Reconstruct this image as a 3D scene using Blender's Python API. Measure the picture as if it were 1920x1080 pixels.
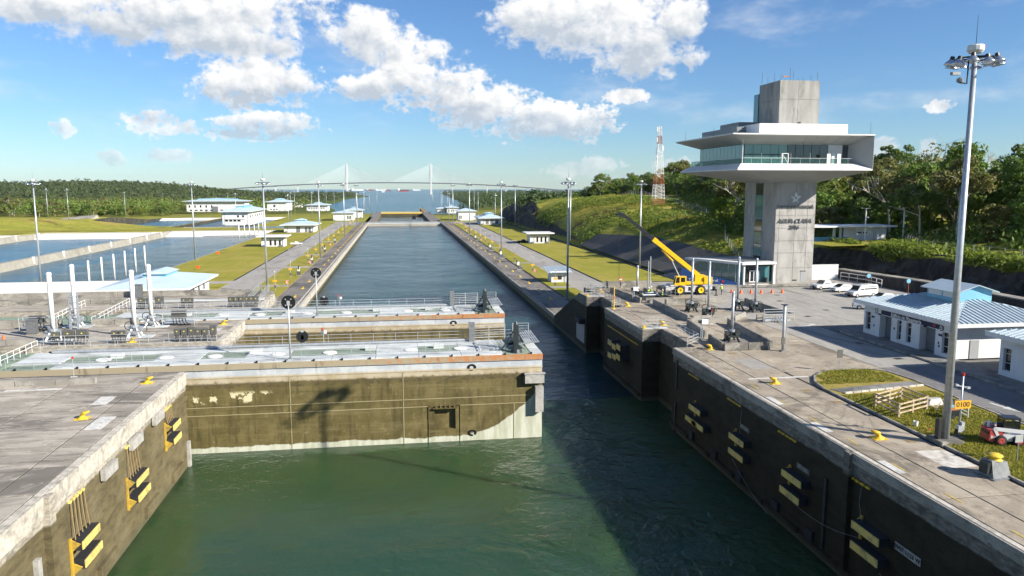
import bpy, math, random
import numpy as np
from mathutils import Vector, Matrix
R = math.radians
for o in list(bpy.data.objects): bpy.data.objects.remove(o)
SC = bpy.context.scene
COL = SC.collection
random.seed(7); RNG = np.random.default_rng(7)
ZF = -7.8      # lower lock platform
ZL = -15.6     # lowest lock platform
ZW = -10.0     # water in the chamber
ZS = -26.5     # sea
XL, XR = -22.3, 32.4   # chamber walls

# ------------------------------------------------------------------ camera
cam = bpy.data.cameras.new('camera'); cam.lens = 26.53; cam.sensor_width = 36
cam.clip_start = 0.5; cam.clip_end = 40000
camo = bpy.data.objects.new('camera', cam); COL.objects.link(camo)
camo.location = (0, 0, 19.1); camo.rotation_euler = (R(90-7.628), 0, R(-8.564))
SC.camera = camo

# ------------------------------------------------------------------ sun and exposure
SUN = Vector((49.1, -34.75, 32.6)).normalized()
sl = bpy.data.lights.new('sun', 'SUN'); sl.energy = 5.0; sl.angle = R(0.53); sl.color = (1.0, 0.93, 0.81)
so = bpy.data.objects.new('sun', sl); COL.objects.link(so)
so.rotation_euler = (-SUN).to_track_quat('-Z', 'Y').to_euler(); so.location = (60, -40, 90)
vs = SC.view_settings
SC.display_settings.display_device = 'sRGB'
vs.view_transform = 'Standard'; vs.look = 'None'; vs.gamma = 1; vs.exposure = 0.92; vs.use_curve_mapping = False

cy = SC.cycles
cy.max_bounces = 5; cy.diffuse_bounces = 2; cy.glossy_bounces = 2; cy.transmission_bounces = 2; cy.volume_bounces = 0; cy.transparent_max_bounces = 6
cy.caustics_reflective = False; cy.caustics_refractive = False; cy.sample_clamp_indirect = 4.0; cy.use_adaptive_sampling = True; cy.adaptive_threshold = .03; cy.adaptive_min_samples = 16

# ------------------------------------------------------------------ node helper
class G:
    def __init__(s, tree): s.t = tree; s.n = tree.nodes; s.l = tree.links
    def put(s, sock, v):
        if v is None: return
        if isinstance(v, bpy.types.NodeSocket): s.l.new(v, sock)
        elif isinstance(v, (tuple, list)):
            sock.default_value = (*v, 1) if len(v) == 3 and len(sock.default_value) == 4 else v
        else: sock.default_value = v
    def m(s, op, a, b=None, c=None, clamp=False):
        n = s.n.new('ShaderNodeMath'); n.operation = op; n.use_clamp = clamp
        for i, v in enumerate((a, b, c)): s.put(n.inputs[i], v)
        return n.outputs[0]
    def vm(s, op, a, b=None, out=0):
        n = s.n.new('ShaderNodeVectorMath'); n.operation = op
        s.put(n.inputs[0], a); s.put(n.inputs[1], b); return n.outputs[out]
    def xyz(s, v):
        n = s.n.new('ShaderNodeSeparateXYZ'); s.put(n.inputs[0], v); return n.outputs
    def vec(s, x, y, z):
        n = s.n.new('ShaderNodeCombineXYZ')
        for i, v in enumerate((x, y, z)): s.put(n.inputs[i], v)
        return n.outputs[0]
    def noise(s, v, scale, detail=4, rough=.55, dist=0):
        n = s.n.new('ShaderNodeTexNoise'); s.put(n.inputs['Vector'], v); n.inputs['Scale'].default_value = scale
        n.inputs['Detail'].default_value = detail; n.inputs['Roughness'].default_value = rough; n.inputs['Distortion'].default_value = dist
        return n.outputs[0]
    def vor(s, v, scale, feat='F1', out=0, smooth=None):
        n = s.n.new('ShaderNodeTexVoronoi'); n.feature = feat; s.put(n.inputs['Vector'], v); n.inputs['Scale'].default_value = scale
        if smooth is not None and 'Smoothness' in n.inputs: n.inputs['Smoothness'].default_value = smooth
        return n.outputs[out]
    def ramp(s, v, a, b, c=0., d=1., smooth=True):
        n = s.n.new('ShaderNodeMapRange'); n.interpolation_type = 'SMOOTHSTEP' if smooth else 'LINEAR'; n.clamp = True
        for i, k in enumerate((v, a, b, c, d)): s.put(n.inputs[i], k)
        return n.outputs[0]
    def mix(s, f, a, b, mode='MIX'):
        n = s.n.new('ShaderNodeMix'); n.data_type = 'RGBA'; n.blend_type = mode
        s.put(n.inputs[0], f); s.put(n.inputs[6], a); s.put(n.inputs[7], b); return n.outputs[2]
    def bump(s, h, strength=.5, dist=.1, nrm=None):
        n = s.n.new('ShaderNodeBump'); n.inputs['Strength'].default_value = strength; n.inputs['Distance'].default_value = dist
        s.put(n.inputs['Height'], h); s.put(n.inputs['Normal'], nrm); return n.outputs[0]

# ------------------------------------------------------------------ world: sky with cumulus
W = bpy.data.worlds.new('World'); SC.world = W; W.use_nodes = True
g = G(W.node_tree)
for n in list(g.n): g.n.remove(n)
sky = g.n.new('ShaderNodeTexSky'); sky.sky_type = 'NISHITA'; sky.sun_disc = False
sky.sun_elevation = math.asin(SUN.z); sky.sun_rotation = math.atan2(SUN.x, SUN.y)
sky.altitude = 0; sky.air_density = 1.0; sky.dust_density = 0.05; sky.ozone_density = 3.0
tc = g.n.new('ShaderNodeTexCoord')
D = g.vm('NORMALIZE', tc.outputs['Generated'])
dx, dy, dz = g.xyz(D)
az = g.m('ARCTAN2', dx, dy); el = g.m('ARCSINE', dz)
def noise2(v, scale, detail, rough, dist=0.):
    n = g.n.new('ShaderNodeTexNoise'); n.noise_dimensions = '2D'; g.put(n.inputs['Vector'], v); n.inputs['Scale'].default_value = scale
    n.inputs['Detail'].default_value = detail; n.inputs['Roughness'].default_value = rough; n.inputs['Distortion'].default_value = dist
    return n.outputs[0]
def vor2(v, scale):
    n = g.n.new('ShaderNodeTexVoronoi'); n.voronoi_dimensions = '2D'; g.put(n.inputs['Vector'], v); n.inputs['Scale'].default_value = scale; return n.outputs[0]
uv = g.vec(az, g.m('MULTIPLY', el, 1.25), 0.0); ae = g.vec(az, el, 0.0)
# cumulus given as (azimuth deg, elevation deg, half-width deg, half-height deg); the field goes on round the whole sky
CUM = [(-14.6,11.4,11.66,2.46),(-10.7,9.64,5.39,1.38),(-21.7,11.04,4.86,1.25),(-9.7,7.39,4.55,1.95),(-11.1,6.62,3.21,1.42),(1.3,8.46,3.9,3.1),(-1.9,10.75,2.86,1.95),(-2.0,7.1,2.88,1.19),(3.4,7.0,3.93,2.24),(6.6,5.69,4.75,1.9),(10.5,4.92,4.34,1.61),(13.7,4.63,3.13,1.45),(14.8,11.77,7.19,2.99),(17.9,9.88,4.14,2.51),(10.5,12.19,4.26,2.12),(16.9,6.65,1.73,0.6),(20.5,11.94,2.59,1.74),(-16.5,4.36,1.98,0.91),(-14.5,4.0,1.36,0.57),(-9.1,4.43,3.86,1.03),(-10.9,3.66,2.33,0.66),(-21.7,3.75,0.9,0.6),(-19.2,1.77,0.95,0.7),(-15.5,2.08,2.03,0.5),(37.6,5.21,0.96,0.5),(34.4,2.51,1.12,0.85),(37.1,2.62,0.67,0.55),(38.9,1.72,1.18,0.48),(13.4,1.28,2.37,0.63),(15.3,1.67,1.96,0.7),(20.8,1.49,2.27,0.62),
       (-50,11,8,3),(-78,13,11,4.5),(-120,11,11,4),(-165,9,10,3.5),(148,13,11,4),(108,9,10,3.5),(66,13,8,3.5),(-35,31,13,5),(60,38,14,6),(180,38,16,7),(-100,42,16,7)]
best = hn = hd = None
for (a, e, w, h) in CUM:
    n = g.n.new('ShaderNodeVectorMath'); n.operation = 'MULTIPLY_ADD'; g.put(n.inputs[0], ae)
    n.inputs[1].default_value = (1/R(w), 1/R(h), 0); n.inputs[2].default_value = (-a/w, -e/h, 0)
    p = n.outputs[0]; d = g.vm('DOT_PRODUCT', p, p, 1)
    if best is None: best = d
    else:
        n = g.n.new('ShaderNodeMath'); n.operation = 'SMOOTH_MIN'; g.put(n.inputs[0], best); g.put(n.inputs[1], d); n.inputs[2].default_value = .3; best = n.outputs[0]
    if h > 1.:
        wgt = g.m('SUBTRACT', 1.3, d, None, False); wgt = g.m('MAXIMUM', wgt, 0.); dv = g.xyz(p)[1]
        if hn is None: hn, hd = g.m('MULTIPLY', wgt, dv), wgt
        else: hn = g.m('MULTIPLY_ADD', wgt, dv, hn); hd = g.m('ADD', hd, wgt)
best = g.m('SUBTRACT', 1., best)
rel = g.m('DIVIDE', hn, g.m('MAXIMUM', hd, .02))                # -1 base .. 1 top
def puff(off, full):
    p = g.vm('ADD', uv, off) if off else uv
    r = g.m('ADD', g.m('MULTIPLY', g.m('SUBTRACT', noise2(p, 12, 2, .5), .5), 1.3), g.m('MULTIPLY', g.m('SUBTRACT', noise2(p, 34, 6 if full else 4, .64, .15), .5), 2.5))
    r = g.m('SUBTRACT', r, g.m('MULTIPLY', g.m('SUBTRACT', vor2(p, 30), .35), .7))
    if full: t_ = g.m('MULTIPLY', g.m('SUBTRACT', noise2(p, 95, 3, .62), .5), g.ramp(el, R(3), R(11), 3.4, 1.1)); return r, g.m('ADD', r, t_)
    return r
(pa, p0), p1 = puff(None, True), puff((.009, .012, 0), False)
fld = g.m('ADD', g.m('MULTIPLY', g.m('SUBTRACT', best, -.08), 1.7), g.m('MULTIPLY', p0, 1.25))
dens = g.ramp(fld, -.1, 1.35)
wisp = g.m('MULTIPLY', g.ramp(noise2(g.vec(az, g.m('MULTIPLY', el, 3.2), 0.0), 5, 6, .62), .50, .80), g.ramp(el, R(1), R(7), .0, .35))
dens = g.m('MAXIMUM', dens, wisp)
dens = g.m('MULTIPLY', dens, g.ramp(el, R(0.3), R(6.5), .40, 1.))
lit = g.m('ADD', g.m('MULTIPLY', g.m('SUBTRACT', pa, p1), .50), g.m('MULTIPLY_ADD', rel, .42, .64))
thick = g.ramp(fld, .3, 1.8)
lit = g.m('SUBTRACT', lit, g.m('MULTIPLY', thick, g.ramp(rel, .5, -.5, 0., .50)))
lit = g.ramp(lit, .0, .95, smooth=False)
ccol = g.mix(lit, (.49, .55, .63), (1.0, .985, .96))
SKY = .060
skyt = g.mix(1.0, sky.outputs[0], (.71, .94, 1.21), 'MULTIPLY')
skyc = g.vm('SCALE', skyt); skyc.node.inputs['Scale'].default_value = SKY
CLOUD = .60
cc = g.vm('SCALE', ccol); cc.node.inputs['Scale'].default_value = CLOUD
bgcol = g.mix(dens, skyc, cc)
bg = g.n.new('ShaderNodeBackground'); g.put(bg.inputs['Color'], bgcol); bg.inputs['Strength'].default_value = 1.0
wo = g.n.new('ShaderNodeOutputWorld'); g.l.new(bg.outputs[0], wo.inputs[0])
W.cycles.sampling_method = 'MANUAL'; W.cycles.sample_map_resolution = 512

# ------------------------------------------------------------------ materials
MATS = {}
def newmat(name):
    m = bpy.data.materials.new(name); m.use_nodes = True; MATS[name] = m
    g = G(m.node_tree); b = g.n['Principled BSDF']
    geo = g.n.new('ShaderNodeNewGeometry')
    return m, g, b, geo.outputs['Position'], geo
def mat(name, col, col2=None, scale=1., rough=.7, metal=0., bump=0., bscale=8., stretch=(1, 1, 1), dirt=None, dscale=.15, spec=.5, lo=.35, hi=.65, detail=6):
    """base colour varied by noise in world space, with an optional larger dirt layer"""
    m, g, b, P, geo = newmat(name)
    b.inputs['Roughness'].default_value = rough; b.inputs['Metallic'].default_value = metal
    b.inputs['Specular IOR Level'].default_value = spec
    c = col
    if col2 or bump or dirt: P = g.vm('MULTIPLY', P, stretch)
    if col2: c = g.mix(g.ramp(g.noise(P, scale, detail, .6), lo, hi), col, col2)
    if dirt: c = g.mix(g.ramp(g.noise(P, dscale, 7, .65, .6), .48, .68, 0., .8), c, dirt)
    g.put(b.inputs['Base Color'], c)
    if bump: g.put(b.inputs['Normal'], g.bump(g.noise(P, bscale, 5, .6), bump, .05))
    return m
def stuff_leaf(name, c1, c2, c3, trans=.35):
    m, g, b, P, geo = newmat(name)
    oi = g.n.new('ShaderNodeObjectInfo')
    c = g.mix(g.ramp(g.noise(P, .35, 3), .35, .65), c1, c2)
    c = g.mix(g.m('MULTIPLY', oi.outputs['Random'], .55), c, c3)
    c = g.mix(g.ramp(g.noise(P, 1.7, 3), .4, .75, 0, .45), c, (c2[0]*1.5, c2[1]*1.45, c2[2]*1.2))
    g.put(b.inputs['Base Color'], c); b.inputs['Roughness'].default_value = .6; b.inputs['Specular IOR Level'].default_value = .25
    t = g.n.new('ShaderNodeBsdfTranslucent'); g.put(t.inputs[0], g.mix(.5, c, (.12, .2, .02)))
    mx = g.n.new('ShaderNodeMixShader'); mx.inputs[0].default_value = trans
    g.l.new(b.outputs[0], mx.inputs[1]); g.l.new(t.outputs[0], mx.inputs[2])
    g.l.new(mx.outputs[0], g.n['Material Output'].inputs[0]); return m

# deck concrete: dirty grey-beige, worn and streaked
def deck_mat(name, a, b_, dark, streak):
    m, g, b, P, geo = newmat(name)
    Q = g.vm('MULTIPLY', P, streak)
    c = g.mix(g.ramp(g.noise(Q, .30, 9, .72, .5), .43, .57), a, b_)
    c = g.mix(g.ramp(g.noise(Q, .11, 9, .74, 1.), .50, .60, 0, .85), c, dark)
    c = g.mix(g.ramp(g.noise(Q, 1.3, 7, .75, .3), .53, .68, 0, .75), c, dark)
    c = g.mix(g.ramp(g.noise(P, .5, 6, .7, .8), .58, .68, 0, .6), c, (a[0]*1.4, a[1]*1.4, a[2]*1.36))
    c = g.mix(g.ramp(g.noise(P, 9., 3, .6), .45, .75, 0, .35), c, dark)
    if name == 'deck_left':
        x, y, z = g.xyz(P)
        for (cx, cy, rr) in ((-33.5, 50.5, 2.3), (-36.2, 56.5, 3.1), (-31.0, 45.5, 2.0), (-38.5, 48.0, 2.8)):
            d = g.m('SQRT', g.m('ADD', g.m('POWER', g.m('SUBTRACT', x, cx), 2.), g.m('POWER', g.m('SUBTRACT', y, cy), 2.)))
            ring = g.ramp(g.m('ABSOLUTE', g.m('SUBTRACT', d, rr)), .42, .12)
            c = g.mix(g.m('MULTIPLY', ring, g.ramp(g.noise(P, .8, 5, .7), .42, .6, 0, .6)), c, (.58, .56, .52))
    oi = g.n.new('ShaderNodeObjectInfo')
    c = g.mix(g.m('MULTIPLY', oi.outputs['Random'], .25), c, dark)
    g.put(b.inputs['Base Color'], c); b.inputs['Roughness'].default_value = .85; b.inputs['Specular IOR Level'].default_value = .25
    g.put(b.inputs['Normal'], g.bump(g.noise(P, 6, 6, .65), .4, .04)); return m
deck_mat('deck_right', (.43, .372, .292), (.335, .288, .225), (.155, .132, .104), (1, .8, 1))
deck_mat('deck_left', (.48, .435, .37), (.33, .298, .252), (.14, .126, .108), (.5, 1.7, 1))
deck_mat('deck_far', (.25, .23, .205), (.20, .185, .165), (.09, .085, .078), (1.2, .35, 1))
deck_mat('road_concrete', (.385, .365, .33), (.335, .318, .29), (.215, .205, .188), (1, .3, 1))
deck_mat('asphalt', (.20, .195, .19), (.165, .16, .158), (.10, .10, .10), (.7, .4, 1))
deck_mat('parapet_concrete', (.36, .34, .30), (.27, .255, .225), (.11, .105, .095), (.8, .8, 1.8))
mat('pavement', (.24, .235, .225), (.19, .185, .175), .8, .85, dirt=(.06, .06, .055), dscale=.35, bump=.2)
mat('kerb', (.34, .32, .29), (.2, .19, .17), 1.2, .85, dirt=(.06, .055, .05), dscale=.6)
mat('kerb_white', (.62, .59, .53), (.45, .42, .37), 2, .8, dirt=(.2, .19, .16), dscale=.5)

# lock wall: rough pale band near the coping, algae-brown concrete below
def wall_mat(name, z0, band, shade=1.):
    m, g, b, P, geo = newmat(name)
    x, y, z = g.xyz(P)
    d = g.m('SUBTRACT', z0, z)
    d = g.m('ADD', d, g.m('MULTIPLY', g.m('SUBTRACT', g.noise(P, .5, 5, .7), .5), .5))
    Ql = g.vec(x, y, g.m('MULTIPLY', z, 3.5)); Qv = g.vec(x, y, g.m('MULTIPLY', z, .12))
    top = g.mix(g.ramp(g.noise(Ql, 1.1, 7, .72), .38, .62), (.47, .43, .36), (.24, .215, .175))
    top = g.mix(g.ramp(g.noise(P, .7, 6, .7), .50, .7, 0, .7), top, (.13, .12, .10))
    low = g.mix(g.ramp(g.noise(Ql, .45, 7, .65), .38, .64), (.150, .122, .062), (.088, .072, .038))
    low = g.mix(g.ramp(g.noise(P, .25, 6, .65), .45, .68, 0, .7), low, (.20, .17, .10))
    low = g.mix(g.ramp(g.noise(Qv, 1.6, 4, .6), .55, .75, 0, .6), low, (.07, .06, .04))
    if shade < 1: low = g.mix(1., low, (shade,)*3, 'MULTIPLY'); top = g.mix(1., top, (.50, .51, .53), 'MULTIPLY')  # copy for the right wall: its shade is multiplied into both colours
    c = g.mix(g.ramp(d, band - .08, band + .1), top, low)
    c = g.mix(g.ramp(z, ZW + .95, ZW + .25, 0, .6), c, (.10, .10, .06))
    g.put(b.inputs['Base Color'], c); b.inputs['Roughness'].default_value = .8; b.inputs['Specular IOR Level'].default_value = .3
    hb = g.m('ADD', g.noise(Ql, 1.6, 8, .7), g.m('MULTIPLY', g.noise(P, 7, 4, .6), .35))
    g.put(b.inputs['Normal'], g.bump(hb, .6, .14)); return m
wall_mat('lock_wall', 0., 1.9); wall_mat('lock_wall_shaded', 0., 1.7, .22); wall_mat('lock_wall_low', ZF, .8); wall_mat('lock_wall_lowest', ZL, .8)
mat('coping_edge', (.56, .52, .45), (.40, .37, .31), 2.5, .8, dirt=(.22, .2, .17), dscale=.7)

# gate skin: painted strips, then algae, then a fresh pale tide line
def gate_mat(name, fresh):
    m, g, b, P, geo = newmat(name)
    x, y, z = g.xyz(P)
    n1 = g.noise(P, .45, 6, .7); n2 = g.noise(g.vec(x, y, g.m('MULTIPLY', z, .15)), 1.4, 5, .65); n3 = g.noise(P, 1.8, 6, .7)
    paint = g.mix(g.ramp(n1, .4, .62), (.38, .31, .20), (.46, .40, .29))
    grey = g.mix(g.ramp(n1, .4, .6), (.40, .43, .46), (.52, .54, .55))
    rust = g.mix(g.ramp(g.m('ADD', n3, g.m('MULTIPLY', x, .010)), .46, .66), (.34, .29, .20), (.44, .19, .075))
    c = g.mix(g.ramp(z, -.62, -.68), rust, grey); c = g.mix(g.ramp(z, -1.32, -1.55), c, paint)
    c = g.mix(g.m('MULTIPLY', g.ramp(n2, .56, .72), g.ramp(z, -1.5, -.2, .15, .8)), c, (.10, .08, .06))
    alg = g.mix(g.ramp(n1, .38, .64), (.105, .085, .030), (.160, .128, .052))
    alg = g.mix(g.ramp(n2, .47, .68, 0, .75), alg, (.048, .040, .015))
    alg = g.mix(g.ramp(n3, .60, .72, 0, .5), alg, (.30, .27, .17))
    n5 = g.noise(g.vm('MULTIPLY', P, (.10, 1, 1.6)), 1.1, 6, .7); alg = g.mix(g.ramp(n5, .50, .66, 0, .55), alg, (.19, .155, .07)); alg = g.mix(g.ramp(n5, .44, .34, 0, .5), alg, (.06, .05, .02))
    edge = g.m('ADD', z, g.m('MULTIPLY', g.m('SUBTRACT', n3, .5), 1.1))
    c = g.mix(g.ramp(edge, -2.15, -2.35), c, alg)
    band = g.m('MULTIPLY', g.ramp(edge, -2.0, -2.2), g.ramp(edge, -2.9, -2.55))
    c = g.mix(g.m('MULTIPLY', band, g.ramp(n3, .45, .6, .2, .85)), c, (.062, .048, .028))
    if fresh:
        sc = g.m('MULTIPLY', g.ramp(g.noise(P, .42, 6, .65), .545, .57), g.m('MULTIPLY', g.ramp(z, -4.6, -4.2), g.ramp(z, -3.0, -3.5)))
        sc = g.m('MULTIPLY', sc, g.ramp(x, -13.5, -15)); c = g.mix(sc, c, (.62, .56, .36))
        r2 = g.m('MULTIPLY', g.m('MAXIMUM', g.m('SUBTRACT', x, 6.5), 0.), g.m('MAXIMUM', g.m('SUBTRACT', x, 6.5), 0.))
        lim = g.m('ADD', -9.35, g.m('MULTIPLY', r2, .06)); lim = g.m('ADD', lim, g.m('MULTIPLY', g.m('SUBTRACT', n1, .5), 1.0))
        pale = g.mix(g.ramp(n2, .4, .65), (.55, .56, .47), (.40, .41, .31))
        f = g.ramp(g.m('SUBTRACT', lim, z), -.04, .10); f = g.m('MULTIPLY', f, g.ramp(z, -3.6, -3.9))
        c = g.mix(f, c, pale)
    g.put(b.inputs['Base Color'], c); b.inputs['Roughness'].default_value = .72; b.inputs['Specular IOR Level'].default_value = .3
    g.put(b.inputs['Normal'], g.bump(n3, .25, .05)); return m
gate_mat('gate_skin', True); gate_mat('gate_skin_far', False)
mat('gate_deck', (.60, .63, .63), (.46, .49, .49), .5, .7, dirt=(.24, .25, .24), dscale=.4, stretch=(.45, 1.4, 1), bump=.1)
mat('gate_deck_green', (.25, .31, .24), (.19, .24, .19), .5, .75, dirt=(.09, .10, .09), dscale=.45, stretch=(.35, 1.5, 1))
mat('weld_line', (.34, .30, .17))
mat('barrier_green', (.22, .30, .22), (.17, .23, .17), .6, .8, dirt=(.1, .12, .1), dscale=.4)

# tower concrete
mat('tower_concrete', (0.410, 0.398, 0.373), (0.328, 0.320, 0.303), .55, .85, dirt=(.22, .212, .20), dscale=.5, bump=.15, stretch=(1, 1, .4))
mat('tower_concrete_old', (0.357, 0.348, 0.327), (0.246, 0.242, 0.230), .5, .85, dirt=(.12, .118, .112), dscale=.45, bump=.15, stretch=(1, 1, .22))
mat('cladding', (0.391, 0.399, 0.399), (0.357, 0.365, 0.365), .3, .5)
mat('white_wall', (.70, .70, .69), (.64, .64, .63), .5, .6)
mat('white_paint', (.82, .82, .80), (.70, .70, .68), 2., .55, dirt=(.5, .48, .44), dscale=1.2)
mat('house_wall', (.68, .69, .70), (.62, .63, .64), .4, .7, dirt=(.58, .58, .56), dscale=.25)
mat('roof_metal', (.50, .58, .63), (.44, .53, .58), .7, .38, .25)
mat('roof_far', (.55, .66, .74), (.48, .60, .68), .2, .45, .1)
mat('roof_blue', (.05, .22, .46), (.045, .19, .40), .6, .45)
mat('sky_blue_paint', (.20, .46, .62), (.17, .42, .58), .8, .5)
mat('navy', (.012, .022, .06)); mat('blue_board', (.02, .08, .26), (.016, .065, .22), .6, .5)
mat('red_paint', (.5, .03, .02)); mat('letter_white', (.85, .85, .85), rough=.5)
mat('letter_dark', (.16, .16, .165), rough=.4, metal=.6); mat('star_metal', (.75, .76, .78), rough=.3, metal=.5)
mat('shutter', (.17, .18, .19), (.14, .15, .16), 3, .5); mat('door_grey', (.3, .31, .32))
mat('frame_white', (.75, .75, .74), rough=.5); mat('frame_dark', (.03, .035, .04), rough=.4)
def glass_mat(name, col, rough=.04, spec=.9):
    m, g, b, P, geo = newmat(name)
    g.put(b.inputs['Base Color'], col); b.inputs['Roughness'].default_value = rough; b.inputs['Specular IOR Level'].default_value = spec
    g.put(b.inputs['Normal'], g.bump(g.noise(P, .8, 2), .02, .05)); return m
glass_mat('glass_teal', (.07, .20, .21)); glass_mat('glass_dark', (.012, .016, .018)); glass_mat('glass_green', (.10, .22, .20))
def clear_glass(name, tint, f=.35):
    m, g, b, P, geo = newmat(name)
    t = g.n.new('ShaderNodeBsdfTransparent'); g.put(t.inputs[0], tint)
    b.inputs['Roughness'].default_value = .03; g.put(b.inputs['Base Color'], (.05, .09, .09))
    mx = g.n.new('ShaderNodeMixShader'); mx.inputs[0].default_value = f
    g.l.new(t.outputs[0], mx.inputs[1]); g.l.new(b.outputs[0], mx.inputs[2]); g.l.new(mx.outputs[0], g.n['Material Output'].inputs[0]); return m
clear_glass('glass_clear', (.72, .88, .88))

mat('galvanised', (.50, .53, .56), (.40, .43, .46), 3, .42, .55); mat('galvanised_rail', (.48, .50, .51), (.40, .42, .43), 4, .45, .3)
mat('lamp_metal', (.62, .64, .66), rough=.25, metal=.85); mat('dark_metal', (.035, .035, .038), rough=.45, metal=.3); mat('steel_grey', (.22, .23, .24), (.16, .17, .18), 3, .5, .3)
mat('machine_dark', (.035, .045, .045), (.02, .026, .028), 3, .5, .2)
mat('cabinet', (.115, .115, .105), (.09, .09, .085), 2, .55); mat('yellow_label', (.85, .72, .10))
mat('bollard_yellow', (.78, .52, .03), (.62, .40, .03), 3, .5, dirt=(.35, .25, .08), dscale=2.); mat('fender_yellow', (.55, .36, .03), (.42, .28, .05), 2.5, .6, dirt=(.22, .16, .07), dscale=1.5)
mat('fender_face', (.80, .60, .16), (.68, .52, .16), 2.5, .6, dirt=(.28, .22, .12), dscale=1.2); mat('rubber', (.014, .015, .02), (.022, .024, .028), 3, .75)
mat('fender_grey', (.42, .41, .38), (.30, .29, .27), 2, .7)
mat('chain', (.34, .25, .13), rough=.6, metal=.4); mat('cable', (.02, .02, .02))
mat('cone_orange', (.85, .12, .015), rough=.5); mat('sign_orange', (.72, .37, .02), rough=.5); mat('black_paint', (.012, .012, .013), rough=.35); mat('red_lamp', (.55, .02, .015), rough=.3)
mat('line_white', (.66, .65, .61), (.50, .49, .46), 3, .7, dirt=(.3, .29, .27), dscale=.8); mat('line_yellow', (.55, .40, .08), (.38, .30, .12), 3, .75)
mat('crane_yellow', (.80, .47, .008), (.72, .42, .01), 1.5, .35); mat('crane_grey', (.58, .58, .58), (.48, .48, .48), 2, .45); mat('crane_black', (.014, .016, .02), rough=.4)
mat('tyre', (.018, .018, .019), rough=.85); mat('rim_yellow', (.8, .55, .01), rough=.4); mat('rim_grey', (.45, .46, .47), rough=.35, metal=.5)
mat('car_white', (.64, .65, .66), rough=.18, spec=.6); mat('car_grey', (.42, .45, .48), rough=.2, metal=.3); mat('car_dark', (.02, .022, .025), rough=.35); mat('amber', (.8, .25, .02), rough=.3)
mat('loader_red', (.42, .06, .05), rough=.45); mat('timber', (.50, .40, .27), (.38, .29, .19), 3, .8, dirt=(.22, .17, .11), dscale=2.)
mat('skin', (.28, .15, .09)); mat('vest', (.55, .75, .03), rough=.6); mat('cloth_dark', (.03, .035, .05), rough=.9); mat('cloth_blue', (.07, .11, .20), rough=.9); mat('helmet', (.8, .8, .78), rough=.3)
mat('mast_red', (.45, .15, .06), rough=.5); mat('mast_white', (.80, .78, .75), rough=.5)
mat('bridge_concrete', (.60, .60, .59), (.54, .54, .54), .02, .8); mat('bridge_deck', (.10, .11, .13)); mat('cable_white', (.75, .77, .78))
mat('ship_red', (.38, .07, .05)); mat('ship_white', (.8, .8, .8)); mat('ship_dark', (.04, .05, .07))
mat('bark', (.16, .13, .10), (.24, .21, .17), 2, .9); mat('bark_pale', (.50, .46, .40), (.36, .33, .28), 2, .85)
stuff_leaf('leaf_dark', (0.062, 0.120, 0.031), (0.099, 0.170, 0.039), (0.163, 0.186, 0.049))
stuff_leaf('leaf_mid', (0.094, 0.178, 0.033), (0.158, 0.261, 0.046), (0.220, 0.220, 0.063))
stuff_leaf('leaf_olive', (0.116, 0.132, 0.036), (0.174, 0.174, 0.056), (0.222, 0.180, 0.074))
stuff_leaf('leaf_bright', (0.143, 0.228, 0.030), (0.211, 0.278, 0.036), (0.236, 0.236, 0.050), .4)
stuff_leaf('grass_blade', (0.213, 0.219, 0.035), (0.300, 0.275, 0.048), (0.350, 0.275, 0.062), .4)
stuff_leaf('leaf_far', (0.046, 0.078, 0.030), (0.074, 0.111, 0.038), (0.095, 0.101, 0.046), .2)

def lawn_mat(name, a, b_, dry, soil):
    m, g, b, P, geo = newmat(name)
    Q = g.vm('MULTIPLY', P, (.5, 1.3, 1))
    c = g.mix(g.ramp(g.noise(Q, .16, 6, .65), .36, .64), a, b_)
    c = g.mix(g.ramp(g.noise(P, .07, 5, .6), .48, .68, 0, .7), c, dry)
    c = g.mix(g.ramp(g.noise(P, 1.1, 6, .7), .52, .74, 0, .5), c, (a[0]*.62, a[1]*.66, a[2]*.6))
    c = g.mix(g.ramp(g.noise(P, .33, 6, .7, 1.), .66, .74, 0, .8), c, soil)
    c = g.mix(g.ramp(g.noise(g.vm('MULTIPLY', P, (1., .06, 1)), .55, 4, .6), .46, .60, 0, .35), c, (a[0]*.7, a[1]*.74, a[2]*.7))
    c = g.mix(g.ramp(g.noise(P, .045, 7, .75, 1.5), .56, .64, 0, .55), c, (dry[0]*1.05, dry[1]*.95, dry[2]))
    g.put(b.inputs['Base Color'], c); b.inputs['Roughness'].default_value = .95; b.inputs['Specular IOR Level'].default_value = .1
    g.put(b.inputs['Normal'], g.bump(g.noise(P, 4, 6, .7), .7, .12)); return m
lawn_mat('lawn', (.30, .27, .045), (.235, .235, .038), (.36, .285, .085), (.20, .15, .07))
lawn_mat('island_grass', (.25, .235, .04), (.31, .255, .06), (.36, .26, .10), (.20, .14, .07))
def rock_mat(name, a, b_, lightc):
    m, g, b, P, geo = newmat(name)
    Q = g.vm('MULTIPLY', P, (1, 1, .45))
    c = g.mix(g.ramp(g.noise(Q, .4, 8, .7), .38, .62), a, b_)
    c = g.mix(g.ramp(g.noise(Q, .18, 7, .7, 1.2), .56, .68, 0, .7), c, lightc)
    g.put(b.inputs['Base Color'], c); b.inputs['Roughness'].default_value = .9
    g.put(b.inputs['Normal'], g.bump(g.m('ADD', g.noise(Q, .7, 9, .75), g.m('MULTIPLY', g.vor(Q, .5, 'DISTANCE_TO_EDGE'), .8)), 1., .8)); return m
rock_mat('rock', (.040, .039, .040), (.085, .08, .078), (.22, .205, .19))
mat('tarp', (.055, .052, .048), (.035, .034, .033), .5, .8, dirt=(.085, .08, .065), dscale=.3, bump=.5, bscale=2, stretch=(.4, 1.4, .4))
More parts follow.
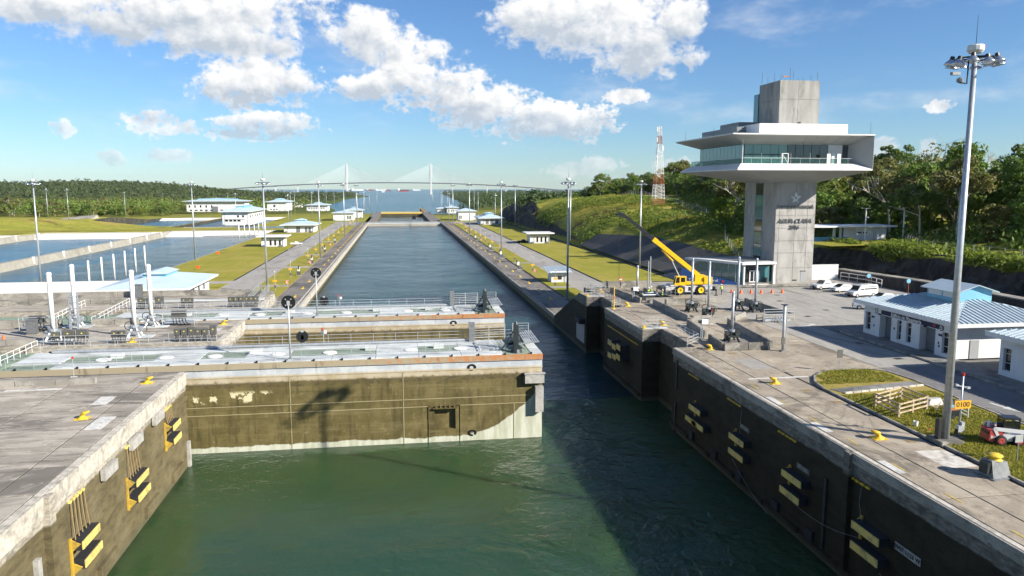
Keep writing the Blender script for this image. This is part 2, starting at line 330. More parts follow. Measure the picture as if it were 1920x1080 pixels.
mat('bank_white', (.82, .79, .72), (.74, .70, .62), .12, .8, dirt=(.62, .55, .44), dscale=.04, stretch=(.3, 1, 1))
mat('basin_divider', (.34, .32, .27), (.27, .25, .21), .4, .85, dirt=(.21, .195, .165), dscale=.12)
mat('soil', (.20, .13, .075), (.15, .10, .06), .5, .95)

def water_mat(name, col, wave, strength, rough=.04, deep=None, aniso=(1, 1, 1), spec=.5, sss=0.):
    m, g, b, P, geo = newmat(name)
    Q = g.vm('MULTIPLY', P, aniso)
    c = col
    if deep: c = g.mix(g.ramp(g.noise(P, .03, 4, .6), .4, .62), col, deep)
    g.put(b.inputs['Base Color'], c); b.inputs['Roughness'].default_value = rough; b.inputs['IOR'].default_value = 1.333
    b.inputs['Specular IOR Level'].default_value = spec
    if sss: b.subsurface_method = 'BURLEY'; b.inputs['Subsurface Weight'].default_value = 1.; b.inputs['Subsurface Radius'].default_value = (.5, 1., .7); b.inputs['Subsurface Scale'].default_value = sss
    h = g.m('ADD', g.noise(Q, wave, 3, .55, .6), g.m('MULTIPLY', g.noise(Q, wave*3.3, 4, .6, .5), .35))
    h = g.m('ADD', h, g.m('MULTIPLY', g.noise(P, wave*.16, 3, .5), 2.2))
    calm = g.ramp(g.noise(P, wave*.09, 3, .5), .35, .65, .45, 1.0)
    if sss: calm = g.m('MULTIPLY', calm, g.ramp(g.m('ADD', g.xyz(P)[0], g.m('MULTIPLY', g.m('SUBTRACT', g.noise(P, .07, 4, .6, 1.), .5), 26.)), 2., 22., .34, 1.35))   # choppier in the current through the gap
    g.put(b.inputs['Normal'], g.bump(g.m('MULTIPLY', h, calm), strength, .35 / wave)); return m
water_mat('water_lock', (.031, .067, .026), .8, .85, .05, (.023, .058, .031), sss=2.6)
water_mat('water_chamber', (.012, .046, .052), .5, .6, .14, (.009, .036, .044), (.55, 1.5, 1), .3)
water_mat('water_basin', (.022, .105, .155), .45, .6, .2, (.018, .088, .135), spec=.22)
water_mat('water_sea', (.012, .085, .125), .12, .6, .2, (.018, .10, .125), (.6, 1.4, 1), .25)

def terrain_mat():
    m, g, b, P, geo = newmat('terrain')
    x, y, z = g.xyz(P); nz = g.xyz(geo.outputs['Normal'])[2]
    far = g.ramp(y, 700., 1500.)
    gr = g.mix(g.ramp(g.noise(P, .05, 7, .68), .38, .62), (.35, .32, .055), (.235, .25, .036))
    gr = g.mix(g.ramp(g.noise(P, .35, 7, .7), .46, .66, 0, .7), gr, (.11, .145, .022))
    gr = g.mix(g.ramp(g.noise(P, .022, 6, .65), .54, .66, 0, .8), gr, (.36, .27, .075))
    so = g.ramp(g.noise(P, .035, 6, .7, .5), .565, .64, 0, .85)
    gr = g.mix(so, gr, (.15, .085, .04))
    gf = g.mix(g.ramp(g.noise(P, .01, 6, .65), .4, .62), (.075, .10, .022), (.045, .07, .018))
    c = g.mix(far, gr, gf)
    rk = g.mix(g.ramp(g.noise(g.vm('MULTIPLY', P, (1, 1, .4)), .4, 8, .7), .38, .62), (.028, .027, .028), (.075, .07, .066))
    steep = g.ramp(g.m('ADD', nz, g.m('MULTIPLY', g.m('SUBTRACT', g.noise(P, .3, 5, .6), .5), .18)), .80, .70)
    c = g.mix(steep, c, rk)
    g.put(b.inputs['Base Color'], c); b.inputs['Roughness'].default_value = .95; b.inputs['Specular IOR Level'].default_value = .12
    g.put(b.inputs['Normal'], g.bump(g.noise(P, .8, 8, .72), .9, .6)); return m
terrain_mat()

# ------------------------------------------------------------------ mesh builder and scene tree
class MB:
    def __init__(s): s.v = []; s.f = []; s.mi = []; s.k = 0
    def add(s, vs, fs):
        o = len(s.v); s.v += [tuple(p) for p in vs]; s.f += [tuple(i + o for i in f) for f in fs]; s.mi += [s.k] * len(fs); return s
    def bx(s, x0, x1, y0, y1, z0, z1):
        return s.add([(x0,y0,z0),(x1,y0,z0),(x1,y1,z0),(x0,y1,z0),(x0,y0,z1),(x1,y0,z1),(x1,y1,z1),(x0,y1,z1)],
                     [(0,3,2,1),(4,5,6,7),(0,1,5,4),(1,2,6,5),(2,3,7,6),(3,0,4,7)])
    def hull(s, lo, hi):   # two polygons with equal counts, bottom and top (counter-clockwise from above)
        n = len(lo); s.add(list(lo) + list(hi), [tuple(range(n-1,-1,-1)), tuple(range(n,2*n))] + [(i,(i+1)%n,n+(i+1)%n,n+i) for i in range(n)]); return s
    def prism(s, poly, z0, z1):
        a = sum(poly[i-1][0]*poly[i][1]-poly[i][0]*poly[i-1][1] for i in range(len(poly)))
        if a < 0: poly = poly[::-1]
        return s.hull([(x,y,z0) for x,y in poly], [(x,y,z1) for x,y in poly])
    def cyl(s, p, q, r0, r1=None, n=8, caps=True):
        r1 = r0 if r1 is None else r1
        p, q = Vector(p), Vector(q); d = (q-p).normalized()
        a = d.orthogonal().normalized(); b = d.cross(a)
        vs = [p + (a*math.cos(t)+b*math.sin(t))*r0 for t in [2*math.pi*i/n for i in range(n)]] + [q + (a*math.cos(t)+b*math.sin(t))*r1 for t in [2*math.pi*i/n for i in range(n)]]
        fs = [(i,(i+1)%n,n+(i+1)%n,n+i) for i in range(n)]
        if caps: fs += [tuple(range(n-1,-1,-1)), tuple(range(n,2*n))]
        return s.add(vs, fs)
    def path(s, pts, r, n=6):
        for a, b in zip(pts, pts[1:]): s.cyl(a, b, r, r, n)
        return s
    def bar(s, p, q, w, h):
        p, q = Vector(p), Vector(q); d = (q-p).normalized()
        u = Vector((0,0,1)) if abs(d.z) < .95 else Vector((0,1,0))
        a = d.cross(u).normalized()*w/2; b = a.cross(d).normalized()*h/2
        vs = [p-a-b,p+a-b,p+a+b,p-a+b,q-a-b,q+a-b,q+a+b,q-a+b]
        return s.add(vs, [(3,2,1,0),(4,5,6,7),(0,1,5,4),(1,2,6,5),(2,3,7,6),(3,0,4,7)])
    def lathe(s, prof, c=(0,0,0), n=12):
        vs = []; m = len(prof)
        for i in range(n):
            t = 2*math.pi*i/n
            for r, z in prof: vs.append((c[0]+r*math.cos(t), c[1]+r*math.sin(t), c[2]+z))
        fs = [(i*m+j, ((i+1)%n)*m+j, ((i+1)%n)*m+j+1, i*m+j+1) for i in range(n) for j in range(m-1)]
        return s.add(vs, fs)
    def quad(s, *p): return s.add(p, [tuple(range(len(p)))])
    def sweep_y(s, prof, y0, y1, ins=0.):   # profile in x,z extruded along y
        return s
    def mesh(s, name, mats, smooth=False):
        me = bpy.data.meshes.new(name); me.from_pydata(s.v, [], s.f)
        for m in (mats if isinstance(mats, (list, tuple)) else [mats]): me.materials.append(MATS[m])
        if len(me.materials) > 1: me.polygons.foreach_set('material_index', s.mi)
        if smooth: me.polygons.foreach_set('use_smooth', [True]*len(me.polygons))
        me.update(); return me
    def build(s, name, mats, parent=None, loc=(0,0,0), rz=0., smooth=False):
        return put(name, s.mesh(name, mats, smooth), parent, loc, rz)
def put(name, me, parent=None, loc=(0,0,0), rz=0., scale=None, rot=None):
    o = bpy.data.objects.new(name, me); COL.objects.link(o)
    if parent: o.parent = parent
    o.location = loc; o.rotation_euler = rot if rot else (0, 0, rz)
    if scale: o.scale = scale if isinstance(scale, tuple) else (scale,)*3
    return o
def tag(o, label=None, cat=None, group=None, kind=None):
    if label: o['label'] = label
    if cat: o['category'] = cat
    if group: o['group'] = group
    if kind: o['kind'] = kind
    return o
def thing(name, label, cat, loc=(0,0,0), rz=0., group=None):
    o = bpy.data.objects.new(name, None); COL.objects.link(o); o.empty_display_size = .3
    o.location = loc; o.rotation_euler = (0, 0, rz); return tag(o, label, cat, group)
def struct(name, mb, m, loc=(0,0,0), smooth=False): return tag(mb.build(name, m, None, loc, 0, smooth), kind='structure')
def copy_tree(o, parent=None):
    c = o.copy(); COL.objects.link(c); c.parent = parent
    for ch in list(o.children): copy_tree(ch, c)
    return c
def dup(o, loc, rz, label, group=None, scale=None):
    c = copy_tree(o); c.location = loc; c.rotation_euler = (0, 0, rz); c['label'] = label
    if group: c['group'] = group
    if scale: c.scale = (scale,)*3
    return c
def text_mesh(s, size, ext=.02, shear=0., bold=0., align='CENTER'):
    cu = bpy.data.curves.new('t', 'FONT'); cu.body = s; cu.size = size; cu.extrude = ext; cu.shear = shear; cu.offset = bold
    cu.align_x = align; cu.align_y = 'CENTER'; cu.resolution_u = 3
    o = bpy.data.objects.new('t', cu); COL.objects.link(o)
    bpy.context.view_layer.update()
    me = bpy.data.meshes.new_from_object(o.evaluated_get(bpy.context.evaluated_depsgraph_get()))
    bpy.data.objects.remove(o); return me
TEXTS = {}
for a_ in (('CANAL DE PANAMÁ',.86,.06,0.,.012),('AGUA CLARA',1.15,.06,.25,.02),('2016',1.1,.06,.25,.02),('Torre de Control',.78,.012,0.,0.),('Edificio de Maquinaria',.62,.012,0.,.008),('Bobcat',.3,.004,0.,0.),('0100',.56,.006,0.,0.),('W07 1126 W',.44,.012,0.,0.),('0711263',.42,.012,0.,0.)):
    TEXTS[a_[0]] = text_mesh(*a_)     # made first, while the scene is still empty
def lettering(name, s, size, m, parent, loc, rot, ext=.02, **k):
    me = TEXTS[s]; me.materials.clear(); me.materials.append(MATS[m])
    return put(name, me, parent, loc, rot=rot)

# bodies of the workers, grown from a skeleton while the scene is still empty
def person_mesh(pose):
    P, E, Rr = [], [], []
    def chain(pts, rs, root=None):
        last = root
        for p, r in zip(pts, rs):
            P.append(p); Rr.append(r); i = len(P)-1
            if last is not None: E.append((last, i))
            last = i
        return last
    a = pose
    pel = chain([(0,0,.95)], [.145]); spine = chain([(0,a['lean']*.3,1.15),(0,a['lean']*.8,1.38)], [.14,.155], pel)
    neck = chain([(0,a['lean'],1.50),(0,a['lean']+.02,1.58)], [.07,.06], spine); chain([(0,a['lean']+.04,1.68),(0,a['lean']+.05,1.78)], [.098,.075], neck)
    for s in (-1, 1):
        sh = chain([(s*.19,a['lean']*.85,1.42)], [.075], spine); al, af = a['arm'][0 if s < 0 else 1]
        chain([(s*(.25+.05*al), a['lean']+af*.12, 1.16), (s*.24, a['lean']+.1+af*.3, .98+.25*af), (s*.22, a['lean']+.14+af*.38, .90+.3*af)], [.052,.042,.036], sh)
        st = a['leg'][0 if s < 0 else 1]
        chain([(s*.10,0,.86),(s*.12,st*.55+.03,.48),(s*.12,st,.09),(s*.13,st+.16,.045)], [.095,.068,.05,.042], pel)
    me = bpy.data.meshes.new('body'); me.from_pydata(P, E, []); o = bpy.data.objects.new('b', me); COL.objects.link(o)
    sk = o.modifiers.new('s', 'SKIN'); me.skin_vertices.new() if not me.skin_vertices else None
    for i, r in enumerate(Rr): me.skin_vertices[0].data[i].radius = (r, r)
    me.skin_vertices[0].data[0].use_root = True
    ss = o.modifiers.new('u', 'SUBSURF'); ss.levels = 1; ss.render_levels = 1
    bpy.context.view_layer.update()
    m2 = bpy.data.meshes.new_from_object(o.evaluated_get(bpy.context.evaluated_depsgraph_get())); bpy.data.objects.remove(o)
    m2.materials.clear()
    for k in ('skin','vest','cloth_dark','cloth_blue','black_paint'): m2.materials.append(MATS[k])
    for p in m2.polygons:
        c = p.center; z = c.z
        p.material_index = 0 if z > 1.52 or (abs(c.x) > .2 and z < 1.0 and z > .8) else (1 if z > .98 and abs(c.x) < .21 else (3 if z > .98 else (2 if z > .12 else 4)))
        p.use_smooth = True
    return m2
pm1 = person_mesh(dict(lean=.05, arm=((1,.2),(1,.9)), leg=(-.08,.12))); pm2 = person_mesh(dict(lean=.28, arm=((.5,.9),(.5,.8)), leg=(-.05,.05)))

# =================================================================== THE SETTING
def interp(v, xs, ys): return np.interp(v, xs, ys)
def sst(a, b, v):
    t = np.clip((v-a)/(b-a), 0, 1); return t*t*(3-2*t)
def wob(x, y, s, k=0):   # cheap smooth noise
    return (np.sin(x/s+1.7*k)*np.cos(y/(s*1.13)-.6*k) + .5*np.sin(x/(s*.47)+y/(s*.61)+k) + .3*np.sin(x/(s*.23)-y/(s*.29)+2*k))/1.8
BASINS = [(-137.5, -76, 220, 488, ZF, -10.6), (-205, -140.5, 222, 476, ZF, -10.6), (-272, -208, 222, 455, ZF, -10.6),
          (-262, -196, 700, 900, ZL, -18.0), (-193.5, -128, 690, 905, ZL, -18.0)]
def hterr(x, y):
    x = np.asarray(x, float); y = np.asarray(y, float)
    # ---- left land
    zl = ZF + 0*x
    zl = zl + (ZL-ZF)*sst(505, 560, y)
    mound = 6.5*sst(-235, -300, x)*sst(480, 530, y)*(1-sst(640, 720, y)) + 8*sst(-175, -330, x)*sst(560, 640, y)*(1-sst(700, 800, y))*.6
    zl = zl + mound*(1+.2*wob(x, y, 25))
    zl = zl + sst(900, 1300, y)*(-5) + 2.2*wob(x, y, 90)*sst(900, 1200, y)
    zl = zl + 4*wob(x, y, 160, 2)*sst(1000, 1500, y)
    brow = 5.5*np.exp(-((x+262)/34)**2)*np.exp(-((y-760)/70)**2); zl = zl + brow
    ridge = 44*np.exp(-((y-3200)/700)**2)*sst(-420, -1150, x)*(1+.34*wob(x, y, 260, 3)) + 30*np.exp(-((y-2500)/380)**2)*sst(-380, -760, x)*(1-.8*sst(-900, -1300, x))
    zl = zl + ridge
    # ---- right land
    bench = -3 + 8.2*sst(102.5, 109, x + 1.6*wob(x, y, 6, 1)) + np.maximum(0, x-122)*.10*sst(122, 140, x) + np.maximum(0, x-160)*.13
    bench = np.minimum(bench, 19)
    ztop = interp(y, [150, 240, 350, 450, 600, 800, 1100, 1500], [2, 4.5, 10, 13.5, 6, -5, -13, -19])
    wid = interp(y, [150, 250, 400, 460, 500, 600, 640, 700], [34, 36, 42, 44, 26, 26, 60, 110])
    t = np.clip((x-80)/wid, 0, 1)
    t = t**interp(y, [200, 320, 400], [.85, .7, .42])
    cut = np.where(x < 96, sst(83, 88, x+2*wob(x, y, 9, 2))*.82, 0)*sst(462, 492, y)*(1-sst(610, 640, y))
    rise = np.maximum(t*t*(3-2*t)*.55+t*.45, cut)
    base = ZF + (ZL-ZF)*sst(590, 640, y) + (-4)*sst(800, 1200, y)
    hill = base + (ztop-base)*rise + np.maximum(0, x-170)*.10*(1-sst(500, 900, y))
    hill = np.minimum(hill, 17) + .9*wob(x, y, 17, 4)*sst(84, 100, x) + 1.6*wob(x, y, 60, 5)*sst(95, 130, x)
    w = sst(163, 212, y)
    zr = bench*(1-w) + hill*w
    z = np.where(x < 5, zl, zr)
    # ---- channel, sea
    shl = interp(y, [0, 1062, 1063, 1300, 1870, 2800, 3690, 3860, 5500, 6500, 8000], [-29.5, -29.5, -45, -90, -150, -172, -115, -330, -450, -1500, -30000])
    shr = interp(y, [0, 1062, 1063, 1388, 2187, 4450, 6800, 8000], [40, 40, 62, 137, 170, 242, 340, 30000])
    d = np.maximum(shl-x, x-shr)      # >0 on land
    soft = np.where(y < 1062, np.where(d > 0, 1., 0.), sst(-6, 22 + .01*y, d + 10*wob(x, y, 60, 6)))
    z = np.where(y < 1062, np.where(d > 0, z, -32.), -31 + (z+31)*soft)
    # ---- basins and platforms
    for (a, b, c, e) in ((-140.7, -137.3, 221, 487.5), (-208.2, -204.8, 223, 475.5)): z = np.where((x > a) & (x < b) & (y > c) & (y < e), -13.6, z)
    for (a, b, c, e, zt, zw) in BASINS:
        z = np.where((x > a) & (x < b) & (y > c) & (y < e), zw-3, z)
    z = np.where((y < 590) & (x > 40) & (x < 80.2), np.minimum(z, ZF-1), z)
    z = np.where((y < 139.5) & (x > -130) & (x < 91.9), -16, z)
    z = np.where((y < 158) & (x > 40) & (x < 91.9), -16, z)
    z = np.where((y >= 139.5) & (y < 150) & (x > -130) & (x < -29), ZF, z)
    return z
def grid_lines(keys, lo, hi, step_fn):
    out = [lo]
    while out[-1] < hi: out.append(out[-1] + step_fn(out[-1]))
    return np.unique(np.round(np.concatenate([out, keys]), 3))
kx = []
for (a, b, c, e, *_r) in BASINS: kx += [a-.02, a+.02, b-.02, b+.02]
kx += [-29.52, -29.48, 39.98, 40.02, 91.88, 91.92, 79, 80, 84, 86, 88, 90, 103, 105, 107, 109]
ky = [139.48, 139.52, 157.98, 158.02, 1061.9, 1062.1]
for (a, b, c, e, *_r) in BASINS: ky += [c-.02, c+.02, e-.02, e+.02]
gx = grid_lines(kx, -9000, 9000, lambda v: 3.5 if 78 < v < 200 else (6 if abs(v) < 320 else (25 if abs(v) < 1400 else 160)))
gy = grid_lines(ky, -80, 9000, lambda v: 4 if v < 640 else (12 if v < 1500 else (60 if v < 4500 else 300)))
X2, Y2 = np.meshgrid(gx, gy); Z2 = hterr(X2, Y2)
nx, ny = len(gx), len(gy)
me = bpy.data.meshes.new('terrain')
I = np.arange(nx*ny).reshape(ny, nx)
F4 = np.stack([I[:-1,:-1], I[:-1,1:], I[1:,1:], I[1:,:-1]], -1).reshape(-1, 4)
zz = Z2.ravel()
F4 = F4[~((zz[F4] < -28.5).all(1) & (Y2.ravel()[F4[:, 0]] > 1100))]
me.from_pydata(np.stack([X2, Y2, Z2], -1).reshape(-1, 3).tolist(), [], F4.tolist()); me.materials.append(MATS['terrain']); me.update()
me.polygons.foreach_set('use_smooth', [True]*len(me.polygons))
tag(put('terrain', me), kind='structure')

# water sheets
def sheet(name, m, x0, x1, y0, y1, z):
    mb = MB(); mb.quad((x0,y0,z),(x1,y0,z),(x1,y1,z),(x0,y1,z)); return struct(name, mb, m)
sheet('lock_water', 'water_lock', -115, 37, -70, 99, ZW)
sheet('chamber_water', 'water_chamber', -115, 37, 99, 585, ZW)
sheet('lower_chamber_water', 'water_chamber', -24, 34, 600, 1040, -20.5)
mb = MB(); mb.quad((-9000,1046,ZS),(9000,1046,ZS),(14500,14200,ZS),(-14500,14200,ZS)); struct('sea', mb, 'water_sea')
for i, (a, b, c, e, zt, zw) in enumerate(BASINS): sheet('basin_water', 'water_basin', a-.3, b+.3, c-.3, e+.3, zw)
# pale lined banks round the basins (far ends slope down to the water)
for (a, b, c, e, zt, zw) in BASINS:
    mb = MB()
    mb.add([(a, e+1, zt+.06), (b, e+1, zt+.06), (b, e-13, zw-.4), (a, e-13, zw-.4)], [(3,2,1,0)])
    mb.add([(a, e+1, zt+.06), (b, e+1, zt+.06), (b, e+4, zt+.06), (a, e+4, zt+.06)], [(0,1,2,3)])
    mb.add([(a-.4, c-12 if zt == ZF else c-4, zt+.05), (b+.2, c-12 if zt == ZF else c-4, zt+.05), (b+.2, c+.2, zt+.05), (a-.4, c+.2, zt+.05)], [(0,1,2,3)])
    mb.add([(a-.4, c+.2, zt+.05), (b+.2, c+.2, zt+.05), (b+.2, c+.2, zw-.5), (a-.4, c+.2, zw-.5)], [(3,2,1,0)])
    struct('basin_bank', mb, 'bank_white')
mb = MB(); mb.quad((-76,214,ZF+.05),(-75.2,214,ZF+.05),(-75.2,487,ZF+.05),(-76,487,ZF+.05)); mb.quad((-76,214,ZF+.05),(-76,487,ZF+.05),(-76,487,-13),(-76,214,-13)); struct('basin_edge', mb, 'basin_divider')
for x, c, e in ((-139, 219, 490), (-206.5, 221, 478)):
    w = thing('basin_dividing_wall', 'long grey concrete wall dividing the two nearest water saving basins' if x > -150 else 'concrete dividing wall of the basins at the left edge, beyond the nearer one', 'wall', (x, c, ZF))
    mb = MB(); mb.hull([(-2.2,0,-5),(2.2,0,-5),(2.2,e-c,-5),(-2.2,e-c,-5)], [(-1.0,0,.15),(1.0,0,.15),(1.0,e-c,.15),(-1.0,e-c,.15)]); mb.build('wall_body', 'basin_divider', w)
    mk = MB().bx(-.35,.35,-.35,.35,-2.2,.5).mesh('marker_post', 'white_paint')
    for q in range(10): put('marker_post', mk, w, (1.3, 12+q*26.5, .1))

def prism2(poly, z0, z1, mats, name, parent=None):
    mb = MB(); mb.prism(poly, z0, z1); mb.mi[1] = 1; return mb.build(name, mats, parent)

# ------------------------------------------------------------------ right upper lock wall
RW = thing('lock_wall', 'dark shaded concrete lock wall on the right, broad worn deck on top', 'lock wall')
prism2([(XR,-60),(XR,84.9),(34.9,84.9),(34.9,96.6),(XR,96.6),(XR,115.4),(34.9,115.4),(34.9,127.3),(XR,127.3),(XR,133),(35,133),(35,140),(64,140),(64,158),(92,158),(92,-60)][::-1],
       -16, -.035, ['lock_wall_shaded', 'rubber'], 'wall_body', RW)
mb = MB(); mb.hull([(XR,133,-16),(35,133,-16),(35,155,-16),(XR,155,-16)], [(XR,133,-.02),(35,133,-.02),(35,155,-8.0),(XR,155,-8.0)]); mb.build('sloping_end', 'lock_wall_shaded', RW)
def slabs(parent, m, xs, ys, z=0., gap=.045, depth=.28, skip=None, name='slab'):
    cache = {}
    for i in range(len(xs)-1):
        for j in range(len(ys)-1):
            x0, x1, y0, y1 = xs[i]+gap, xs[i+1]-gap, ys[j]+gap, ys[j+1]-gap
            if skip and skip((x0+x1)/2, (y0+y1)/2): continue
            w, d = round(x1-x0, 3), round(y1-y0, 3)
            if (w, d) not in cache:
                mb = MB(); b = .012
                mb.hull([(-w/2,-d/2,-depth),(w/2,-d/2,-depth),(w/2,d/2,-depth),(-w/2,d/2,-depth)], [(-w/2,-d/2,-b),(w/2,-d/2,-b),(w/2,d/2,-b),(-w/2,d/2,-b)])
                mb.f.pop(1); mb.mi.pop(1)
                mb.hull([(-w/2,-d/2,-b),(w/2,-d/2,-b),(w/2,d/2,-b),(-w/2,d/2,-b)], [(-w/2+b,-d/2+b,0),(w/2-b,-d/2+b,0),(w/2-b,d/2-b,0),(-w/2+b,d/2-b,0)])
                cache[(w, d)] = mb.mesh(name, m)
            put(name, cache[(w, d)], parent, ((x0+x1)/2, (y0+y1)/2, z + random.uniform(-.008, .004)))
RY = [-8, 4, 16, 28, 40, 48.6, 61, 73, 84.9]
slabs(RW, 'coping_edge', [XR, 32.85], RY, .0, .03, name='coping_stone')
slabs(RW, 'deck_right', [32.85, 35.3, 39.35], RY, 0, .05)
slabs(RW, 'deck_right', [39.35, 50.4], [71.8, 77.5, 84.9], 0, .05)
slabs(RW, 'coping_edge', [XR, 32.85], [96.6, 106, 115.4], 0, .03, name='coping_stone')
slabs(RW, 'deck_right', [35.1, 42, 50.4], [84.9, 96.6, 106, 115.4, 127.3, 139.9], 0, .05)
slabs(RW, 'deck_right', [32.85, 35.1], [96.6, 106, 115.4], 0, .05)
slabs(RW, 'deck_right', [XR, 35.1], [127.3, 133], 0, .04)
slabs(RW, 'road_concrete', [50.4, 57.2, 64, 71, 78, 85, 91.9], [72, 80, 88, 96, 104, 112, 120, 128, 134.5], 0, .03, skip=lambda x, y: (x > 57.2 and y < 96) or (x > 86 and y < 120))
slabs(RW, 'road_concrete', [50.4, 57.2, 63.9], [134.5, 139.9], 0, .03)
RD = MB().bx(50.45, 57.3, -40, 71.95, -.28, 0.0); struct('road', RD, 'asphalt')
struct('deck_fill', MB().bx(39.66, 50.44, 56, 71.75, -.28, -.02), 'deck_right'); struct('yard', MB().bx(57.4, 91.9, -40, 96, -.28, -.03), 'asphalt')
# pale coping lip that overhangs the wall, in lengths
for y0, y1 in ((-8, 16), (16, 32), (32, 48.6), (48.9, 61), (61, 73), (73, 84.9), (96.7, 106), (106, 115.3)):
    MB().bx(XR-.14, XR+.02, y0+.03, y1-.03, -.75, -.035).build('coping_lip', 'parapet_concrete', RW)
# wall buttress at the expansion joint, vertical guide strips, horizontal ledge just above the water
for y in (48.7,): MB().bx(XR-.38, XR+.1, y-.35, y+.35, -14, -.05).build('buttress', 'lock_wall_shaded', RW)
for y, z0, z1 in ((83.6, -9.9, -6.3), (83.4, -4.6, -1.2), (51.6, -9.0, -3.2), (115.0, -9.8, -7.0)): MB().bx(XR-.16, XR+.05, y-.15, y+.15, z0, z1).build('guide_strip', 'machine_dark', RW)
led = MB().bx(XR-.34, XR+.02, 0, 5.6, -.22, .22).mesh('waling_timber', 'lock_wall_shaded')
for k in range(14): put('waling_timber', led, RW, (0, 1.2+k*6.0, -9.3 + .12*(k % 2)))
for k in range(3): put('waling_timber', led, RW, (0, 97.0+k*6.1, -9.2))
blk = MB().bx(XR-.28, XR+.02, -.55, .55, -.75, .5).mesh('rubbing_block', 'rubber')
for y in (41.5, 53.4, 59.0, 66.2, 72.0, 78.3): put('rubbing_block', blk, RW, (0, y, -8.7))

# ------------------------------------------------------------------ left upper lock walls (three piers between the gate slots)
def pier(name, label, y0, y1, xmin=-112, xs=(-112,-62,-52,-42,-32,-25.2,-22.85), ys=None):
    t = thing(name, label, 'lock wall')
    prism2([(xmin,y0),(XL,y0),(XL,y1),(xmin,y1)], -16, -.035, ['lock_wall', 'rubber'], 'wall_body', t)
    ys = ys or [y0, (y0+y1)/2, y1]
    slabs(t, 'deck_left', list(xs), ys, 0, .05)
    slabs(t, 'coping_edge', [-22.85, XL], ys, 0, .02, name='coping_stone')
    return t
LW = pier('lock_wall', 'sunlit concrete lock wall at bottom left with yellow fenders on its face', -60, 81, ys=[-20, 0, 14, 26, 38, 49.0, 58, 70, 81])
LW2 = pier('lock_wall', 'left pier of worn concrete between the two sliding gates', 97, 112.2)
LW3 = pier('lock_wall', 'left pier of worn concrete beyond the second sliding gate, below the long parapet', 124.5, 139)
for t, spans in ((LW, ((14,26),(26,38),(38,48.8),(49.2,58),(58,70),(70,80.9))), (LW2, ((97.1,104),(104,112.1))), (LW3, ((124.6,138.9),))):
    for y0, y1 in spans: MB().bx(XL-.02, XL+.15, y0+.03, y1-.03, -1.35, -.035).build('coping_lip', 'coping_edge', t)
MB().bx(XL-.1, XL+.45, 48.6, 49.4, -14, -.05).build('buttress', 'lock_wall', LW)
for y, z0, z1 in ((47.2, -9, -3.4), (80.4, -10.3, -7.3)): MB().bx(XL-.05, XL+.3, y-.25, y+.25, z0, z1).build('guide_strip', 'fender_grey', LW)
ledL = MB().bx(XL-.02, XL+.3, 0, 3.4, -.5, .45).mesh('rubbing_block', 'lock_wall')
for y in (56, 66.5, 74.5): put('rubbing_block', ledL, LW, (0, y, -9.0))
boxm = MB().bx(XL+.1, XL+.45, 0, 2.6, -.42, .42).mesh('fender_box', 'fender_grey')
for y, z in ((57.6, -2.15), (63.6, -1.95), (69.6, -1.75)): put('fender_box', boxm, LW, (0, y, z))
# recess floor lids beside the gates (pale green landing decks at the far left)
for i, (y0, y1) in enumerate(((81.2, 96.8), (112.4, 124.3))):
    struct('gate_slot_floor', MB().bx(-112, XL, y0, y1, -16, -13), 'rock')
    MBx = MB().bx(-111.5, -43.2, y0+1.2, y1-1.2, -1.6, -.55)
    tag(MBx.build('landing_deck', 'barrier_green'), 'pale green landing deck at the left end of the %s gate' % ('nearer' if i == 0 else 'farther'), 'deck')
# parapet along the end of the upper level
PP = thing('parapet_wall', 'long low weathered concrete parapet across the left, before the lawns', 'wall', (0, 139, 0))
for k in range(12): MB().bx(-27-7.2*(k+1)+.03, -27-7.2*k-.03, 0, .45, -8, 1.0).build('parapet_panel', 'parapet_concrete', PP)
mb = MB(); mb.hull([(-27,0,-10),(XL,0,-10),(XL,14,-10),(-27,14,-10)], [(-27,0,.6),(XL,0,.6),(XL,14,ZF-.4),(-27,14,ZF-.4)]); mb.build('sloping_end', 'parapet_concrete', PP)

# ------------------------------------------------------------------ lower platforms (far chamber)
def low_wall(label, x0, x1, y0, y1, z, wm, name='lock_wall', zb=-34):
    t = thing(name, label, 'lock wall')
    prism2([(x0,y0),(x1,y0),(x1,y1),(x0,y1)], zb, z, [wm, 'deck_far'], 'wall_body', t)
    return t
LR = low_wall('long right wall of the far chamber, dark face above blue water', XR, 40.05, 155, 576, ZF, 'lock_wall_low')
prism2([(35,140),(40.05,140),(40.05,155.1),(35,155.1)], -34, ZF, ['lock_wall_low','deck_far'], 'wall_end', LR)
LL = low_wall('long left wall of the far chamber with pale coping and yellow bollards', -29.55, XL, 139.5, 576, ZF, 'lock_wall_low')
MB().bx(XL-.5, XL+.06, 155, 575.9, ZF-.3, ZF+.06).build('coping', 'coping_edge', LL); MB().bx(XL+.06, XL+.22, 155, 575.9, ZF-1.15, ZF-.12).build('coping_lip', 'coping_edge', LL)
MB().bx(XL-1.35, XL-.95, 155, 575.9, ZF-.1, ZF+.05).build('rail_strip', 'coping_edge', LL)
MB().bx(XR-.05, XR+.35, 155.1, 575.9, ZF-.3, ZF+.05).build('coping', 'parapet_concrete', LR)
for t, s in ((LR, 1), (LL, -1)):
    jm = MB().bx(-3.4, 3.4, -.05, .05, 0, .012).mesh('joint_strip', 'rubber')
    for k in range(16): put('joint_strip', jm, t, ((36.2 if s > 0 else -26.2), 166+k*25.5, ZF))
lowest_R = low_wall('distant right wall of the lowest chamber', XR, 44, 598, 1062, ZL, 'lock_wall_lowest')
lowest_L = low_wall('distant left wall of the lowest chamber', -33, XL, 598, 1062, ZL, 'lock_wall_lowest')
low_wall('far right gate pier at the end of the long chamber', XR, 44, 576.05, 597.9, ZF, 'lock_wall_low')
